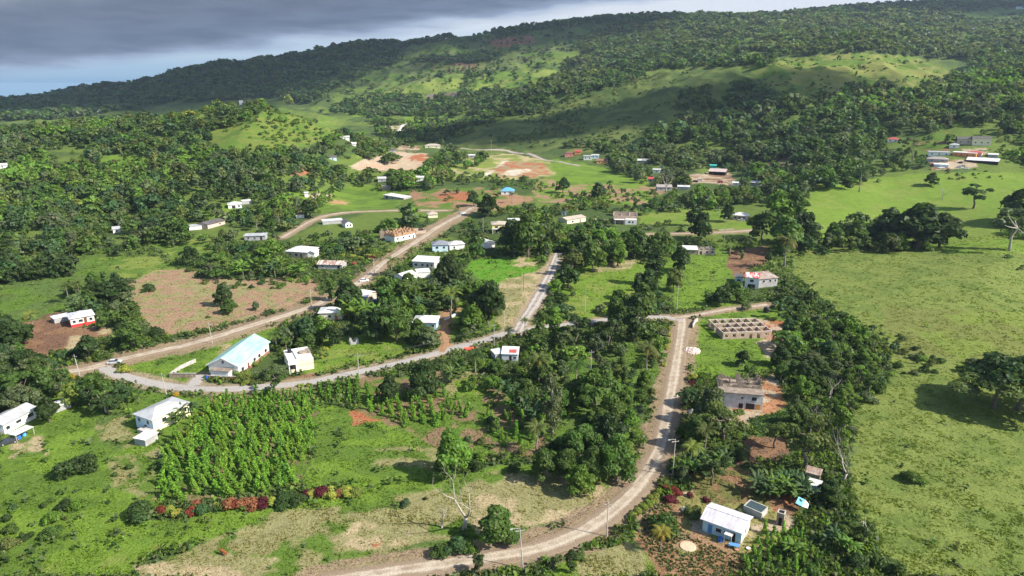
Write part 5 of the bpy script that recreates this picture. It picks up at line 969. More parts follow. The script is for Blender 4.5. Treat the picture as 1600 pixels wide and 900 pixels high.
r = small('radio_mast', 'thin lattice radio mast on the far skyline', 'mast', (888,44), [('leg', MB().tube([(sx * 1.6, sy * 1.6, -2), (sx * .3, sy * .3, 36)], [.32, .22], 4), CONC) for sx in (-1, 1) for sy in (-1, 1)] + [('brace', MB().tube([(-1.4 + .03 * z, 0, z), (1.4 - .03 * z, 0, z + 4)], .15, 4), CONC) for z in range(2, 34, 5)] + [('antenna', MB().tube([(0, 0, 34), (0, 0, 44)], [.25, .12], 5), CONC)], busy=0)
r = small('gravel_heap', 'heap of pinkish white rubble dumped beside the broad dirt road', 'rubble heap', (1082,548), [], yaw=0, busy=3.5); rg = np.random.default_rng(4)
Vb = []; Qb = []
for i in range(240):
    a, q_ = rg.uniform(0, 6.28), math.sqrt(rg.random()); cx_, cy_ = math.cos(a) * q_ * 2.8, math.sin(a) * q_ * 3.4; cz_h = (1 - q_) * .6; s_ = rg.uniform(.12, .35); b0 = len(Vb)
    Vb += [(cx_ + dx * s_, cy_ + dy * s_, cz_h + dz * s_) for dx, dy, dz in ((-1, -1, -1), (1, -1, -1), (1, 1, -1), (-1, 1, -1), (-.6, -.7, .8), (.7, -.5, .7), (.6, .8, .6), (-.8, .6, .7))]
    Qb += [tuple(b0 + k for k in f) for f in ((4, 5, 6, 7), (0, 1, 5, 4), (1, 2, 6, 5), (2, 3, 7, 6), (3, 0, 4, 7))]
link('rubble', mesh_np('rubble', np.array(Vb), np.array(Qb), mat('pink_rubble', (0.72, 0.60, 0.54), (0.5, 0.36, 0.3), scale=1.5)), r); MB().tube([(0, 0, -.3), (0, 0, .15), (0, 0, .6)], [3.2, 2.4, .5], 12).build('mound', mat('pink_rubble', (0.6,)*3), r)
CLEAR.append((1068, 1094, 537, 557, 250))
small('white_heap', 'white plastic covered heap on the verge below the two storey ruin', 'covered heap', (1081,645), [('cover', MB().tube([(-.8, 0, 0), (0, 0, .5), (.9, 0, .1)], [.5, .8, .4], 8), WHITE), ('base', MB().tube([(0, 0, -.2), (0, 0, .25)], [1.3, 1.0], 10), OLDBLOCK)], busy=1); CLEAR.append((1074, 1088, 636, 648, 220))
small('white_sack', 'white sack standing at the edge of the broad dirt road', 'sack', (1057,620), [('bag', MB().tube([(0, 0, 0), (0, 0, .35), (0, 0, .75), (0, 0, .9)], [.28, .33, .24, .1], 9), WHITE), ('tie', MB().tube([(0, 0, .88), (0, 0, .98)], [.06, .1], 8), BARK)], busy=.5); CLEAR.append((1050, 1062, 606, 622, 220))
small('white_boulder', 'pale rock pile in the small garden left of the farmhouse', 'rock pile', (1069,797), [('rock', MB().tube([(0, 0, -.1), (.1, 0, .3), (0, .1, .75)], [.75, .85, .35], 7), mat('pale_rock', (0.62, 0.6, 0.56), (0.42, 0.4, 0.36), scale=3)), ('rock', MB().tube([(1.0, .3, -.1), (1.0, .3, .3)], [.5, .3], 7), mat('pale_rock', (0.6,)*3))], busy=1)
p = G(1075, 854); b = MB(); b.tube([(0, 0, -.2), (0, 0, .12), (0, 0, .16)], [1.75, 1.65, 1.3], 22); o = b.build('threshing_pad', mat('trampled_earth', (0.52, 0.42, 0.29), (0.42, 0.33, 0.22), scale=2), None); o.location = p; tag(o, 'round pale earth heap in front of the farmhouse garden', 'earth pad'); BUSY.append((p.x, p.y, 2.2))

# ------------------------------------------------------------------ vehicles
def car(px, yaw, label, paint, kind='car', group=None, z=0):
    p = G(*px); r = empty('parked_' + kind, (p.x, p.y, p.z + z + .04), R(yaw)); tag(r, label, kind, group); tl = 1.0 if kind == 'car' else 1.25; hh = 1.0 if kind == 'car' else 1.35
    prof = [(-2.1, .32), (-2.12, .62), (-2.0, .86), (-1.55, .93), (-1.2, .96), (1.0, .98), (1.9, .88), (2.12, .7), (2.15, .36), (1.7, .24), (-1.7, .24)]
    b = MB(); b.prism([(y * tl, z_ * hh) for y, z_ in prof], -.84, .84); b.build('body', paint, r)
    c = MB(); y0, y1, y2, y3 = (-1.7, -1.15, .35, 1.15) if kind == 'car' else (-2.0, -1.8, 1.1, 1.7)
    lo = [(-.78, y0 * tl, .94 * hh), (.78, y0 * tl, .94 * hh), (.78, y3 * tl, .96 * hh), (-.78, y3 * tl, .96 * hh)]; hi = [(-.6, y1 * tl, 1.42 * hh), (.6, y1 * tl, 1.42 * hh), (.6, y2 * tl, 1.42 * hh), (-.6, y2 * tl, 1.42 * hh)]
    c.v = lo + hi; c.f = [(0, 1, 5, 4), (1, 2, 6, 5), (2, 3, 7, 6), (3, 0, 4, 7)]; c.build('window', GLASSD, r)
    MB().box(-.64, .64, y1 * tl - .03, y2 * tl + .03, 1.42 * hh, 1.47 * hh).build('roof', paint, r)
    for sx in (-1, 1):
        for yy in (-1.3 * tl, 1.32 * tl):
            w_ = MB().tube([(sx * .68, yy, .32), (sx * .88, yy, .32)], [.32, .32], 14).build('wheel', BLACKPL, r); MB().tube([(sx * .885, yy, .32), (sx * .90, yy, .32)], [.18, .16], 10).build('rim', CONC, w_)
        MB().box(sx * .62 - .16, sx * .62 + .16, 2.1 * tl, 2.17 * tl, .58 * hh, .74 * hh).build('headlight', WHITE, r); MB().box(sx * .66 - .14, sx * .66 + .14, -2.16 * tl, -2.09 * tl, .62 * hh, .78 * hh).build('tail_light', REDP, r)
    BUSY.append((p.x, p.y, 2.6)); q_ = proj(p.x, p.y, p.z); s_ = F / q_[2]; CLEAR.append((q_[0] - 2.6 * s_, q_[0] + 2.6 * s_, q_[1] - 2.0 * s_, q_[1] + .5 * s_, p.y)); return r
SILVER = mat('silver_paint', (0.62, 0.64, 0.68), (0.60, 0.62, 0.66), rough=.3, metal=.3); WPAINT = mat('white_car_paint', (0.8, 0.8, 0.8), (0.78, 0.78, 0.78), rough=.3); DPAINT = mat('dark_car_paint', (0.05, 0.055, 0.065), rough=.3); RPAINT = mat('red_car_paint', (0.45, 0.03, 0.03), rough=.3); BPAINT = mat('blue_car_paint', (0.08, 0.14, 0.3), rough=.3)
car((179,568), -78, 'silver car on the road junction left of the church', SILVER); car((569,440), -70, 'white car parked on the verge of the wide dirt road', WPAINT); car((723,334), -60, 'white car at the far top end of the wide dirt road', WPAINT)
car((14,693), -50, 'dark car parked at the lower left edge beside the carport', DPAINT); car((96,633), -60, 'white car half under the trees beside the little shed', WPAINT); car((1158,345), 80, 'silver car in front of the pink house', SILVER)
for px, yw, lb, pt, k in [((1470,263), 88, 'white van under the awning of the right village', WPAINT, 'van'), ((1497,262), 70, 'white car parked below the bright orange house, left one of three', WPAINT, 'car'), ((1504,260), 75, 'silver car between two white cars below the bright orange house', SILVER, 'car'), ((1508,264), 80, 'white car parked nearest the pasture in the right village', WPAINT, 'car'), ((1500,255), 60, 'dark car parked behind the three pale cars of the right village', DPAINT, 'car'), ((1455,258), 85, 'red car at the left end of the right village', RPAINT, 'car'),
                          ((1093,283), 70, 'white van on the sandy yard left of the open workshop', WPAINT, 'van'), ((1086,285), 60, 'dark van on the sandy yard beside the white van', DPAINT, 'van'), ((1125,286), 80, 'dark red van at the right of the sandy yard', RPAINT, 'van'), ((1034,262), 85, 'blue car behind the bare branches of the centre village', BPAINT, 'car'), ((1018,277), 60, 'red car near the long grey brown barn', RPAINT, 'car')]: car(px, yw, lb, pt, k)
barrel((1197,488), 'black water tank at the end of the side track', BLACKPL, 1.1, 2.2)
CLEAR.append((1190, 1204, 474, 488, 250))

# ------------------------------------------------------------------ brown cow in the dry pasture
me = bpy.data.meshes.new('cow'); js = [((0,0,1.05),.30),((0,.55,1.08),.33),((0,-.55,1.08),.32),((0,.95,1.25),.18),((0,1.25,1.38),.14),((0,1.5,1.22),.09),((.2,.6,.55),.1),((.2,.62,.05),.06),((-.2,.6,.55),.1),((-.2,.58,.05),.06),((.2,-.6,.62),.13),((.2,-.68,.35),.07),((.2,-.62,.05),.06),((-.2,-.6,.62),.13),((-.2,-.68,.35),.07),((-.2,-.62,.05),.06),((0,-.9,1.1),.05),((0,-.98,.6),.03)]
me.from_pydata([j[0] for j in js], [(0,1),(0,2),(1,3),(3,4),(4,5),(1,6),(6,7),(1,8),(8,9),(2,10),(10,11),(11,12),(2,13),(13,14),(14,15),(2,16),(16,17)], []); me.materials.append(mat('brown_hide', (0.30, 0.09, 0.03), (0.2, 0.06, 0.02), scale=3))
o = link('cow', me); o.modifiers.new('skin', 'SKIN'); sv = me.skin_vertices[0].data
for i, j in enumerate(js): sv[i].radius = (j[1], j[1])
sv[0].use_root = True; sm = o.modifiers.new('sub', 'SUBSURF'); sm.levels = sm.render_levels = 1; p = G(350, 867); o.location = p + Vector((0, 0, 0)); o.rotation_euler.z = R(62); o.scale = (1.05, 1, .82); tag(o, 'reddish brown cow standing in the dry pasture at the bottom left', 'cow'); BUSY.append((p.x, p.y, 2)); CLEAR.append((343, 357, 856, 868, 140))

# ------------------------------------------------------------------ utility poles and wires
WOOD = mat('pole_wood', (0.52, 0.47, 0.38), (0.40, 0.35, 0.28)); POLES = {}
def pole(px, top, label, m=WOOD, lean=0, lamp=False, arm=True):
    p = G(*px); d = proj(p.x, p.y, p.z)[2]; h = max(5, (px[1] - top) * d / F / math.cos(math.atan2(px[1] - 450, F) + PITCH)); r = empty('utility_pole', p, R(random.uniform(-20, 20))); r.rotation_euler.y = R(lean)
    MB().tube([(0, 0, -1), (0, 0, h * .5), (0, 0, h)], [.14, .11, .09], 8).build('pole', m, r)
    if arm:
        MB().box(-.9, .9, -.06, .06, h - .75, h - .62).build('crossarm', m, r)
        for sx in (-.8, 0, .8): MB().tube([(sx, 0, h - .62), (sx, 0, h - .42)], [.06, .04], 6).build('insulator', CONC, r)
    if lamp:
        l_ = MB().tube([(0, 0, h - .3), (-.7, 0, h + .05), (-1.4, 0, h)], .05, 5).build('lamp_arm', CONC, r); MB().box(-1.9, -1.35, -.12, .12, h - .1, h + .05).build('lamp_head', CONC, l_)
    tag(r, label, 'utility pole'); BUSY.append((p.x, p.y, 1.2)); POLES[px] = (p, h); q_ = px
    CLEAR.append((px[0] - 2, px[0] + 2, top + (px[1] - top) * .1, px[1] - 2, p.y)); return r
for a in [((948,838),788,'tan pole at the inner bend of the broad dirt road nearest the camera'),((1051,743),689,'pole with a street lamp beside the road above the red shrubs',WOOD,0,True),((968,752),697,'thin grey pole against the dark tree mass left of the broad road',CONC),((817,888),830,'leaning pole with lamp at the very bottom of the view',CONC,-4,True),
          ((1057,487),446,'tall pale pole behind the road junction'),((914,487),455,'thin pole in the middle of the bright pasture',CONC),((818,455),426,'dark pole beside the lane into the trees',BARK),((788,508),465,'pole on the bare slope left of the lane'),((772,540),506,'white pole beside the paved road right of the light blue cottage',CONC),
          ((561,589),553,'white pole beside the paved road below the ruined hut',CONC),((260,616),584,'white pole at the road bend left of the church drive',CONC,-5),((332,537),505,'grey pole between the wide dirt road and the church',CONC,-4),((125,588),555,'leaning grey pole at the left road junction',CONC,-6),((487,480),452,'pole at the roadside behind the orange doored cottage',WOOD),
          ((585,428),404,'pole on the verge by the maroon shrub'),((651,386),360,'pole beside the orange topped unfinished house'),((1132,374),339,'tall pole in front of the pink house',CONC),((768,243),220,'thin pole on the hillfoot lane',CONC),((513,316),296,'thin pole by the playing field',BARK),((923,585),548,'pole half hidden left of the broad dirt road',CONC),((697,418),394,'grey pole by the large white roofed house',CONC),((755,365),340,'pole behind the small white hall',CONC)]: pole(*a)
def wire(a, b, lb):
    (p, h), (q_, k) = POLES[a], POLES[b]; m = MB()
    for off in (-.6, .6):
        s_, e = p + Vector((off, 0, h - .45)), q_ + Vector((off, 0, k - .45)); n_ = 10; m.tube([s_.lerp(e, i / n_) - Vector((0, 0, (s_ - e).length * .03 * 4 * (i / n_) * (1 - i / n_))) for i in range(n_ + 1)], .032, 3, False)
    tag(m.build('power_line', BLACKPL), lb, 'power line')
for a, b, lb in [((817,888),(948,838),'power line from the lamp pole at the bottom to the tan pole'),((948,838),(1051,743),'power line from the tan pole to the lamp pole by the red shrubs'),((1051,743),(923,585),'power line running up the left side of the broad dirt road'),((923,585),(1057,487),'power line reaching the pole behind the road junction'),((772,540),(561,589),'power line over the paved road below the ruined hut'),((561,589),(260,616),'power line over the paved road past the church'),((772,540),(788,508),'power line from the paved road to the bare slope'),((788,508),(818,455),'power line beside the lane'),((332,537),(487,480),'power line behind the church'),((487,480),(585,428),'power line along the wide dirt road')]: wire(a, b, lb)

# ------------------------------------------------------------------ vegetation
random.seed(5); rgv = np.random.default_rng(21)
bx_ = np.array(BUSY); RP = []
for nm, wd, vgw, line, look, px in roads:
    for p in line[::2]:
        z = float(Zat(p.x, p.y)); q_ = proj(p.x, p.y, z); RP.append((p.x, p.y, wd / 2, q_[0], q_[1], F / q_[2] * wd / 2))
RP = np.array(RP)
def free(x, y, h, cr, hero=False):
    """boolean array: no building or road under the plant, nothing the photograph shows behind its crown"""
    x = np.atleast_1d(x); y = np.atleast_1d(y); h = np.broadcast_to(h, x.shape); cr = np.broadcast_to(cr, x.shape); ok = np.ones(len(x), bool); z = Zat(x, y)
    for bx, by, br in BUSY: ok &= np.hypot(x - bx, y - by) > br + cr * .35
    px, py, d = proj(x, y, z + h * .6); r = cr * F / d
    for c0, c1, c2, c3, yy in CLEAR: ok &= ~((px + r * .8 > c0) & (px - r * .8 < c1) & (py + r * .6 > c2) & (py - r * .9 < c3) & (y < yy + 1))
    for i in range(0, len(RP)):
        a = RP[i]; ok &= np.hypot(x - a[0], y - a[1]) > a[2] + cr * .3 + .3
        near = (np.abs(px - a[3]) < a[5] + r) & (np.abs(py - a[4]) < a[5] * .6 + r) & (y < a[1]); ok &= ~(near & (np.hypot(px - a[3], (py - a[4]) * 1.3) < a[5] * .8 + r * .85))
    return ok
HEROES = [  # kind, base px, height in px, tint, shape, variant, width, label
 ('broadleaf_tree',(777,848),52,T_MID,'round',0,1.25,'round bright tree beside the dead tree at the bottom of the dry pasture'),
 ('shrub',(712,864),32,T_BLUE,'bush',1,1.0,'bluish green shrub just left of the round tree by the bottom road'),('shrub',(688,866),24,T_MID,'bush',2,1.0,None),('shrub',(735,862),20,T_BRIGHT,'bush',0,1.0,None),
 ('broadleaf_tree',(892,895),40,T_DARK,'tall',0,.9,'small dark leafy tree at the bottom edge inside the road bend'),
 ('broadleaf_tree',(748,896),30,T_DARK,'open',1,1.0,'small open tree at the bottom edge beside the road'),
 ('broadleaf_tree',(708,744),72,T_BRIGHT,'round',1,.95,'tall glossy tree standing right of the small green field'),
 ('broadleaf_tree',(692,752),40,T_MID,'round',2,.8,None),
 ('broadleaf_tree',(750+100,750),50,T_MID,'round',3,.9,None),('broadleaf_tree',(885,752),52,T_MID,'round',0,.95,None),('broadleaf_tree',(925,754),58,T_MID,'round',1,.95,None),('broadleaf_tree',(962,752),72,T_MID,'round',2,.85,'big leafy tree nearest the road bend in the dark tree mass'),('broadleaf_tree',(905,715),55,T_MID,'spread',0,.8,None),('broadleaf_tree',(950,705),60,T_DARK,'round',3,.9,None),
 ('broadleaf_tree',(930,645),78,T_MID,'spread',1,.75,'tall spreading tree left of the broad dirt road, crown highest in its group'),('broadleaf_tree',(895,640),48,T_MID,'round',0,.9,None),('broadleaf_tree',(868,655),52,T_MID,'spread',2,.7,None),('broadleaf_tree',(822,640),50,T_MID,'round',1,.9,None),('broadleaf_tree',(848,600),46,T_MID,'round',2,.8,None),
 ('slender_tree',(863,680),110,T_GREY,'tall',1,.7,'slender tree with a pale straight trunk left of the dark tree mass'),
 ('broadleaf_tree',(990,535),88,T_DARK,'tall',0,1.1,'tall dark tree where the paved road meets the broad dirt road'),('broadleaf_tree',(965,512),62,T_MID,'round',3,.8,None),('broadleaf_tree',(1005,500),60,T_MID,'round',1,.75,None),('broadleaf_tree',(950,545),58,T_DARK,'open',2,.9,None),('broadleaf_tree',(900,540),56,T_DARK,'open',0,1.1,'dark thin crowned tree beside the paved road east of the lane'),('broadleaf_tree',(865,535),64,T_BRIGHT,'tall',1,1.0,None),('broadleaf_tree',(842,550),46,T_MID,'round',0,.9,None),
 ('broadleaf_tree',(1022,445),66,T_DARK,'tall',2,1.2,'dark upright tree at the right edge of the bright pasture'),('broadleaf_tree',(1062,425),42,T_DARK,'round',1,1.0,'dark rounded tree on the grass below the half roofed house'),('broadleaf_tree',(1052,455),38,T_OLIVE,'round',3,.9,None),('broadleaf_tree',(1010,470),52,T_DARK,'round',2,.9,None),
 ('broadleaf_tree',(825,402),72,T_MID,'round',1,1.05,'big rounded tree left of the top of the lane'),('broadleaf_tree',(800,395),55,T_DARK,'round',3,1.0,None),('broadleaf_tree',(893,430),44,T_OLIVE,'open',1,1.2,None),('broadleaf_tree',(888,450),38,T_DARK,'round',2,1.1,'dark round tree leaning over the lane from the right'),('broadleaf_tree',(925,425),52,T_MID,'round',0,1.0,None),('broadleaf_tree',(965,415),44,T_BRIGHT,'round',1,.95,None),('broadleaf_tree',(945,392),44,T_BRIGHT,'spread',0,.9,None),('broadleaf_tree',(910,395),42,T_MID,'round',2,1.0,None),('broadleaf_tree',(990,402),50,T_MID,'round',3,1.0,None),('broadleaf_tree',(1030,400),44,T_MID,'spread',1,.9,None),
 ('broadleaf_tree',(763,512),76,T_DARK,'round',0,.95,'dark tree with a maroon tinged top right of the tall yellow palm'),('broadleaf_tree',(738,520),46,T_BRIGHT,'round',2,1.05,'bright green round tree on the lawn right of the light blue cottage'),('broadleaf_tree',(702,455),60,T_DARK,'round',1,1.0,None),('broadleaf_tree',(745,405),38,T_MID,'round',3,.9,'round tree on the meadow edge below the small white hall'),
 ('broadleaf_tree',(545,488),56,T_DARK,'round',1,1.05,'dark tree left of the white cottage beside the dirt road'),('broadleaf_tree',(518,470),42,T_MID,'tall',0,1.2,None),('broadleaf_tree',(590,530),52,T_DARK,'round',3,1.1,None),('broadleaf_tree',(620,535),60,T_MID,'round',0,.9,None),('broadleaf_tree',(655,535),38,T_MID,'round',1,1.1,None),('broadleaf_tree',(672,545),36,T_GREY,'round',2,1.1,'greyish round tree at the roadside in front of the light blue cottage'),('broadleaf_tree',(608,480),50,T_MID,'round',3,1,None),('broadleaf_tree',(640,478),52,T_MID,'round',0,1,None),
 ('broadleaf_tree',(480,535),42,T_BLUE,'round',2,1.1,None),('broadleaf_tree',(505,532),40,T_BRIGHT,'round',1,1,None),('broadleaf_tree',(520,540),34,T_DARK,'round',0,1.1,None),
 ('broadleaf_tree',(430,614),38,T_MID,'open',0,1.2,'open leafy tree on the field side of the paved road opposite the church hedge'),
 ('broadleaf_tree',(665,618),55,T_DARK,'round',3,1.15,'dark dome shaped tree at the top of the middle plantation'),('broadleaf_tree',(610,628),42,T_DARK,'round',1,1.05,'smaller dark round tree left of the dome shaped one'),
 ('broadleaf_tree',(1430,388),74,T_DARK,'round',1,1.45,'huge dark spreading tree between the two right pastures'),('broadleaf_tree',(1388,384),60,T_DARK,'round',2,1.25,None),('broadleaf_tree',(1468,386),56,T_DARK,'round',0,1.25,None),('broadleaf_tree',(1335,386),44,T_MID,'round',1,1.2,None),('broadleaf_tree',(1300,388),42,T_MID,'round',1,1,None),
 ('broadleaf_tree',(1520,326),44,T_DARK,'open',1,1.3,'forked open crowned tree alone on the upper right pasture'),('broadleaf_tree',(1455,291),22,T_DARK,'round',2,1.1,'small dark tree at the top edge of the right pasture'),
 ('bare_tree',(1473,311),26,T_GREY,'',3,1,'thin leafless tree on the upper right pasture'),('slender_tree',(1577,392),76,T_GREY,'open',2,1.0,'pale trunked sparse tree at the right edge between the pastures'),
 ('broadleaf_tree',(1552,637),70,T_OLIVE,'spread',0,1.35,'wide spreading tree casting a long shadow on the right pasture'),('broadleaf_tree',(1590,640),88,T_DARK,'spread',2,1.2,'spreading tree cut by the right edge of the view'),('broadleaf_tree',(1606,350),60,T_DARK,'spread',1,1.1,None),
 ('shrub',(1420,752),20,T_MID,'bush',0,1.3,'low green bush alone on the lower right pasture'),
 ('bare_tree',(725,828),104,T_GREY,'',11,1.0,'large dead tree with bleached forking branches in the dry pasture'),('bare_tree',(690,825),44,T_GREY,'',5,1,'small dead tree left of the large bleached one'),
 ('bare_tree',(1293,628),48,T_GREY,'',7,1,'grey leafless tree amid the dark tree belt'),('bare_tree',(1266,662),36,T_GREY,'',8,1,None),('bare_tree',(1318,755),70,T_GREY,'',9,1,'pale twiggy tree at the edge of the lower right pasture'),('bare_tree',(1308,705),45,T_GREY,'',10,1,None),('bare_tree',(1040,300),42,T_GREY,'',4,1,'sprawling bare branched tree in the centre village'),('bare_tree',(1124,336),18,T_GREY,'',2,1,'little grey bare tree on the lawn left of the pink house'),
 ('slender_tree',(101,632),46,T_GREY,'open',0,.6,'leaning pale trunk behind the little shed at the left'),
 ('broadleaf_tree',(78,660),40,T_DARK,'round',1,1.1,'dark round tree between the long white house and the little shed'),('broadleaf_tree',(80,622),52,T_MID,'round',2,1.2,None),('broadleaf_tree',(118,632),36,T_YEL,'round',3,1.1,'pale yellowish tree right of the leaning trunk'),
 ('shrub',(120,738),34,T_DARK,'bush',3,1.3,'dark dense bush alone on the weedy slope'),('shrub',(220,808),30,T_DARK,'bush',1,1.4,'dark bush left of the red and yellow hedge'),
 ('broadleaf_tree',(20,545),52,T_DARK,'round',0,1.3,'dark tree mass at the left edge by the brown clearing'),('broadleaf_tree',(175,470),36,T_DARK,'spread',1,1.3,'dark trees top behind the red based house'),('broadleaf_tree',(150,468),34,T_DARK,'round',2,1,None),
 ('broadleaf_tree',(208,545),42,T_MID,'round',3,1,None),('broadleaf_tree',(140,562),40,T_DARK,'round',0,1,None),('shrub',(242,527),22,T_DARK,'bush',2,1,None),('shrub',(232,455),16,T_DARK,'bush',2,1.1,'dark bush alone on the brown hillside'),('broadleaf_tree',(350,478),36,T_DARK,'round',1,1,None),('broadleaf_tree',(358,490),24,T_MID,'round',2,1.2,None),
 ('broadleaf_tree',(297,415),32,T_DARK,'round',3,1,'round topped small tree on the meadow left of the bungalow'),('broadleaf_tree',(425,412),40,T_BRIGHT,'round',0,1.1,'bright round tree touching the left of the white roofed bungalow'),('broadleaf_tree',(482,340),30,T_DARK,'round',1,1.2,'dark round tree by the bend of the village road'),
 ('broadleaf_tree',(452,165),18,T_YEL,'round',2,1,'lone light green tree on the crest of the left hill'),('broadleaf_tree',(762,338),36,T_DARK,'round',2,1.1,'dark tree at the top end of the wide dirt road'),('broadleaf_tree',(740,322),24,T_DARK,'round',0,1,None),
 ('broadleaf_tree',(1225,395),60,T_MID,'round',1,1.2,None),('broadleaf_tree',(1190,375),48,T_MID,'round',0,1.1,None),('broadleaf_tree',(1255,385),56,T_DARK,'round',3,1.1,None),('broadleaf_tree',(1215,345),50,T_BRIGHT,'round',2,1.0,'big bright tree at the left corner of the upper pasture'),('broadleaf_tree',(1240,345),50,T_MID,'round',1,1,None),
 ('broadleaf_tree',(1210,700),45,T_OLIVE,'open',1,1.2,None),('broadleaf_tree',(1255,735),90,T_OLIVE,'open',0,1.0,'large olive tree over the zinc sheds'),('broadleaf_tree',(1310,700),70,T_BRIGHT,'tall',2,1.1,'vivid green ivy clad tree at the pasture edge'),('broadleaf_tree',(1110,665),60,T_GREY,'round',3,1,None),('broadleaf_tree',(1085,700),52,T_MID,'round',1,1,None),('broadleaf_tree',(1130,690),66,T_OLIVE,'open',2,1.2,'olive green tree in front of the two storey ruin'),
 ('broadleaf_tree',(1160,572),26,T_DARK,'round',0,1,'small dark tree on the grass between the two ruins'),('broadleaf_tree',(1150,472),34,T_MID,'round',1,1.2,None),('broadleaf_tree',(1125,477),30,T_DARK,'round',2,1.2,None),('shrub',(1165,484),16,T_GREY,'bush',1,1.2,'round grey green bush at the side track end'),
 ('shrub',(1042,828),28,T_MID,'bush',0,1.5,'dark leafy bush in the middle of the garden'),('shrub',(1082,805),20,T_OLIVE,'bush',3,1,'thin ornamental bush beside the pale rocks'),
 ('broadleaf_tree',(1135,346),30,T_DARK,'round',2,.8,'small dark tree on the lawn edge in front of the pink house'),('broadleaf_tree',(1080,352),42,T_DARK,'tall',1,1.2,'tall dark tree right of the farm lane grass'),('broadleaf_tree',(1095,375),46,T_DARK,'round',3,1,None),
 ('broadleaf_tree',(880,302),26,T_DARK,'round',0,1,'dark round tree below the green field'),('broadleaf_tree',(935,312),28,T_DARK,'round',1,1.2,'wider dark tree below the green field'),('broadleaf_tree',(568,360),0,T_MID,'round',0,1,None),
]
HEROES += [('coconut_palm',a,b,c,'',i,d,e) for i, (a, b, c, d, e) in enumerate([
 ((705,497),50,T_YEL,1.25,'tall palm with yellowing fronds below the bright lawn'),((1032,862),38,(0.21,0.20,0.03),1.35,'yellow palm in the brown garden plot'),((1226,420),58,T_OLIVE,1.2,'tall palm right of the red roofed two storey house'),((1140,400),34,T_DARK,1.3,'palm beside the half roofed block house lawn'),((790,390),34,T_DARK,1.3,'palm in front of the yellow porch house'),((613,432),34,T_OLIVE,1.3,'palm left of the large white roofed house'),((595,452),22,T_YEL,1.4,'small palm on the verge by the parked white car'),
 ((108,474),36,T_OLIVE,1.2,'palm with a bare curved trunk behind the red based house'),((125,468),34,T_OLIVE,1.2,'second palm, right of the curved one behind the red based house'),((52,518),34,T_YEL,1.4,'palm at the edge of the brown clearing, left'),((437,356),34,T_OLIVE,1.2,'palm in the middle of the trees above the bungalow'),((402,362),28,T_OLIVE,1.2,None),((124,335),26,T_YEL,1.2,'yellowish palm rising in the left forest'),
 ((842,600),52,T_OLIVE,1.3,'palm with drooping fronds right of the patched hut'),((1010,588),58,T_OLIVE,1.3,'palm beside the yellow hedge on the broad dirt road'),((838,705),46,T_OLIVE,1.4,'palm by the dark tree mass near the field edge'),((900,610),52,T_MID,1.3,None),((885,640),40,T_MID,1.3,None),((795,531),22,T_DARK,1.3,'tiny palm on the road edge above the patched hut'),((820,520),26,T_OLIVE,1.3,'young palm at the foot of the lane'),((743,588),44,T_DARK,1.3,'palm clump left of the patched hut'),
 ((1100,712),50,T_OLIVE,1.2,'palm behind the banana row'),((1078,735),46,T_YEL,1.3,'yellowish palm beside the street lamp'),((1170,432),16,T_DARK,1.3,None),((1113,440),18,T_DARK,1.3,'small palm on the grass above the tall bushes'),((432,545),30,T_MID,1.4,'palm right of the church roof'),((448,550),26,T_MID,1.3,None),((775,322),22,T_DARK,1.3,'palm above the top end of the wide dirt road'),((800,318),20,T_DARK,1.2,None),((952,300),20,T_DARK,1.2,'palm on the bare ground of the centre'),((1425,250),36,T_GREY,1.1,'tall palm left of the right village'),((1342,300),44,T_DARK,1.0,None),((1252,335),36,T_DARK,1.2,None)])]
HEROES += [('banana_plant',a,b,c,'',i,1,e) for i, (a, b, c, e) in enumerate([
 ((148,522-30),26,T_BLUE,'pale leaved banana plant behind the red based house'),((286,655),26,T_MID,'banana clump right of the pale blue hillside house'),((300,648),24,T_BLUE,None),((275,662),22,T_MID,None)] + [((x, y), 26 + (x * 7) % 9, (T_MID, T_BLUE, T_BRIGHT)[x % 3], None) for x, y in ((1070,742),(1084,744),(1097,740),(1110,744),(1122,738),(1132,730),(1090,734),(1180,770),(1192,776),(1205,772),(1215,780),(1226,775),(1236,782),(1246,770),(1222,765),(1200,762),(1252,778),(1240,765),(1300,850),(1325,870),(800,640),(820,650),(835,660),(790,620),(560,497),(572,500),(590,505),(545,500),(410,430),(430,434),(450,432),(470,436),(440,425),(400,425),(690,478),(705,470),(672,470),(655,490),(1235,872),(330,420),(350,425),(380,432),(720,590),(705,598),(860,590),(650,300+50),(640,345))])]
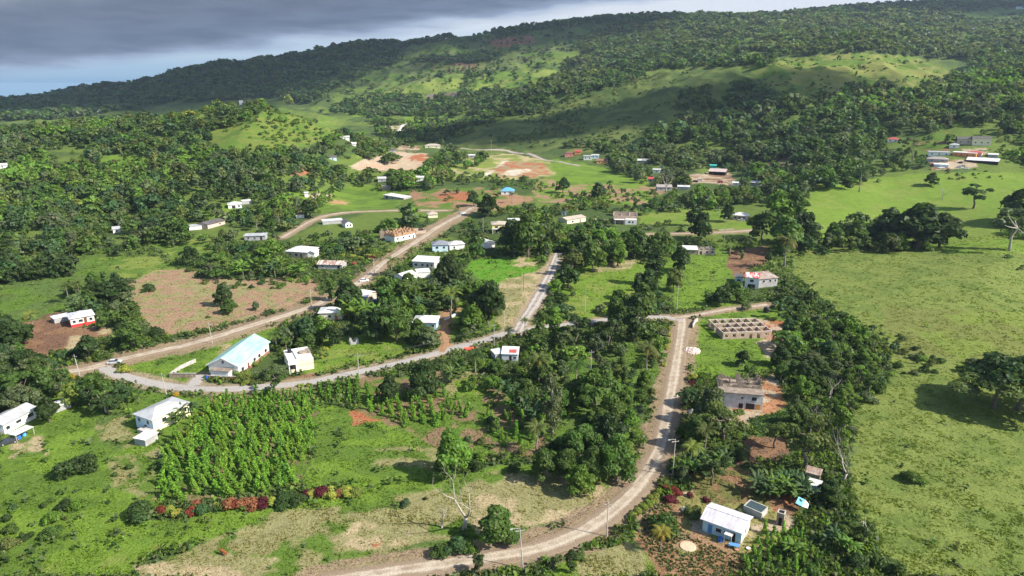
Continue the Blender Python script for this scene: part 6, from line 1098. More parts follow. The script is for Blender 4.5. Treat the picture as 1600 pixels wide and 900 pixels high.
HEROES += [('croton_shrub',a,b,c,'bush',i,d,e) for i, (a, b, c, d, e) in enumerate([
 ((252,803),20,T_CROT_R,1.1,'red leaved shrub at the left end of the field hedge'),((266,800),18,T_CROT_Y,1.2,'yellow shrub right of the leftmost red one'),((280,806),17,T_CROT_Y,1.2,None),((292,798),18,T_DARK,1.1,None),((300,803),20,T_CROT_R,1.0,'red shrub in the left part of the field hedge'),((308,791),18,T_CROT_O,1.1,None),((318,800),22,T_BLUE,1.2,'bluish spiky plant in the field hedge'),((344,794),18,T_CROT_Y,1.0,None),((356,794),24,T_CROT_O,1.2,'largest orange red shrub of the field hedge'),((370,793),22,T_CROT_R,1.1,None),((385,793),24,T_CROT_O,1.1,None),((398,792),22,T_CROT_O,1.2,None),((412,790),22,T_MAROON,1.2,None),((425,788),20,T_CROT_Y,1.0,None),((440,788),24,T_DARK,1.5,'dark bush in the middle of the field hedge'),((460,784),24,T_DARK,1.4,None),((478,776),17,T_MAROON,1.1,'maroon shrub starting the right part of the field hedge'),((490,776),20,T_CROT_Y,1.2,None),((505,774),24,T_MAROON,1.1,None),((517,775),20,T_CROT_Y,1.2,None),((530,774),18,T_CROT_O,.9,None),((541,773),22,T_CROT_Y,1.3,'yellow shrub at the right end of the field hedge'),((552,774),20,T_YEL,1.1,None),
 ((1046,768),16,T_CROT_R,1.2,'red shrub nearest the street lamp pole'),((1056,772),16,T_CROT_R,1.2,'second red shrub in the row above the garden'),((1078,776),12,T_MAROON,1.2,'last maroon shrub in the row above the garden'),((1049,783),15,T_MAROON,1.4,'maroon rounded shrub alone on the tan path'),((1103,783),10,T_MAROON,1.2,None),
 ((1005,796),14,T_YEL,1.3,'yellow green hedge plant behind the roadside gap'),((995,803),16,T_YEL,1.3,None),((1013,788),14,T_YEL,1.3,None),((1021,780),15,T_YEL,1.3,None),((1029,773),14,T_YEL,1.2,None),((988,809),16,T_YEL,1.2,'yellow green hedge plant nearest the road bend'),
 ((1081,592),17,T_CROT_Y,1.0,'yellow shrub on the verge beside the two storey ruin'),((1080,599),9,T_MAROON,1.2,'small maroon shrub under the yellow verge shrub'),((196,580),18,T_CROT_Y,1.3,'large round yellow shrub at the road junction left of the church'),((275,620),14,(0.4,0.26,0.03),1.1,'golden shrub below the paved road bend'),((114,592),13,(0.4,0.26,0.03),1.2,'golden shrub at the left end of the paved road'),((104,588),12,T_CROT_Y,1.2,None),
 ((581,405),12,T_MAROON,1.3,'maroon shrub on the verge of the wide dirt road'),((553,414),10,(0.3,0.1,0.07),1.4,'brownish red shrub in the yellow hedge'),((563,405),10,T_YEL,1.6,None),((577,402),12,T_CROT_Y,1.6,None),((592,399),12,T_YEL,1.6,None),((607,394),11,T_YEL,1.5,None),((550,402),9,T_CROT_Y,1.5,None),((535,400),9,T_CROT_Y,1.5,None),((545,394),9,T_YEL,1.5,None),((562,392),9,T_CROT_Y,1.5,None),((522,404),8,T_YEL,1.5,None),
 ((378,588),20,T_YEL,1.3,'yellow green bush by the porch of the church'),((385,592),16,T_YEL,1.4,None),((372,598),11,T_YEL,1.5,'clipped hedge bush in front of the church'),((383,600),11,T_YEL,1.5,None),((395,600),11,T_OLIVE,1.5,None),((407,598),11,T_OLIVE,1.5,None),((398,572),14,T_YEL,1.2,None),((405,562),14,T_YEL,1.2,None),((412,552),12,T_YEL,1.2,None),((507,548),12,T_CROT_Y,1.0,'yellow shrub at the right corner of the flat roofed white house'),((503,560),8,T_CROT_Y,1,None),
 ((1040,545),12,T_CROT_Y,1.0,'yellow hedge plant left of the broad dirt road, upper'),((1043,535),12,T_CROT_Y,1.0,None),((1045,525),11,T_CROT_Y,1.0,None),((1046,516),10,T_CROT_Y,1.0,None),((1038,572),9,T_CROT_Y,1.0,'yellow hedge plant left of the broad dirt road, lowest'),((470,604),9,T_CROT_Y,1.2,None),((482,603),9,T_YEL,1.2,None),((800,558),14,T_YEL,1.3,None),((812,552),12,T_YEL,1.3,None),((770,552),12,T_YEL,1.3,None),
 ((262,735-12),14,T_CROT_Y,1.2,None)] + [((270 + i * 9.5, 700 - i * 9.8), 13, T_CROT_Y if i % 3 else T_YEL, 1.15, None) for i in range(9)])]
for kd, px, hp, tint, shp, var, wide, lab in HEROES:
    if hp <= 0: continue
    p = G(*px); d = proj(p.x, p.y, p.z)[2]; dep = math.atan2(px[1] - 450, F) + PITCH; h = hp * d / F / max(.5, math.cos(dep)) * .92
    if kd in ('shrub', 'croton_shrub'): h *= .8 if kd == 'shrub' else .60; wide *= 1.0 if kd == 'shrub' else 1.1
    plant(kd, p.x, p.y, h, tint, shp or 'round', var, wide, lab, trunk=PALEBARK if kd == 'slender_tree' else None)
HERO_XY = np.array([(q['x'], q['y'], q['h'] * .33) for q in PLANTS])

# vine fields
def field(poly, ang, sx, sy, n_max, place, tint, h, skip=0.04, js=.35):
    g = [G(*p) for p in poly]; c = sum((v.xy for v in g), Vector((0, 0))) / len(g); ca, sa = math.cos(R(ang)), math.sin(R(ang)); out = []
    for i in range(-60, 61):
        for j in range(-70, 71):
            a, b_ = i * sx + (j % 2) * sx * .5 * 0 + random.uniform(-js, js), j * sy + random.uniform(-js, js); x = c.x + a * ca - b_ * sa; y = c.y + a * sa + b_ * ca
            q_ = proj(x, y, float(Zat(x, y)))
            if inpoly(np.array(q_[0]), np.array(q_[1]), poly) and random.random() > skip: out.append((x, y))
    out.sort(key=lambda p: p[1]); return out
vines = []
f1 = field([(352,618),(430,616),(498,606),(492,690),(470,752),(420,775),(252,782),(258,705),(300,655)], -3, 2.6, 2.7, 0, None, None, 3)
f2 = field([(480,612),(560,598),(620,620),(700,608),(735,650),(705,665),(640,668),(560,632),(490,632)], 16, 2.8, 2.9, 0, None, None, 3, .1)
f3 = field([(745,640),(850,655),(835,705),(775,700)], 16, 4.2, 3.6, 0, None, None, 3, .15)
f4 = field([(1165,880),(1190,830),(1260,840),(1300,905),(1150,905)], 0, 2.3, 2.3, 0, None, None, 3, .1)
print('vines', len(f1), len(f2), len(f3), len(f4))
VN = []
for fi, (f, lab, grp) in enumerate([(f4, 'leafy vine on a stake in the bottom right plot near the farmhouse', 'staked vines in the bottom right plot'), (f1, 'bright green vine climbing its stake in the large left vine field', 'staked vines of the large left field'), (f2, 'vine on its stake in the rows of the middle plantation', 'staked vines of the middle plantation'), (f3, 'vine on its stake at the right end of the plantation, near the banana plants', 'staked vines at the right end of the plantation')]):
    for x, y in f: VN.append((x, y, lab, grp, fi))
ok = free(np.array([v[0] for v in VN]), np.array([v[1] for v in VN]), 2.0, .5); VN = [v for v, k in zip(VN, ok) if k]
VN.sort(key=lambda v: v[1]); vrest = VN[298:]; VN = VN[:298]
for i, (x, y, lab, grp, fi) in enumerate(VN):
    plant('yam_vine', x, y, random.uniform(2.8, 4.3) * (.72 if VN[i][4] == 0 else 1), random.choice([(0.150, 0.290, 0.030), (0.175, 0.31, 0.036), (0.125, 0.25, 0.030)]), var=i % 6, wide=random.uniform(.95, 1.3), label=lab)
    tag(PLANTS[-1]['o'], lab, 'vine plant', grp); PLANTS[-1]['fixed'] = True; PLANTS[-1]['fi'] = fi = VN[i][4]
FN = {0: 'the bottom right vine plot', 1: 'the large left vine field', 2: 'the middle plantation', 3: 'the plantation\'s right end'}
for fi in range(4):
    q_ = [p for p in PLANTS if p.get('fi') == fi]
    if len(q_) < 6: continue
    pp = np.array([proj(p['x'], p['y'], p['z'])[:2] for p in q_]); nx_, ny_ = (4, 5) if fi == 1 else ((4, 3) if fi == 2 else (3, 2)); rx = np.argsort(np.argsort(pp[:, 0])) * nx_ // len(q_); ry = np.argsort(np.argsort(pp[:, 1])) * ny_ // len(q_)
    CN = {2: ['left', 'right'], 3: ['left', 'middle', 'right'], 4: ['far left', 'left centre', 'right centre', 'far right'], 5: ['', '', '', '', '']}; RN = {2: ['back', 'front'], 3: ['back', 'middle', 'front'], 5: ['hindmost', 'back', 'middle', 'front', 'foremost']}
    for a in range(nx_):
        for b in range(ny_):
            c_ = sorted([p for p, x_, y_ in zip(q_, rx, ry) if x_ == a and y_ == b], key=lambda p: -p['h']); where = f'{RN[ny_][b]} row, {CN[nx_][a]}, of {FN[fi]}'
            for k, p in enumerate(c_):
                w_ = 'tallest' if k == 0 else ('second tallest' if k == 1 and len(c_) > 3 else ('shortest' if k == len(c_) - 1 else 'medium height')); p['o']['label'] = f'{w_} staked vine, {where}'; p['o']['group'] = f'staked vines of {FN[fi]}'

PX2 = lambda p_: [((-700 if x_ < -50 else (2300 if x_ > 1650 else x_)), y_) for x_, y_ in p_]
# woods: (polygon of where crowns show, share filled, height range, palette, kinds)
KT = [('broadleaf_tree', 'round'), ('broadleaf_tree', 'round'), ('broadleaf_tree', 'spread'), ('broadleaf_tree', 'tall'), ('broadleaf_tree', 'open')]
PD = [T_DARK, T_MID, T_MID, T_GREY, T_BLUE]; PM = [T_DARK, T_MID, T_BLUE, T_MID, T_GREY, T_OLIVE, T_BRIGHT]; PB = [T_BRIGHT, T_YEL, T_MID, T_BRIGHT]; PG = [T_BLUE, T_GREY, T_MID, T_GREY, T_OLIVE]
WOODS = [  # poly, density, hmin, hmax, palette, shrub share
 ([(-60,200),(60,182),(150,178),(250,160),(340,156),(430,152),(500,165),(560,200),(610,232),(570,258),(500,285),(440,295),(410,300),(390,318),(330,335),(300,345),(350,350),(330,372),(250,378),(180,392),(110,420),(0,432),(-60,440)], .93, 7, 12, PM, .12),
 ([(325,205),(430,165),(490,170),(540,186),(525,215),(450,238),(345,240)], .52, 1.8, 6, PB + PM, .75), ([(495,176),(532,185),(522,200),(497,194)], .03, 2, 3, PB, 1), ([(150,238),(222,234),(225,256),(160,258)], .1, 2, 4, PB, .8), ([(60,235),(120,225),(150,250),(90,262)], .45, 3, 6, PB, .5), ([(150,316),(190,318),(190,328),(150,328)], .05, 2, 4, PB, 1), ([(230,175),(330,165),(350,185),(270,195)], .8, 5, 9, PB, .3),
 ([(-60,165),(160,125),(300,92),(430,72),(560,62),(700,52),(700,66),(560,120),(480,160),(430,150),(250,160),(150,178),(60,185),(-60,205)], .96, 8, 13, PD, 0),
 ([(480,160),(560,120),(640,96),(760,95),(880,75),(900,110),(880,150),(800,160),(700,160),(560,170)], .30, 3, 11, PM, .5),
 ([(620,75),(700,60),(790,45),(900,36),(930,50),(860,85),(760,95),(640,98)], .30, 4, 12, PD, .4),
 ([(770,46),(900,32),(900,40),(775,54)], .7, 8, 12, PD, 0),
 ([(640,92),(680,88),(770,80),(775,92),(700,100)], .6, 8, 12, PD, 0),
 ([(560,148),(700,150),(760,140),(850,146),(860,165),(800,190),(720,182),(560,178),(500,172)], .82, 8, 12, PD, 0),
 ([(680,112),(780,108),(770,126),(700,126)], .5, 8, 12, PM, 0),
 ([(820,150),(880,110),(900,60),(1000,20),(1150,12),(1350,2),(1660,-10),(1660,90),(1480,90),(1340,80),(1220,86),(1000,112),(900,145)], .84, 8, 13, PG, 0),
 ([(860,40),(1000,16),(1150,8),(1350,0),(1660,-12),(1660,2),(1480,14),(1350,20),(1150,26),(1000,30)], .96, 9, 14, PD, 0),
 ([(1500,18),(1600,10),(1620,28),(1510,32)], .1, 8, 10, PM, 0),
 ([(700,185),(790,188),(870,160),(940,125),(1000,105),(1010,118),(900,160),(800,205),(700,215),(620,205),(620,190)], .55, 7, 11, PD, .1),
 ([(580,185),(640,190),(700,200),(690,225),(600,232)], .6, 7, 11, PM, .1),
 ([(690,215),(800,190),(900,150),(1000,118),(1080,110),(1080,180),(1010,235),(940,232),(860,232),(750,228)], .36, 1.5, 6.5, PD + [T_OLIVE], .8),
 ([(940,85),(1100,78),(1215,84),(1215,100),(1100,102),(950,112)], .93, 10, 14, PD, 0),
 ([(1060,140),(1180,130),(1230,150),(1230,210),(1240,240),(1160,262),(1060,258),(990,246),(1010,215),(1060,180)], .8, 9, 15, PD, .1),
 ([(1215,86),(1350,78),(1440,86),(1510,120),(1490,150),(1400,150),(1300,150),(1220,160),(1180,125)], .28, 1.5, 7, PM + [T_OLIVE], .8),
 ([(1280,150),(1350,128),(1420,142),(1500,120),(1530,90),(1660,80),(1660,240),(1570,240),(1550,205),(1480,200),(1430,190),(1400,205),(1350,280),(1250,285),(1240,240),(1230,160)], .88, 8, 14, PM, .1),
 ([(1230,165),(1300,150),(1320,200),(1350,230),(1350,288),(1250,290),(1235,250)], .9, 9, 15, PD, .05),
 ([(1390,195),(1480,190),(1570,195),(1580,222),(1500,214),(1470,222),(1450,240),(1440,262),(1360,285),(1330,285),(1370,240)], .85, 6, 12, PD + PM, .2), ([(1545,225),(1600,225),(1600,262),(1550,262)], .7, 3, 7, PM, .4), ([(1440,255),(1660,262),(1660,272),(1440,272)], .6, 1.5, 3, [T_OLIVE, T_MID], 1), ([(1480,222),(1500,222),(1500,238),(1480,238)], .5, 3, 6, PM, .3), ([(1380,205),(1450,200),(1440,225),(1400,225)], .7, 4, 9, PD, .3),
 ([(1560,205),(1660,200),(1660,262),(1560,258)], .8, 6, 10, PB, .2),
 ([(850,225),(990,215),(1010,246),(970,235),(900,232)], .5, 6, 10, PD, .1),
 ([(945,245),(990,240),(1060,225),(1160,240),(1160,258),(1050,262),(1080,290),(1010,285),(960,262)], .72, 8, 13, PG, .05),
 ([(1160,262),(1250,258),(1260,300),(1250,360),(1180,350),(1170,320),(1060,322),(1010,305),(1100,296),(1160,292)], .8, 6, 11, PM, .15),
 ([(1430,255),(1452,262),(1440,272),(1400,276),(1350,290),(1350,280)], .6, 4, 7, PG, .4),
 ([(500,240),(600,225),(630,245),(600,252),(540,262),(500,285),(440,298),(430,285),(470,265)], .85, 7, 11, PM, .05),
 ([(480,290),(560,262),(640,265),(690,275),(700,300),(660,288),(580,292),(490,300)], .75, 7, 11, PM, .1),
 ([(660,255),(700,232),(760,240),(760,252),(700,262),(690,272)], .7, 6, 10, PM, .2),
 ([(560,325),(650,318),(745,318),(745,330),(700,345),(660,352),(600,365),(560,350),(500,330)], .8, 6, 10, PD, .15),
 ([(410,300),(470,300),(480,325),(440,350),(360,345),(330,330),(390,318)], .6, 6, 10, PM, .15),
 ([(350,345),(470,335),(560,350),(600,375),(600,392),(520,398),(490,378),(470,370),(440,395),(430,430),(350,430),(300,415),(320,380)], .75, 5, 9, PM, .3),
 ([(300,425),(430,428),(500,415),(500,432),(420,440),(330,435)], .6, 2, 4, PM, .9),
 ([(240,390),(330,380),(420,400),(420,430),(300,420),(240,405)], .5, 3, 7, PM, .6),
 ([(735,330),(770,318),(880,300),(1000,300),(1060,290),(1080,320),(1000,330),(900,322),(860,345),(800,340),(780,330)], .74, 3.5, 8, PM, .3), ([(830,278),(1015,292),(1045,302),(1000,318),(900,314),(840,305)], .38, 2.5, 6, PM, .5), ([(640,290),(740,288),(835,305),(830,318),(740,325),(650,318)], .2, 2, 6, PM, .5), ([(440,296),(480,292),(520,300),(500,325),(450,330)], .4, 3, 7, PM, .4), ([(700,262),(790,272),(860,280),(860,286),(760,288),(690,275)], .35, 2.5, 6, PM, .4),
 ([(640,355),(700,345),(760,335),(770,380),(720,375),(660,380)], .55, 2.5, 6, PM, .6),
 ([(795,335),(900,345),(960,355),(1060,370),(1120,370),(1100,385),(1060,380),(1040,400),(980,405),(900,412),(880,400),(850,400),(800,395)], .9, 7, 11, PM, .05),
 ([(1000,345),(1080,335),(1090,362),(1000,362)], .5, 3, 6, PM, .5),
 ([(1120,358),(1250,340),(1280,360),(1250,420),(1215,405),(1150,390),(1130,370)], .7, 6, 10, PD, .1),
 ([(1250,360),(1380,340),(1490,345),(1500,375),(1440,385),(1300,385),(1240,395)], .8, 7, 11, PM, .15),
 ([(1560,330),(1660,300),(1660,395),(1600,400),(1560,360)], .6, 6, 10, PM, .2), ([(1560,385),(1660,385),(1660,425),(1600,420)], .5, 2, 4, PM, .8),
 ([(580,395),(640,410),(620,430),(600,445),(690,445),(760,440),(782,490),(770,520),(700,515),(690,480),(640,495),(600,520),(540,530),(500,528),(420,545),(400,560),(410,525),(480,508),(545,455)], .72, 4, 8, PM, .25),
 ([(640,440),(700,395),(735,400),(735,450),(700,470)], .9, 6, 9, PD, .1),
 ([(405,545),(440,520),(470,540),(440,580),(400,590)], .7, 2, 5, PG, .7),
 ([(862,425),(890,410),(895,450),(880,490),(852,500),(845,480)], .85, 3, 6, PM, .5),
 ([(880,500),(960,460),(1000,430),(1040,440),(1040,500),(1045,530),(1035,600),(1000,650),(990,740),(900,740),(860,720),(845,650),(760,610),(700,570),(720,545),(780,560),(830,525)], .66, 3, 7, PM + [T_BRIGHT, T_BRIGHT], .4),
 ([(860,640),(990,640),(1005,700),(985,750),(900,750),(850,715)], .95, 4, 7, [T_MID, T_MID, T_BRIGHT, T_DARK], .3),
 ([(1220,430),(1300,465),(1400,530),(1400,575),(1345,630),(1320,700),(1340,800),(1400,870),(1400,905),(1270,905),(1260,850),(1270,790),(1285,740),(1250,690),(1240,620),(1215,560),(1228,520),(1215,470)], .85, 3.5, 7.5, PD + [T_MID, T_MID, T_BRIGHT], .3),
 ([(1290,478),(1400,500),(1440,530),(1520,545),(1660,548),(1660,562),(1500,562),(1400,570),(1380,530)], .6, 1.2, 3.2, PM + [T_OLIVE], .95), ([(1240,400),(1420,400),(1400,470),(1260,440)], .03, 1, 2, PM, 1), ([(1350,640),(1600,640),(1600,900),(1400,880)], .012, .8, 1.6, PM, 1),
 ([(1075,610),(1130,610),(1180,650),(1170,690),(1140,735),(1065,740),(1062,680)], .75, 4, 8, PM, .3),
 ([(1080,565),(1200,560),(1215,590),(1180,590),(1120,590)], .35, 2, 5, PM, .6), ([(1100,450),(1160,440),(1180,480),(1110,485)], .6, 3, 6, PM, .5),
 ([(-60,560),(60,565),(110,590),(170,590),(220,612),(200,625),(120,632),(60,640),(-60,650)], .85, 6, 10, PD, .15),
 ([(-60,500),(30,500),(30,560),(-60,570)], .8, 6, 9, PD, .1), ([(40,548),(130,530),(220,500),(240,520),(180,560),(110,575),(40,572)], .7, 3, 7, PD, .4), ([(100,430),(200,430),(200,500),(150,500),(110,480)], .6, 4, 8, PD, .3),
 ([(330,465),(400,455),(400,500),(300,510)], .3, 1.5, 4, PM, .8), ([(340,500),(490,450),(520,455),(430,500)], .25, 1.2, 3, PG, 1),
 ([(-60,760),(100,740),(130,780),(100,820),(0,850),(-60,860)], .8, 1.2, 3.2, PM, 1), ([(120,690),(260,690),(250,800),(150,800),(100,750)], .35, .8, 2.0, PM, 1), ([(170,640),(220,640),(210,690),(170,690)], .55, 1.5, 3, PM, .9), ([(230,690),(300,640),(290,700),(255,740)], .6, 1.5, 3.5, PM, .9), ([(0,700),(120,650),(220,620),(210,700),(100,740),(0,760)], .07, .6, 1.4, PM, 1),
 ([(560,745),(720,730),(700,750),(600,775),(560,775)], .5, .8, 2.2, PM, 1), ([(640,700),(700,690),(760,740),(690,745)], .3, 2, 4, PM, .8), ([(745,600),(860,600),(850,700),(760,730),(700,700),(740,660)], .5, 2.5, 5, PM, .5), ([(700,830),(780,830),(820,855),(700,870)], .4, 1, 2.5, PM, 1),
 ([(860,860),(940,835),(1000,845),(1020,900),(850,905)], .25, 1, 2.5, PM, 1), ([(1180,840),(1270,830),(1300,905),(1160,905)], .25, 1.5, 3, PB, 1), ([(1270,820),(1460,880),(1480,905),(1270,905)], .6, 3, 6, PM, .6), ([(1060,745),(1200,735),(1210,780),(1090,780)], .25, .8, 1.6, PG, 1), ([(300,905),(330,880),(600,880),(560,905)], .03, .8, 1.5, PB, 1),
]
WOODS = [(PX2(w_[0]),) + tuple(w_[1:]) for w_ in WOODS]
cand = []
for y0, y1, s in ((88, 330, 4.4), (330, 640, 6.2), (640, 1250, 8.2), (1250, 2300, 10.5), (2300, 3500, 13.5)):
    a = .95 * y1; gx, gy = np.meshgrid(np.arange(-a, a, s), np.arange(y0, y1, s)); gx = gx.ravel() + rgv.uniform(-.45, .45, gx.size) * s; gy = gy.ravel() + rgv.uniform(-.45, .45, gy.size) * s
    k = (np.abs(gx) < gy * .95 + 8); cand.append(np.stack([gx[k], gy[k], np.full(k.sum(), s)], 1))
cand = np.concatenate(cand); cx, cy, cs = cand.T; cz0 = Zat(cx, cy)
den = np.zeros(len(cx)); wi = np.full(len(cx), -1); px, py, d = proj(cx, cy, cz0 + 4)
for i, wd in enumerate(WOODS):
    m = inpoly(px + (fbm(cx / 12, cy / 12, 91) - .5) * 14, py + (fbm(cx / 12, cy / 12, 92) - .5) * 8, wd[0]); m &= (cy > 900) if 7 <= i <= 16 else True
    m &= (cy < 860) if i < 7 else True
    wi[m] = i; den[m] = wd[1]
gap = fbm(cx / 30, cy / 30, 33); gap2 = fbm(cx / 75, cy / 75, 63); gap = gap * .5 + gap2 * .5; den2 = np.where(den > .3, np.clip(den + (gap - .5) * (2.0 * (1 - den) + 4.2 * (cy > 330)), 0, .98), den * np.clip((gap - .35) * 5, 0, 2.6))
u01 = rgv.random(len(cx)); keep = (wi >= 0) & (u01 < den2); cx, cy, cz0, wi, cs, gap = cx[keep], cy[keep], cz0[keep], wi[keep], cs[keep], gap[keep]
hmin = np.array([w_[2] for w_ in WOODS])[wi]; hmax = np.array([w_[3] for w_ in WOODS])[wi]; hh = hmin * .75 + (hmax * 1.08 - hmin * .75) * rgv.random(len(cx)) ** 1.5
shr = rgv.random(len(cx)) < np.array([w_[5] for w_ in WOODS])[wi] + .15 * (gap < .47); hh = np.where(shr, np.minimum(hh, 1.6 + hh * .28), hh)
scl = np.where(cy > 640, cs / 7.4, 1.0); hh = np.where(shr, hh, hh * (1 + (scl - 1) * .45))
cr = np.where(shr, hh * .75, hh * .36)
ok = np.ones(len(cx), bool); nearm = cy < 900; ok[nearm] = free(cx[nearm], cy[nearm], hh[nearm], cr[nearm])
for hx, hy, hr in HERO_XY: ok &= ~((np.abs(cx - hx) < 9) & (np.hypot(cx - hx, cy - hy) < hr + cr * .35))
cx, cy, cz0, wi, hh, shr, cs, gap = (a[ok] for a in (cx, cy, cz0, wi, hh, shr, cs, gap))
order = np.argsort(cy); cx, cy, cz0, wi, hh, shr, cs, gap = (a[order] for a in (cx, cy, cz0, wi, hh, shr, cs, gap))
nt_ = sum(q['kind'] == 'broadleaf_tree' for q in PLANTS); ns_ = sum(q['kind'] == 'shrub' for q in PLANTS); indiv = np.zeros(len(cx), bool)
indiv[np.nonzero(~shr)[0][:300 - nt_]] = True; indiv[np.nonzero(shr)[0][:300 - ns_]] = True
print('heroes', nt_, ns_, 'scatter', len(cx), 'beyond', (~indiv).sum(), 'furthest individual', cy[indiv].max())
for i in np.nonzero(indiv)[0]:
    t_ = random.choice(WOODS[wi[i]][4])
    if shr[i]: plant('shrub', cx[i], cy[i], hh[i], t_, 'bush', int(i) % 4, random.uniform(.9, 1.3))
    else: k = random.choice(KT); plant(k[0], cx[i], cy[i], hh[i], t_, k[1], int(i) % 4, random.uniform(.85, 1.15), trunk=PALEBARK if random.random() < .25 else None)
# the rest of the woods, too many to count, as one mass
def mass(sel, name, label, protos, kind='stuff', cat='woodland', flat=1.0):
    Vs, Qs, Ts = [], [], []; off = 0; idx = np.nonzero(sel)[0]; which = rgv.integers(0, len(protos[0]), len(idx))
    pal = [np.array(w_[4]) for w_ in WOODS]
    for lod in range(4):
        lo, hi = ((0, 420), (420, 800), (800, 1500), (1500, 9999))[lod]
        for v in range(len(protos[0])):
            k = idx[(cy[idx] >= lo) & (cy[idx] < hi) & (which == v)]
            if len(k) == 0: continue
            PV, PQ, PT, ph = protos[lod][v]; n = len(k); s = (hh[k] / ph)[:, None]; a = rgv.uniform(0, 6.28, n); wide = rgv.uniform(.85, 1.2, n)[:, None] * (1 + (np.clip(cs[k] / 6.2, 1, 2) - 1)[:, None] * .45); ca, sa = np.cos(a)[:, None], np.sin(a)[:, None]
            x = PV[None, :, 0] * s * wide; y = PV[None, :, 1] * s * wide; P3 = np.stack([x * ca - y * sa + cx[k][:, None], x * sa + y * ca + cy[k][:, None], PV[None, :, 2] * s + cz0[k][:, None] - .3], 2)
            cc = np.array([pal[wi[j]][int(min(len(pal[wi[j]]) - 1, max(0, (rgv.random() * .75 + gap[j] * 2.2 - .95)) * len(pal[wi[j]])))] for j in k]) * rgv.uniform(.78, 1.25, (n, 1)) * rgv.uniform(.92, 1.08, (n, 3))
            Vs.append(P3.reshape(-1, 3)); Qs.append((PQ[None] + (np.arange(n) * len(PV))[:, None, None]).reshape(-1, 4) + off); Ts.append((cc[:, None] * PT[None]).reshape(-1, 3)); off += n * len(PV)
    if not Vs: return
    V, Q, T_ = np.concatenate(Vs), np.concatenate(Qs), np.concatenate(Ts); print(name, len(Q), 'faces'); o = link(name, mesh_np(name, V, Q, LEAF, T_)); tag(o, label, cat, kind=kind); return o
def proto(kind, var, n, size, trunk=False):
    V, Q, T_ = crown_arrays(lobes_for(kind, var * 7 + 3), n, size, var + n, .12, .5)
    if trunk:
        b = len(V); r = .28; V = np.concatenate([V, np.array([(-r, 0, 0), (r, 0, 0), (r * .6, 0, 8), (-r * .6, 0, 8), (0, -r, 0), (0, r, 0), (0, r * .6, 8), (0, -r * .6, 8)])]); Q = np.concatenate([Q, np.array([(b, b + 1, b + 2, b + 3), (b + 4, b + 5, b + 6, b + 7)])]); T_ = np.concatenate([T_, np.array([(1.9, 1.15, 3.0)] * 2)])
    return V, Q, T_, {'round': 9.3, 'spread': 8.6, 'tall': 12.2, 'open': 9.8, 'bush': 2.35}[kind]
KS = [('round', 0, 0), ('round', 1, 0), ('spread', 2, 0), ('tall', 1, 1), ('round', 3, 0), ('open', 2, 0)]
trees = [[proto(k, v, int(n * (1, .8)[k == 'open']), s, t) for k, v, t in KS] for n, s in ((420, 1.25), (190, 1.7), (85, 2.5), (34, 3.6))]
bushes = [[proto('bush', v, n, s) for v in range(4)] for n, s in ((130, .68), (60, .95), (26, 1.3), (12, 1.8))]
mass(~indiv & ~shr, 'distant_woodland', 'dense tropical woodland covering the far hills and ridges', trees)
mass(~indiv & shr, 'distant_scrub', 'rough scrub bushes dotted over the distant slopes and field edges', bushes, cat='scrub')
if vrest:
    kx = np.array([v[0] for v in vrest]); ky = np.array([v[1] for v in vrest]); V, Q, T_ = crown_arrays([(0, 0, z, .42, .42, .5) for z in (.3, .8, 1.4, 2.0, 2.6)], 130, .42, 3, .3); n = len(kx)
    P3 = V[None] * rgv.uniform(.85, 1.15, (n, 1, 1)) + np.stack([kx, ky, Zat(kx, ky)], 1)[:, None]; o = link('vine_rows', mesh_np('vine_rows', P3.reshape(-1, 3), (Q[None] + (np.arange(n) * len(V))[:, None, None]).reshape(-1, 4), LEAF, (np.array([(0.085, 0.185, 0.022)])[None] * rgv.uniform(.8, 1.2, (n, 1, 1)) * T_[None]).reshape(-1, 3))); tag(o, 'farthest rows of staked vines in the plantations', 'vine plants', kind='stuff')

# grass tufts, weeds and crops, far too many to count
def tufts(name, label, xs, ys, hgt, wid, colr, blades=3, cat='grass'):
    n = len(xs); z = Zat(xs, ys); rg = rgv; m = n * blades; i = np.repeat(np.arange(n), blades); a = rg.uniform(0, 6.28, m); h = hgt[i] * rg.uniform(.6, 1.2, m); w_ = wid[i] * rg.uniform(.6, 1.2, m)
    dx, dy = np.cos(a), np.sin(a); ox = xs[i] + rg.normal(size=m) * wid[i] * .45; oy = ys[i] + rg.normal(size=m) * wid[i] * .45; lx, ly = rg.normal(size=m) * h * .45, rg.normal(size=m) * h * .45; zz = z[i] - .05
    V = np.stack([np.stack([ox - dx * w_ / 2, oy - dy * w_ / 2, zz], 1), np.stack([ox + dx * w_ / 2, oy + dy * w_ / 2, zz], 1), np.stack([ox + dx * w_ * .4 + lx, oy + dy * w_ * .4 + ly, zz + h], 1), np.stack([ox - dx * w_ * .4 + lx * .7, oy - dy * w_ * .4 + ly, zz + h * .85], 1)], 1).reshape(-1, 3)
    c = np.clip(colr[i] * rg.uniform(.75, 1.3, (m, 1)) * rg.uniform(.94, 1.06, (m, 3)), 0, 1); o = link(name, mesh_np(name, V, np.arange(m * 4).reshape(-1, 4), LEAF, c)); tag(o, label, cat, kind='stuff'); return o
selv = np.nonzero((yf > 88) & (yf < 400) & vis)[0]; pick = rgv.choice(selv, 130000, p=None); gx = xf[pick] + rgv.normal(size=len(pick)) * .4; gy = yf[pick] + rgv.normal(size=len(pick)) * .4; gc = col[pick]
okg = gc[:, 1] > gc[:, 0] * .93
for bx, by, br in BUSY: okg &= np.hypot(gx - bx, gy - by) > br * .8
for i in range(len(RP)): okg &= np.hypot(gx - RP[i, 0], gy - RP[i, 1]) > RP[i, 2] + .5
clump = fbm(gx / 3.2, gy / 3.2, 15); okg &= rgv.random(len(gx)) < np.clip((clump - .3) * 2.6, .12, 1)
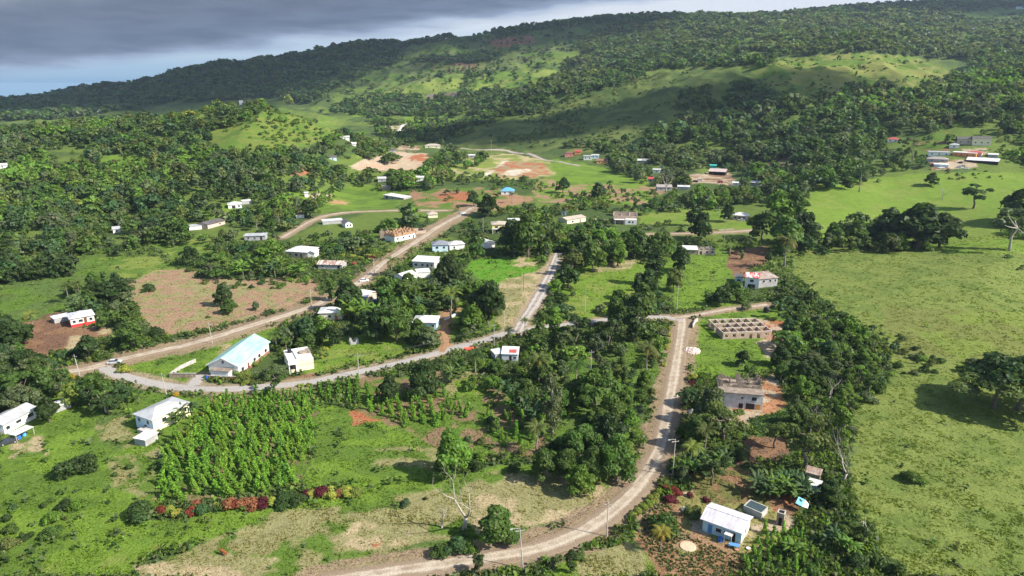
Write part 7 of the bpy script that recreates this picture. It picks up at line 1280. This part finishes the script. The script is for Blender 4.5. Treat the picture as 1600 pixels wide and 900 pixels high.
gx, gy, gc, clump = gx[okg], gy[okg], gc[okg], clump[okg]
okd = ~(col[pick][:, 1] > col[pick][:, 0] * .93) & (rgv.random(len(pick)) < .45)
if True:
    dxx, dyy = xf[pick] + rgv.normal(size=len(pick)) * .4, yf[pick] + rgv.normal(size=len(pick)) * .4
    for bx, by, br in BUSY: okd &= np.hypot(dxx - bx, dyy - by) > br * .8
    for i in range(len(RP)): okd &= np.hypot(dxx - RP[i, 0], dyy - RP[i, 1]) > RP[i, 2] + .2
    dcol = col[pick][okd] * np.where(rgv.random((okd.sum(), 1)) < .3, np.array([[.45, .8, .35]]), np.array([[.95, .95, .95]])); tufts('dry_stubble', 'dry stubble and weeds over the bare brown ground', dxx[okd], dyy[okd], np.full(okd.sum(), .16) + dyy[okd] * .0003, .3 + dyy[okd] * .001, dcol, 2, 'stubble')
tufts('grass', 'tufted pasture grass over the fields and verges', gx, gy, .14 + .36 * np.clip(clump - .4, 0, .5) * .7 + gy * .0003, .32 + gy * .0014, gc * np.array([1.10, 1.13, .95]), 3)
# weeds and low bushes between the trees
pick = rgv.choice(selv, 60000); wx_ = xf[pick]; wy_ = yf[pick]; wc = col[pick]; okw = ~zoned[pick]; okw |= (rgv.random(len(wx_)) < np.where(wx_ < 10, .03, .006)) & (wc[:, 1] > wc[:, 0] * .95)
for bx, by, br in BUSY: okw &= np.hypot(wx_ - bx, wy_ - by) > br + .3
for i in range(len(RP)): okw &= np.hypot(wx_ - RP[i, 0], wy_ - RP[i, 1]) > RP[i, 2] + 1.0
wx_, wy_ = wx_[okw][:26000], wy_[okw][:26000]; n = len(wx_); V, Q, T_ = crown_arrays([(0, 0, .25, .6, .6, .45), (.4, .2, .2, .4, .4, .4)], 13, .42, 2, .3, .7); s = rgv.uniform(.5, 1.9, (n, 1, 1)) * (1 + wy_[:, None, None] * .0012); a = rgv.uniform(0, 6.28, n); ca, sa = np.cos(a)[:, None], np.sin(a)[:, None]
P3 = np.stack([V[None, :, 0] * ca - V[None, :, 1] * sa, V[None, :, 0] * sa + V[None, :, 1] * ca, np.broadcast_to(V[None, :, 2], (n, len(V)))], 2) * s + np.stack([wx_, wy_, Zat(wx_, wy_)], 1)[:, None]
wp = np.array([T_MID, T_BRIGHT, T_DARK, T_OLIVE, T_GREY, T_MID])[rgv.integers(0, 6, n)] * rgv.uniform(.8, 1.3, (n, 1)); o = link('undergrowth', mesh_np('undergrowth', P3.reshape(-1, 3), (Q[None] + (np.arange(n) * len(V))[:, None, None]).reshape(-1, 4), LEAF, (wp[:, None] * T_[None]).reshape(-1, 3))); tag(o, 'low weeds and undergrowth between the trees and along field edges', 'undergrowth', kind='stuff')
# rows of low crops
def crops(poly, ang, sx, sy, c, name, label, h=.45):
    pts = np.array(field(poly, ang, sx, sy, 0, None, None, 0, .12, .12)); k = free(pts[:, 0], pts[:, 1], .3, .2); pts = pts[k]; n = len(pts); tufts(name, label, pts[:, 0], pts[:, 1], np.full(n, h), np.full(n, .42), np.tile(np.array(c), (n, 1)), 5, 'crops')
crops([(1005,795),(1035,775),(1055,800),(1070,835),(1095,845),(1160,872),(1150,903),(1050,903),(1020,870),(1000,840)], 25, 1.0, .75, (0.075, 0.115, 0.04), 'vegetable_crops', 'rows of small green crops in the red soil garden')
crops([(1168,655),(1232,640),(1243,678),(1182,682)], 10, .9, .6, (0.06, 0.11, 0.045), 'leafy_crops', 'dense green crop plot beyond the brown soil', .5)

# ------------------------------------------------------------------ labels that single each plant out
LM = LANDMARKS + [(G(*q).x, G(*q).y, s) for q, s in [((1062,520),'the dirt road junction'),((1050,640),'the straight dirt road'),((980,780),'the inner road bend'),((815,518),'the foot of the lane'),((868,410),'the top of the lane'),((178,572),'the left road junction'),((370,690),'the large left vine field'),((690,640),'the middle plantation'),((600,700),'the small green field'),((720,800),'the big dead tree'),((400,850),'the lower dry pasture'),((930,460),'the bright pasture'),((1400,450),'the big right pasture'),((1450,700),'the lower right pasture'),((1400,320),'the upper right pasture'),((280,460),'the brown hillside'),((60,790),'the lower left slope'),((180,760),'the dry weedy patch'),((60,450),'the dark left meadow'),((1190,705),'the ploughed brown plot'),((1330,560),'the dark tree belt'),((1330,860),'the bottom right thicket'),((1560,620),'the spreading pasture tree'),((940,700),'the dark tree mass'),((1430,370),'the huge dark spreading tree'),((780,450),'the bright green lawn'),((50,600),'the left edge wood'),((640,300),'the red soil strip'),((960,280),'the long green field')]]
LMa = np.array([(a, b) for a, b, _ in LM]); groups = {}
for q in PLANTS:
    if q.get('fixed'): continue
    if q['label']: tag(q['o'], q['label']); continue
    dd = np.hypot(LMa[:, 0] - q['x'], LMa[:, 1] - q['y']); i = int(np.argmin(dd)); dx, dy = q['x'] - LMa[i, 0], q['y'] - LMa[i, 1]
    side = ('right of' if dx > 0 else 'left of') if abs(dx) > abs(dy) * .8 else ('behind' if dy > 0 else 'in front of')
    sz = '' if q['kind'] in ('banana_plant', 'croton_shrub', 'coconut_palm', 'bare_tree') else {'shrub': 'low ' if q['h'] < 1.6 else 'bushy '}.get(q['kind'], 'tall ' if q['h'] > 10 else ('small ' if q['h'] < 6 else ''))
    desc = f"{sz}{SHADE.get(q['tint'], 'green') if q['kind'] != 'bare_tree' else 'grey'} {q['noun']}"; groups.setdefault((desc, side, LM[i][2]), []).append((dd[i], q))
for (desc, side, lm), qs in groups.items():
    qs.sort(key=lambda t: t[0])
    if len(qs) == 1: tag(qs[0][1]['o'], f'{desc} {side} {lm}'); continue
    if len(qs) == 2:
        tag(qs[0][1]['o'], f'{desc} {side} {lm}, nearer one'); tag(qs[1][1]['o'], f'{desc} {side} {lm}, farther one'); continue
    tag(qs[0][1]['o'], f'{desc} {side} {lm}, closest'); tag(qs[-1][1]['o'], f'{desc} {side} {lm}, farthest')
    if len(qs) == 3: tag(qs[1][1]['o'], f'{desc} {side} {lm}, middle one'); continue
    for k in qs[1:-1]: tag(k[1]['o'], f'{desc} {side} {lm}, midway')
for q in PLANTS:
    if not q.get('fixed'): q['o']['group'] = {'broadleaf_tree': 'broadleaf trees of the valley', 'slender_tree': 'pale trunked trees', 'shrub': 'bushes of the valley', 'coconut_palm': 'palms among the houses and gardens', 'banana_plant': 'banana plants', 'croton_shrub': 'coloured hedge shrubs', 'bare_tree': 'leafless trees'}[q['kind']]
for q in PLANTS:
    n_ = len(str(q['o'].get('label', '')).split())
    if n_ > 16 or n_ < 4: print('label length', n_, q['o'].get('label'))
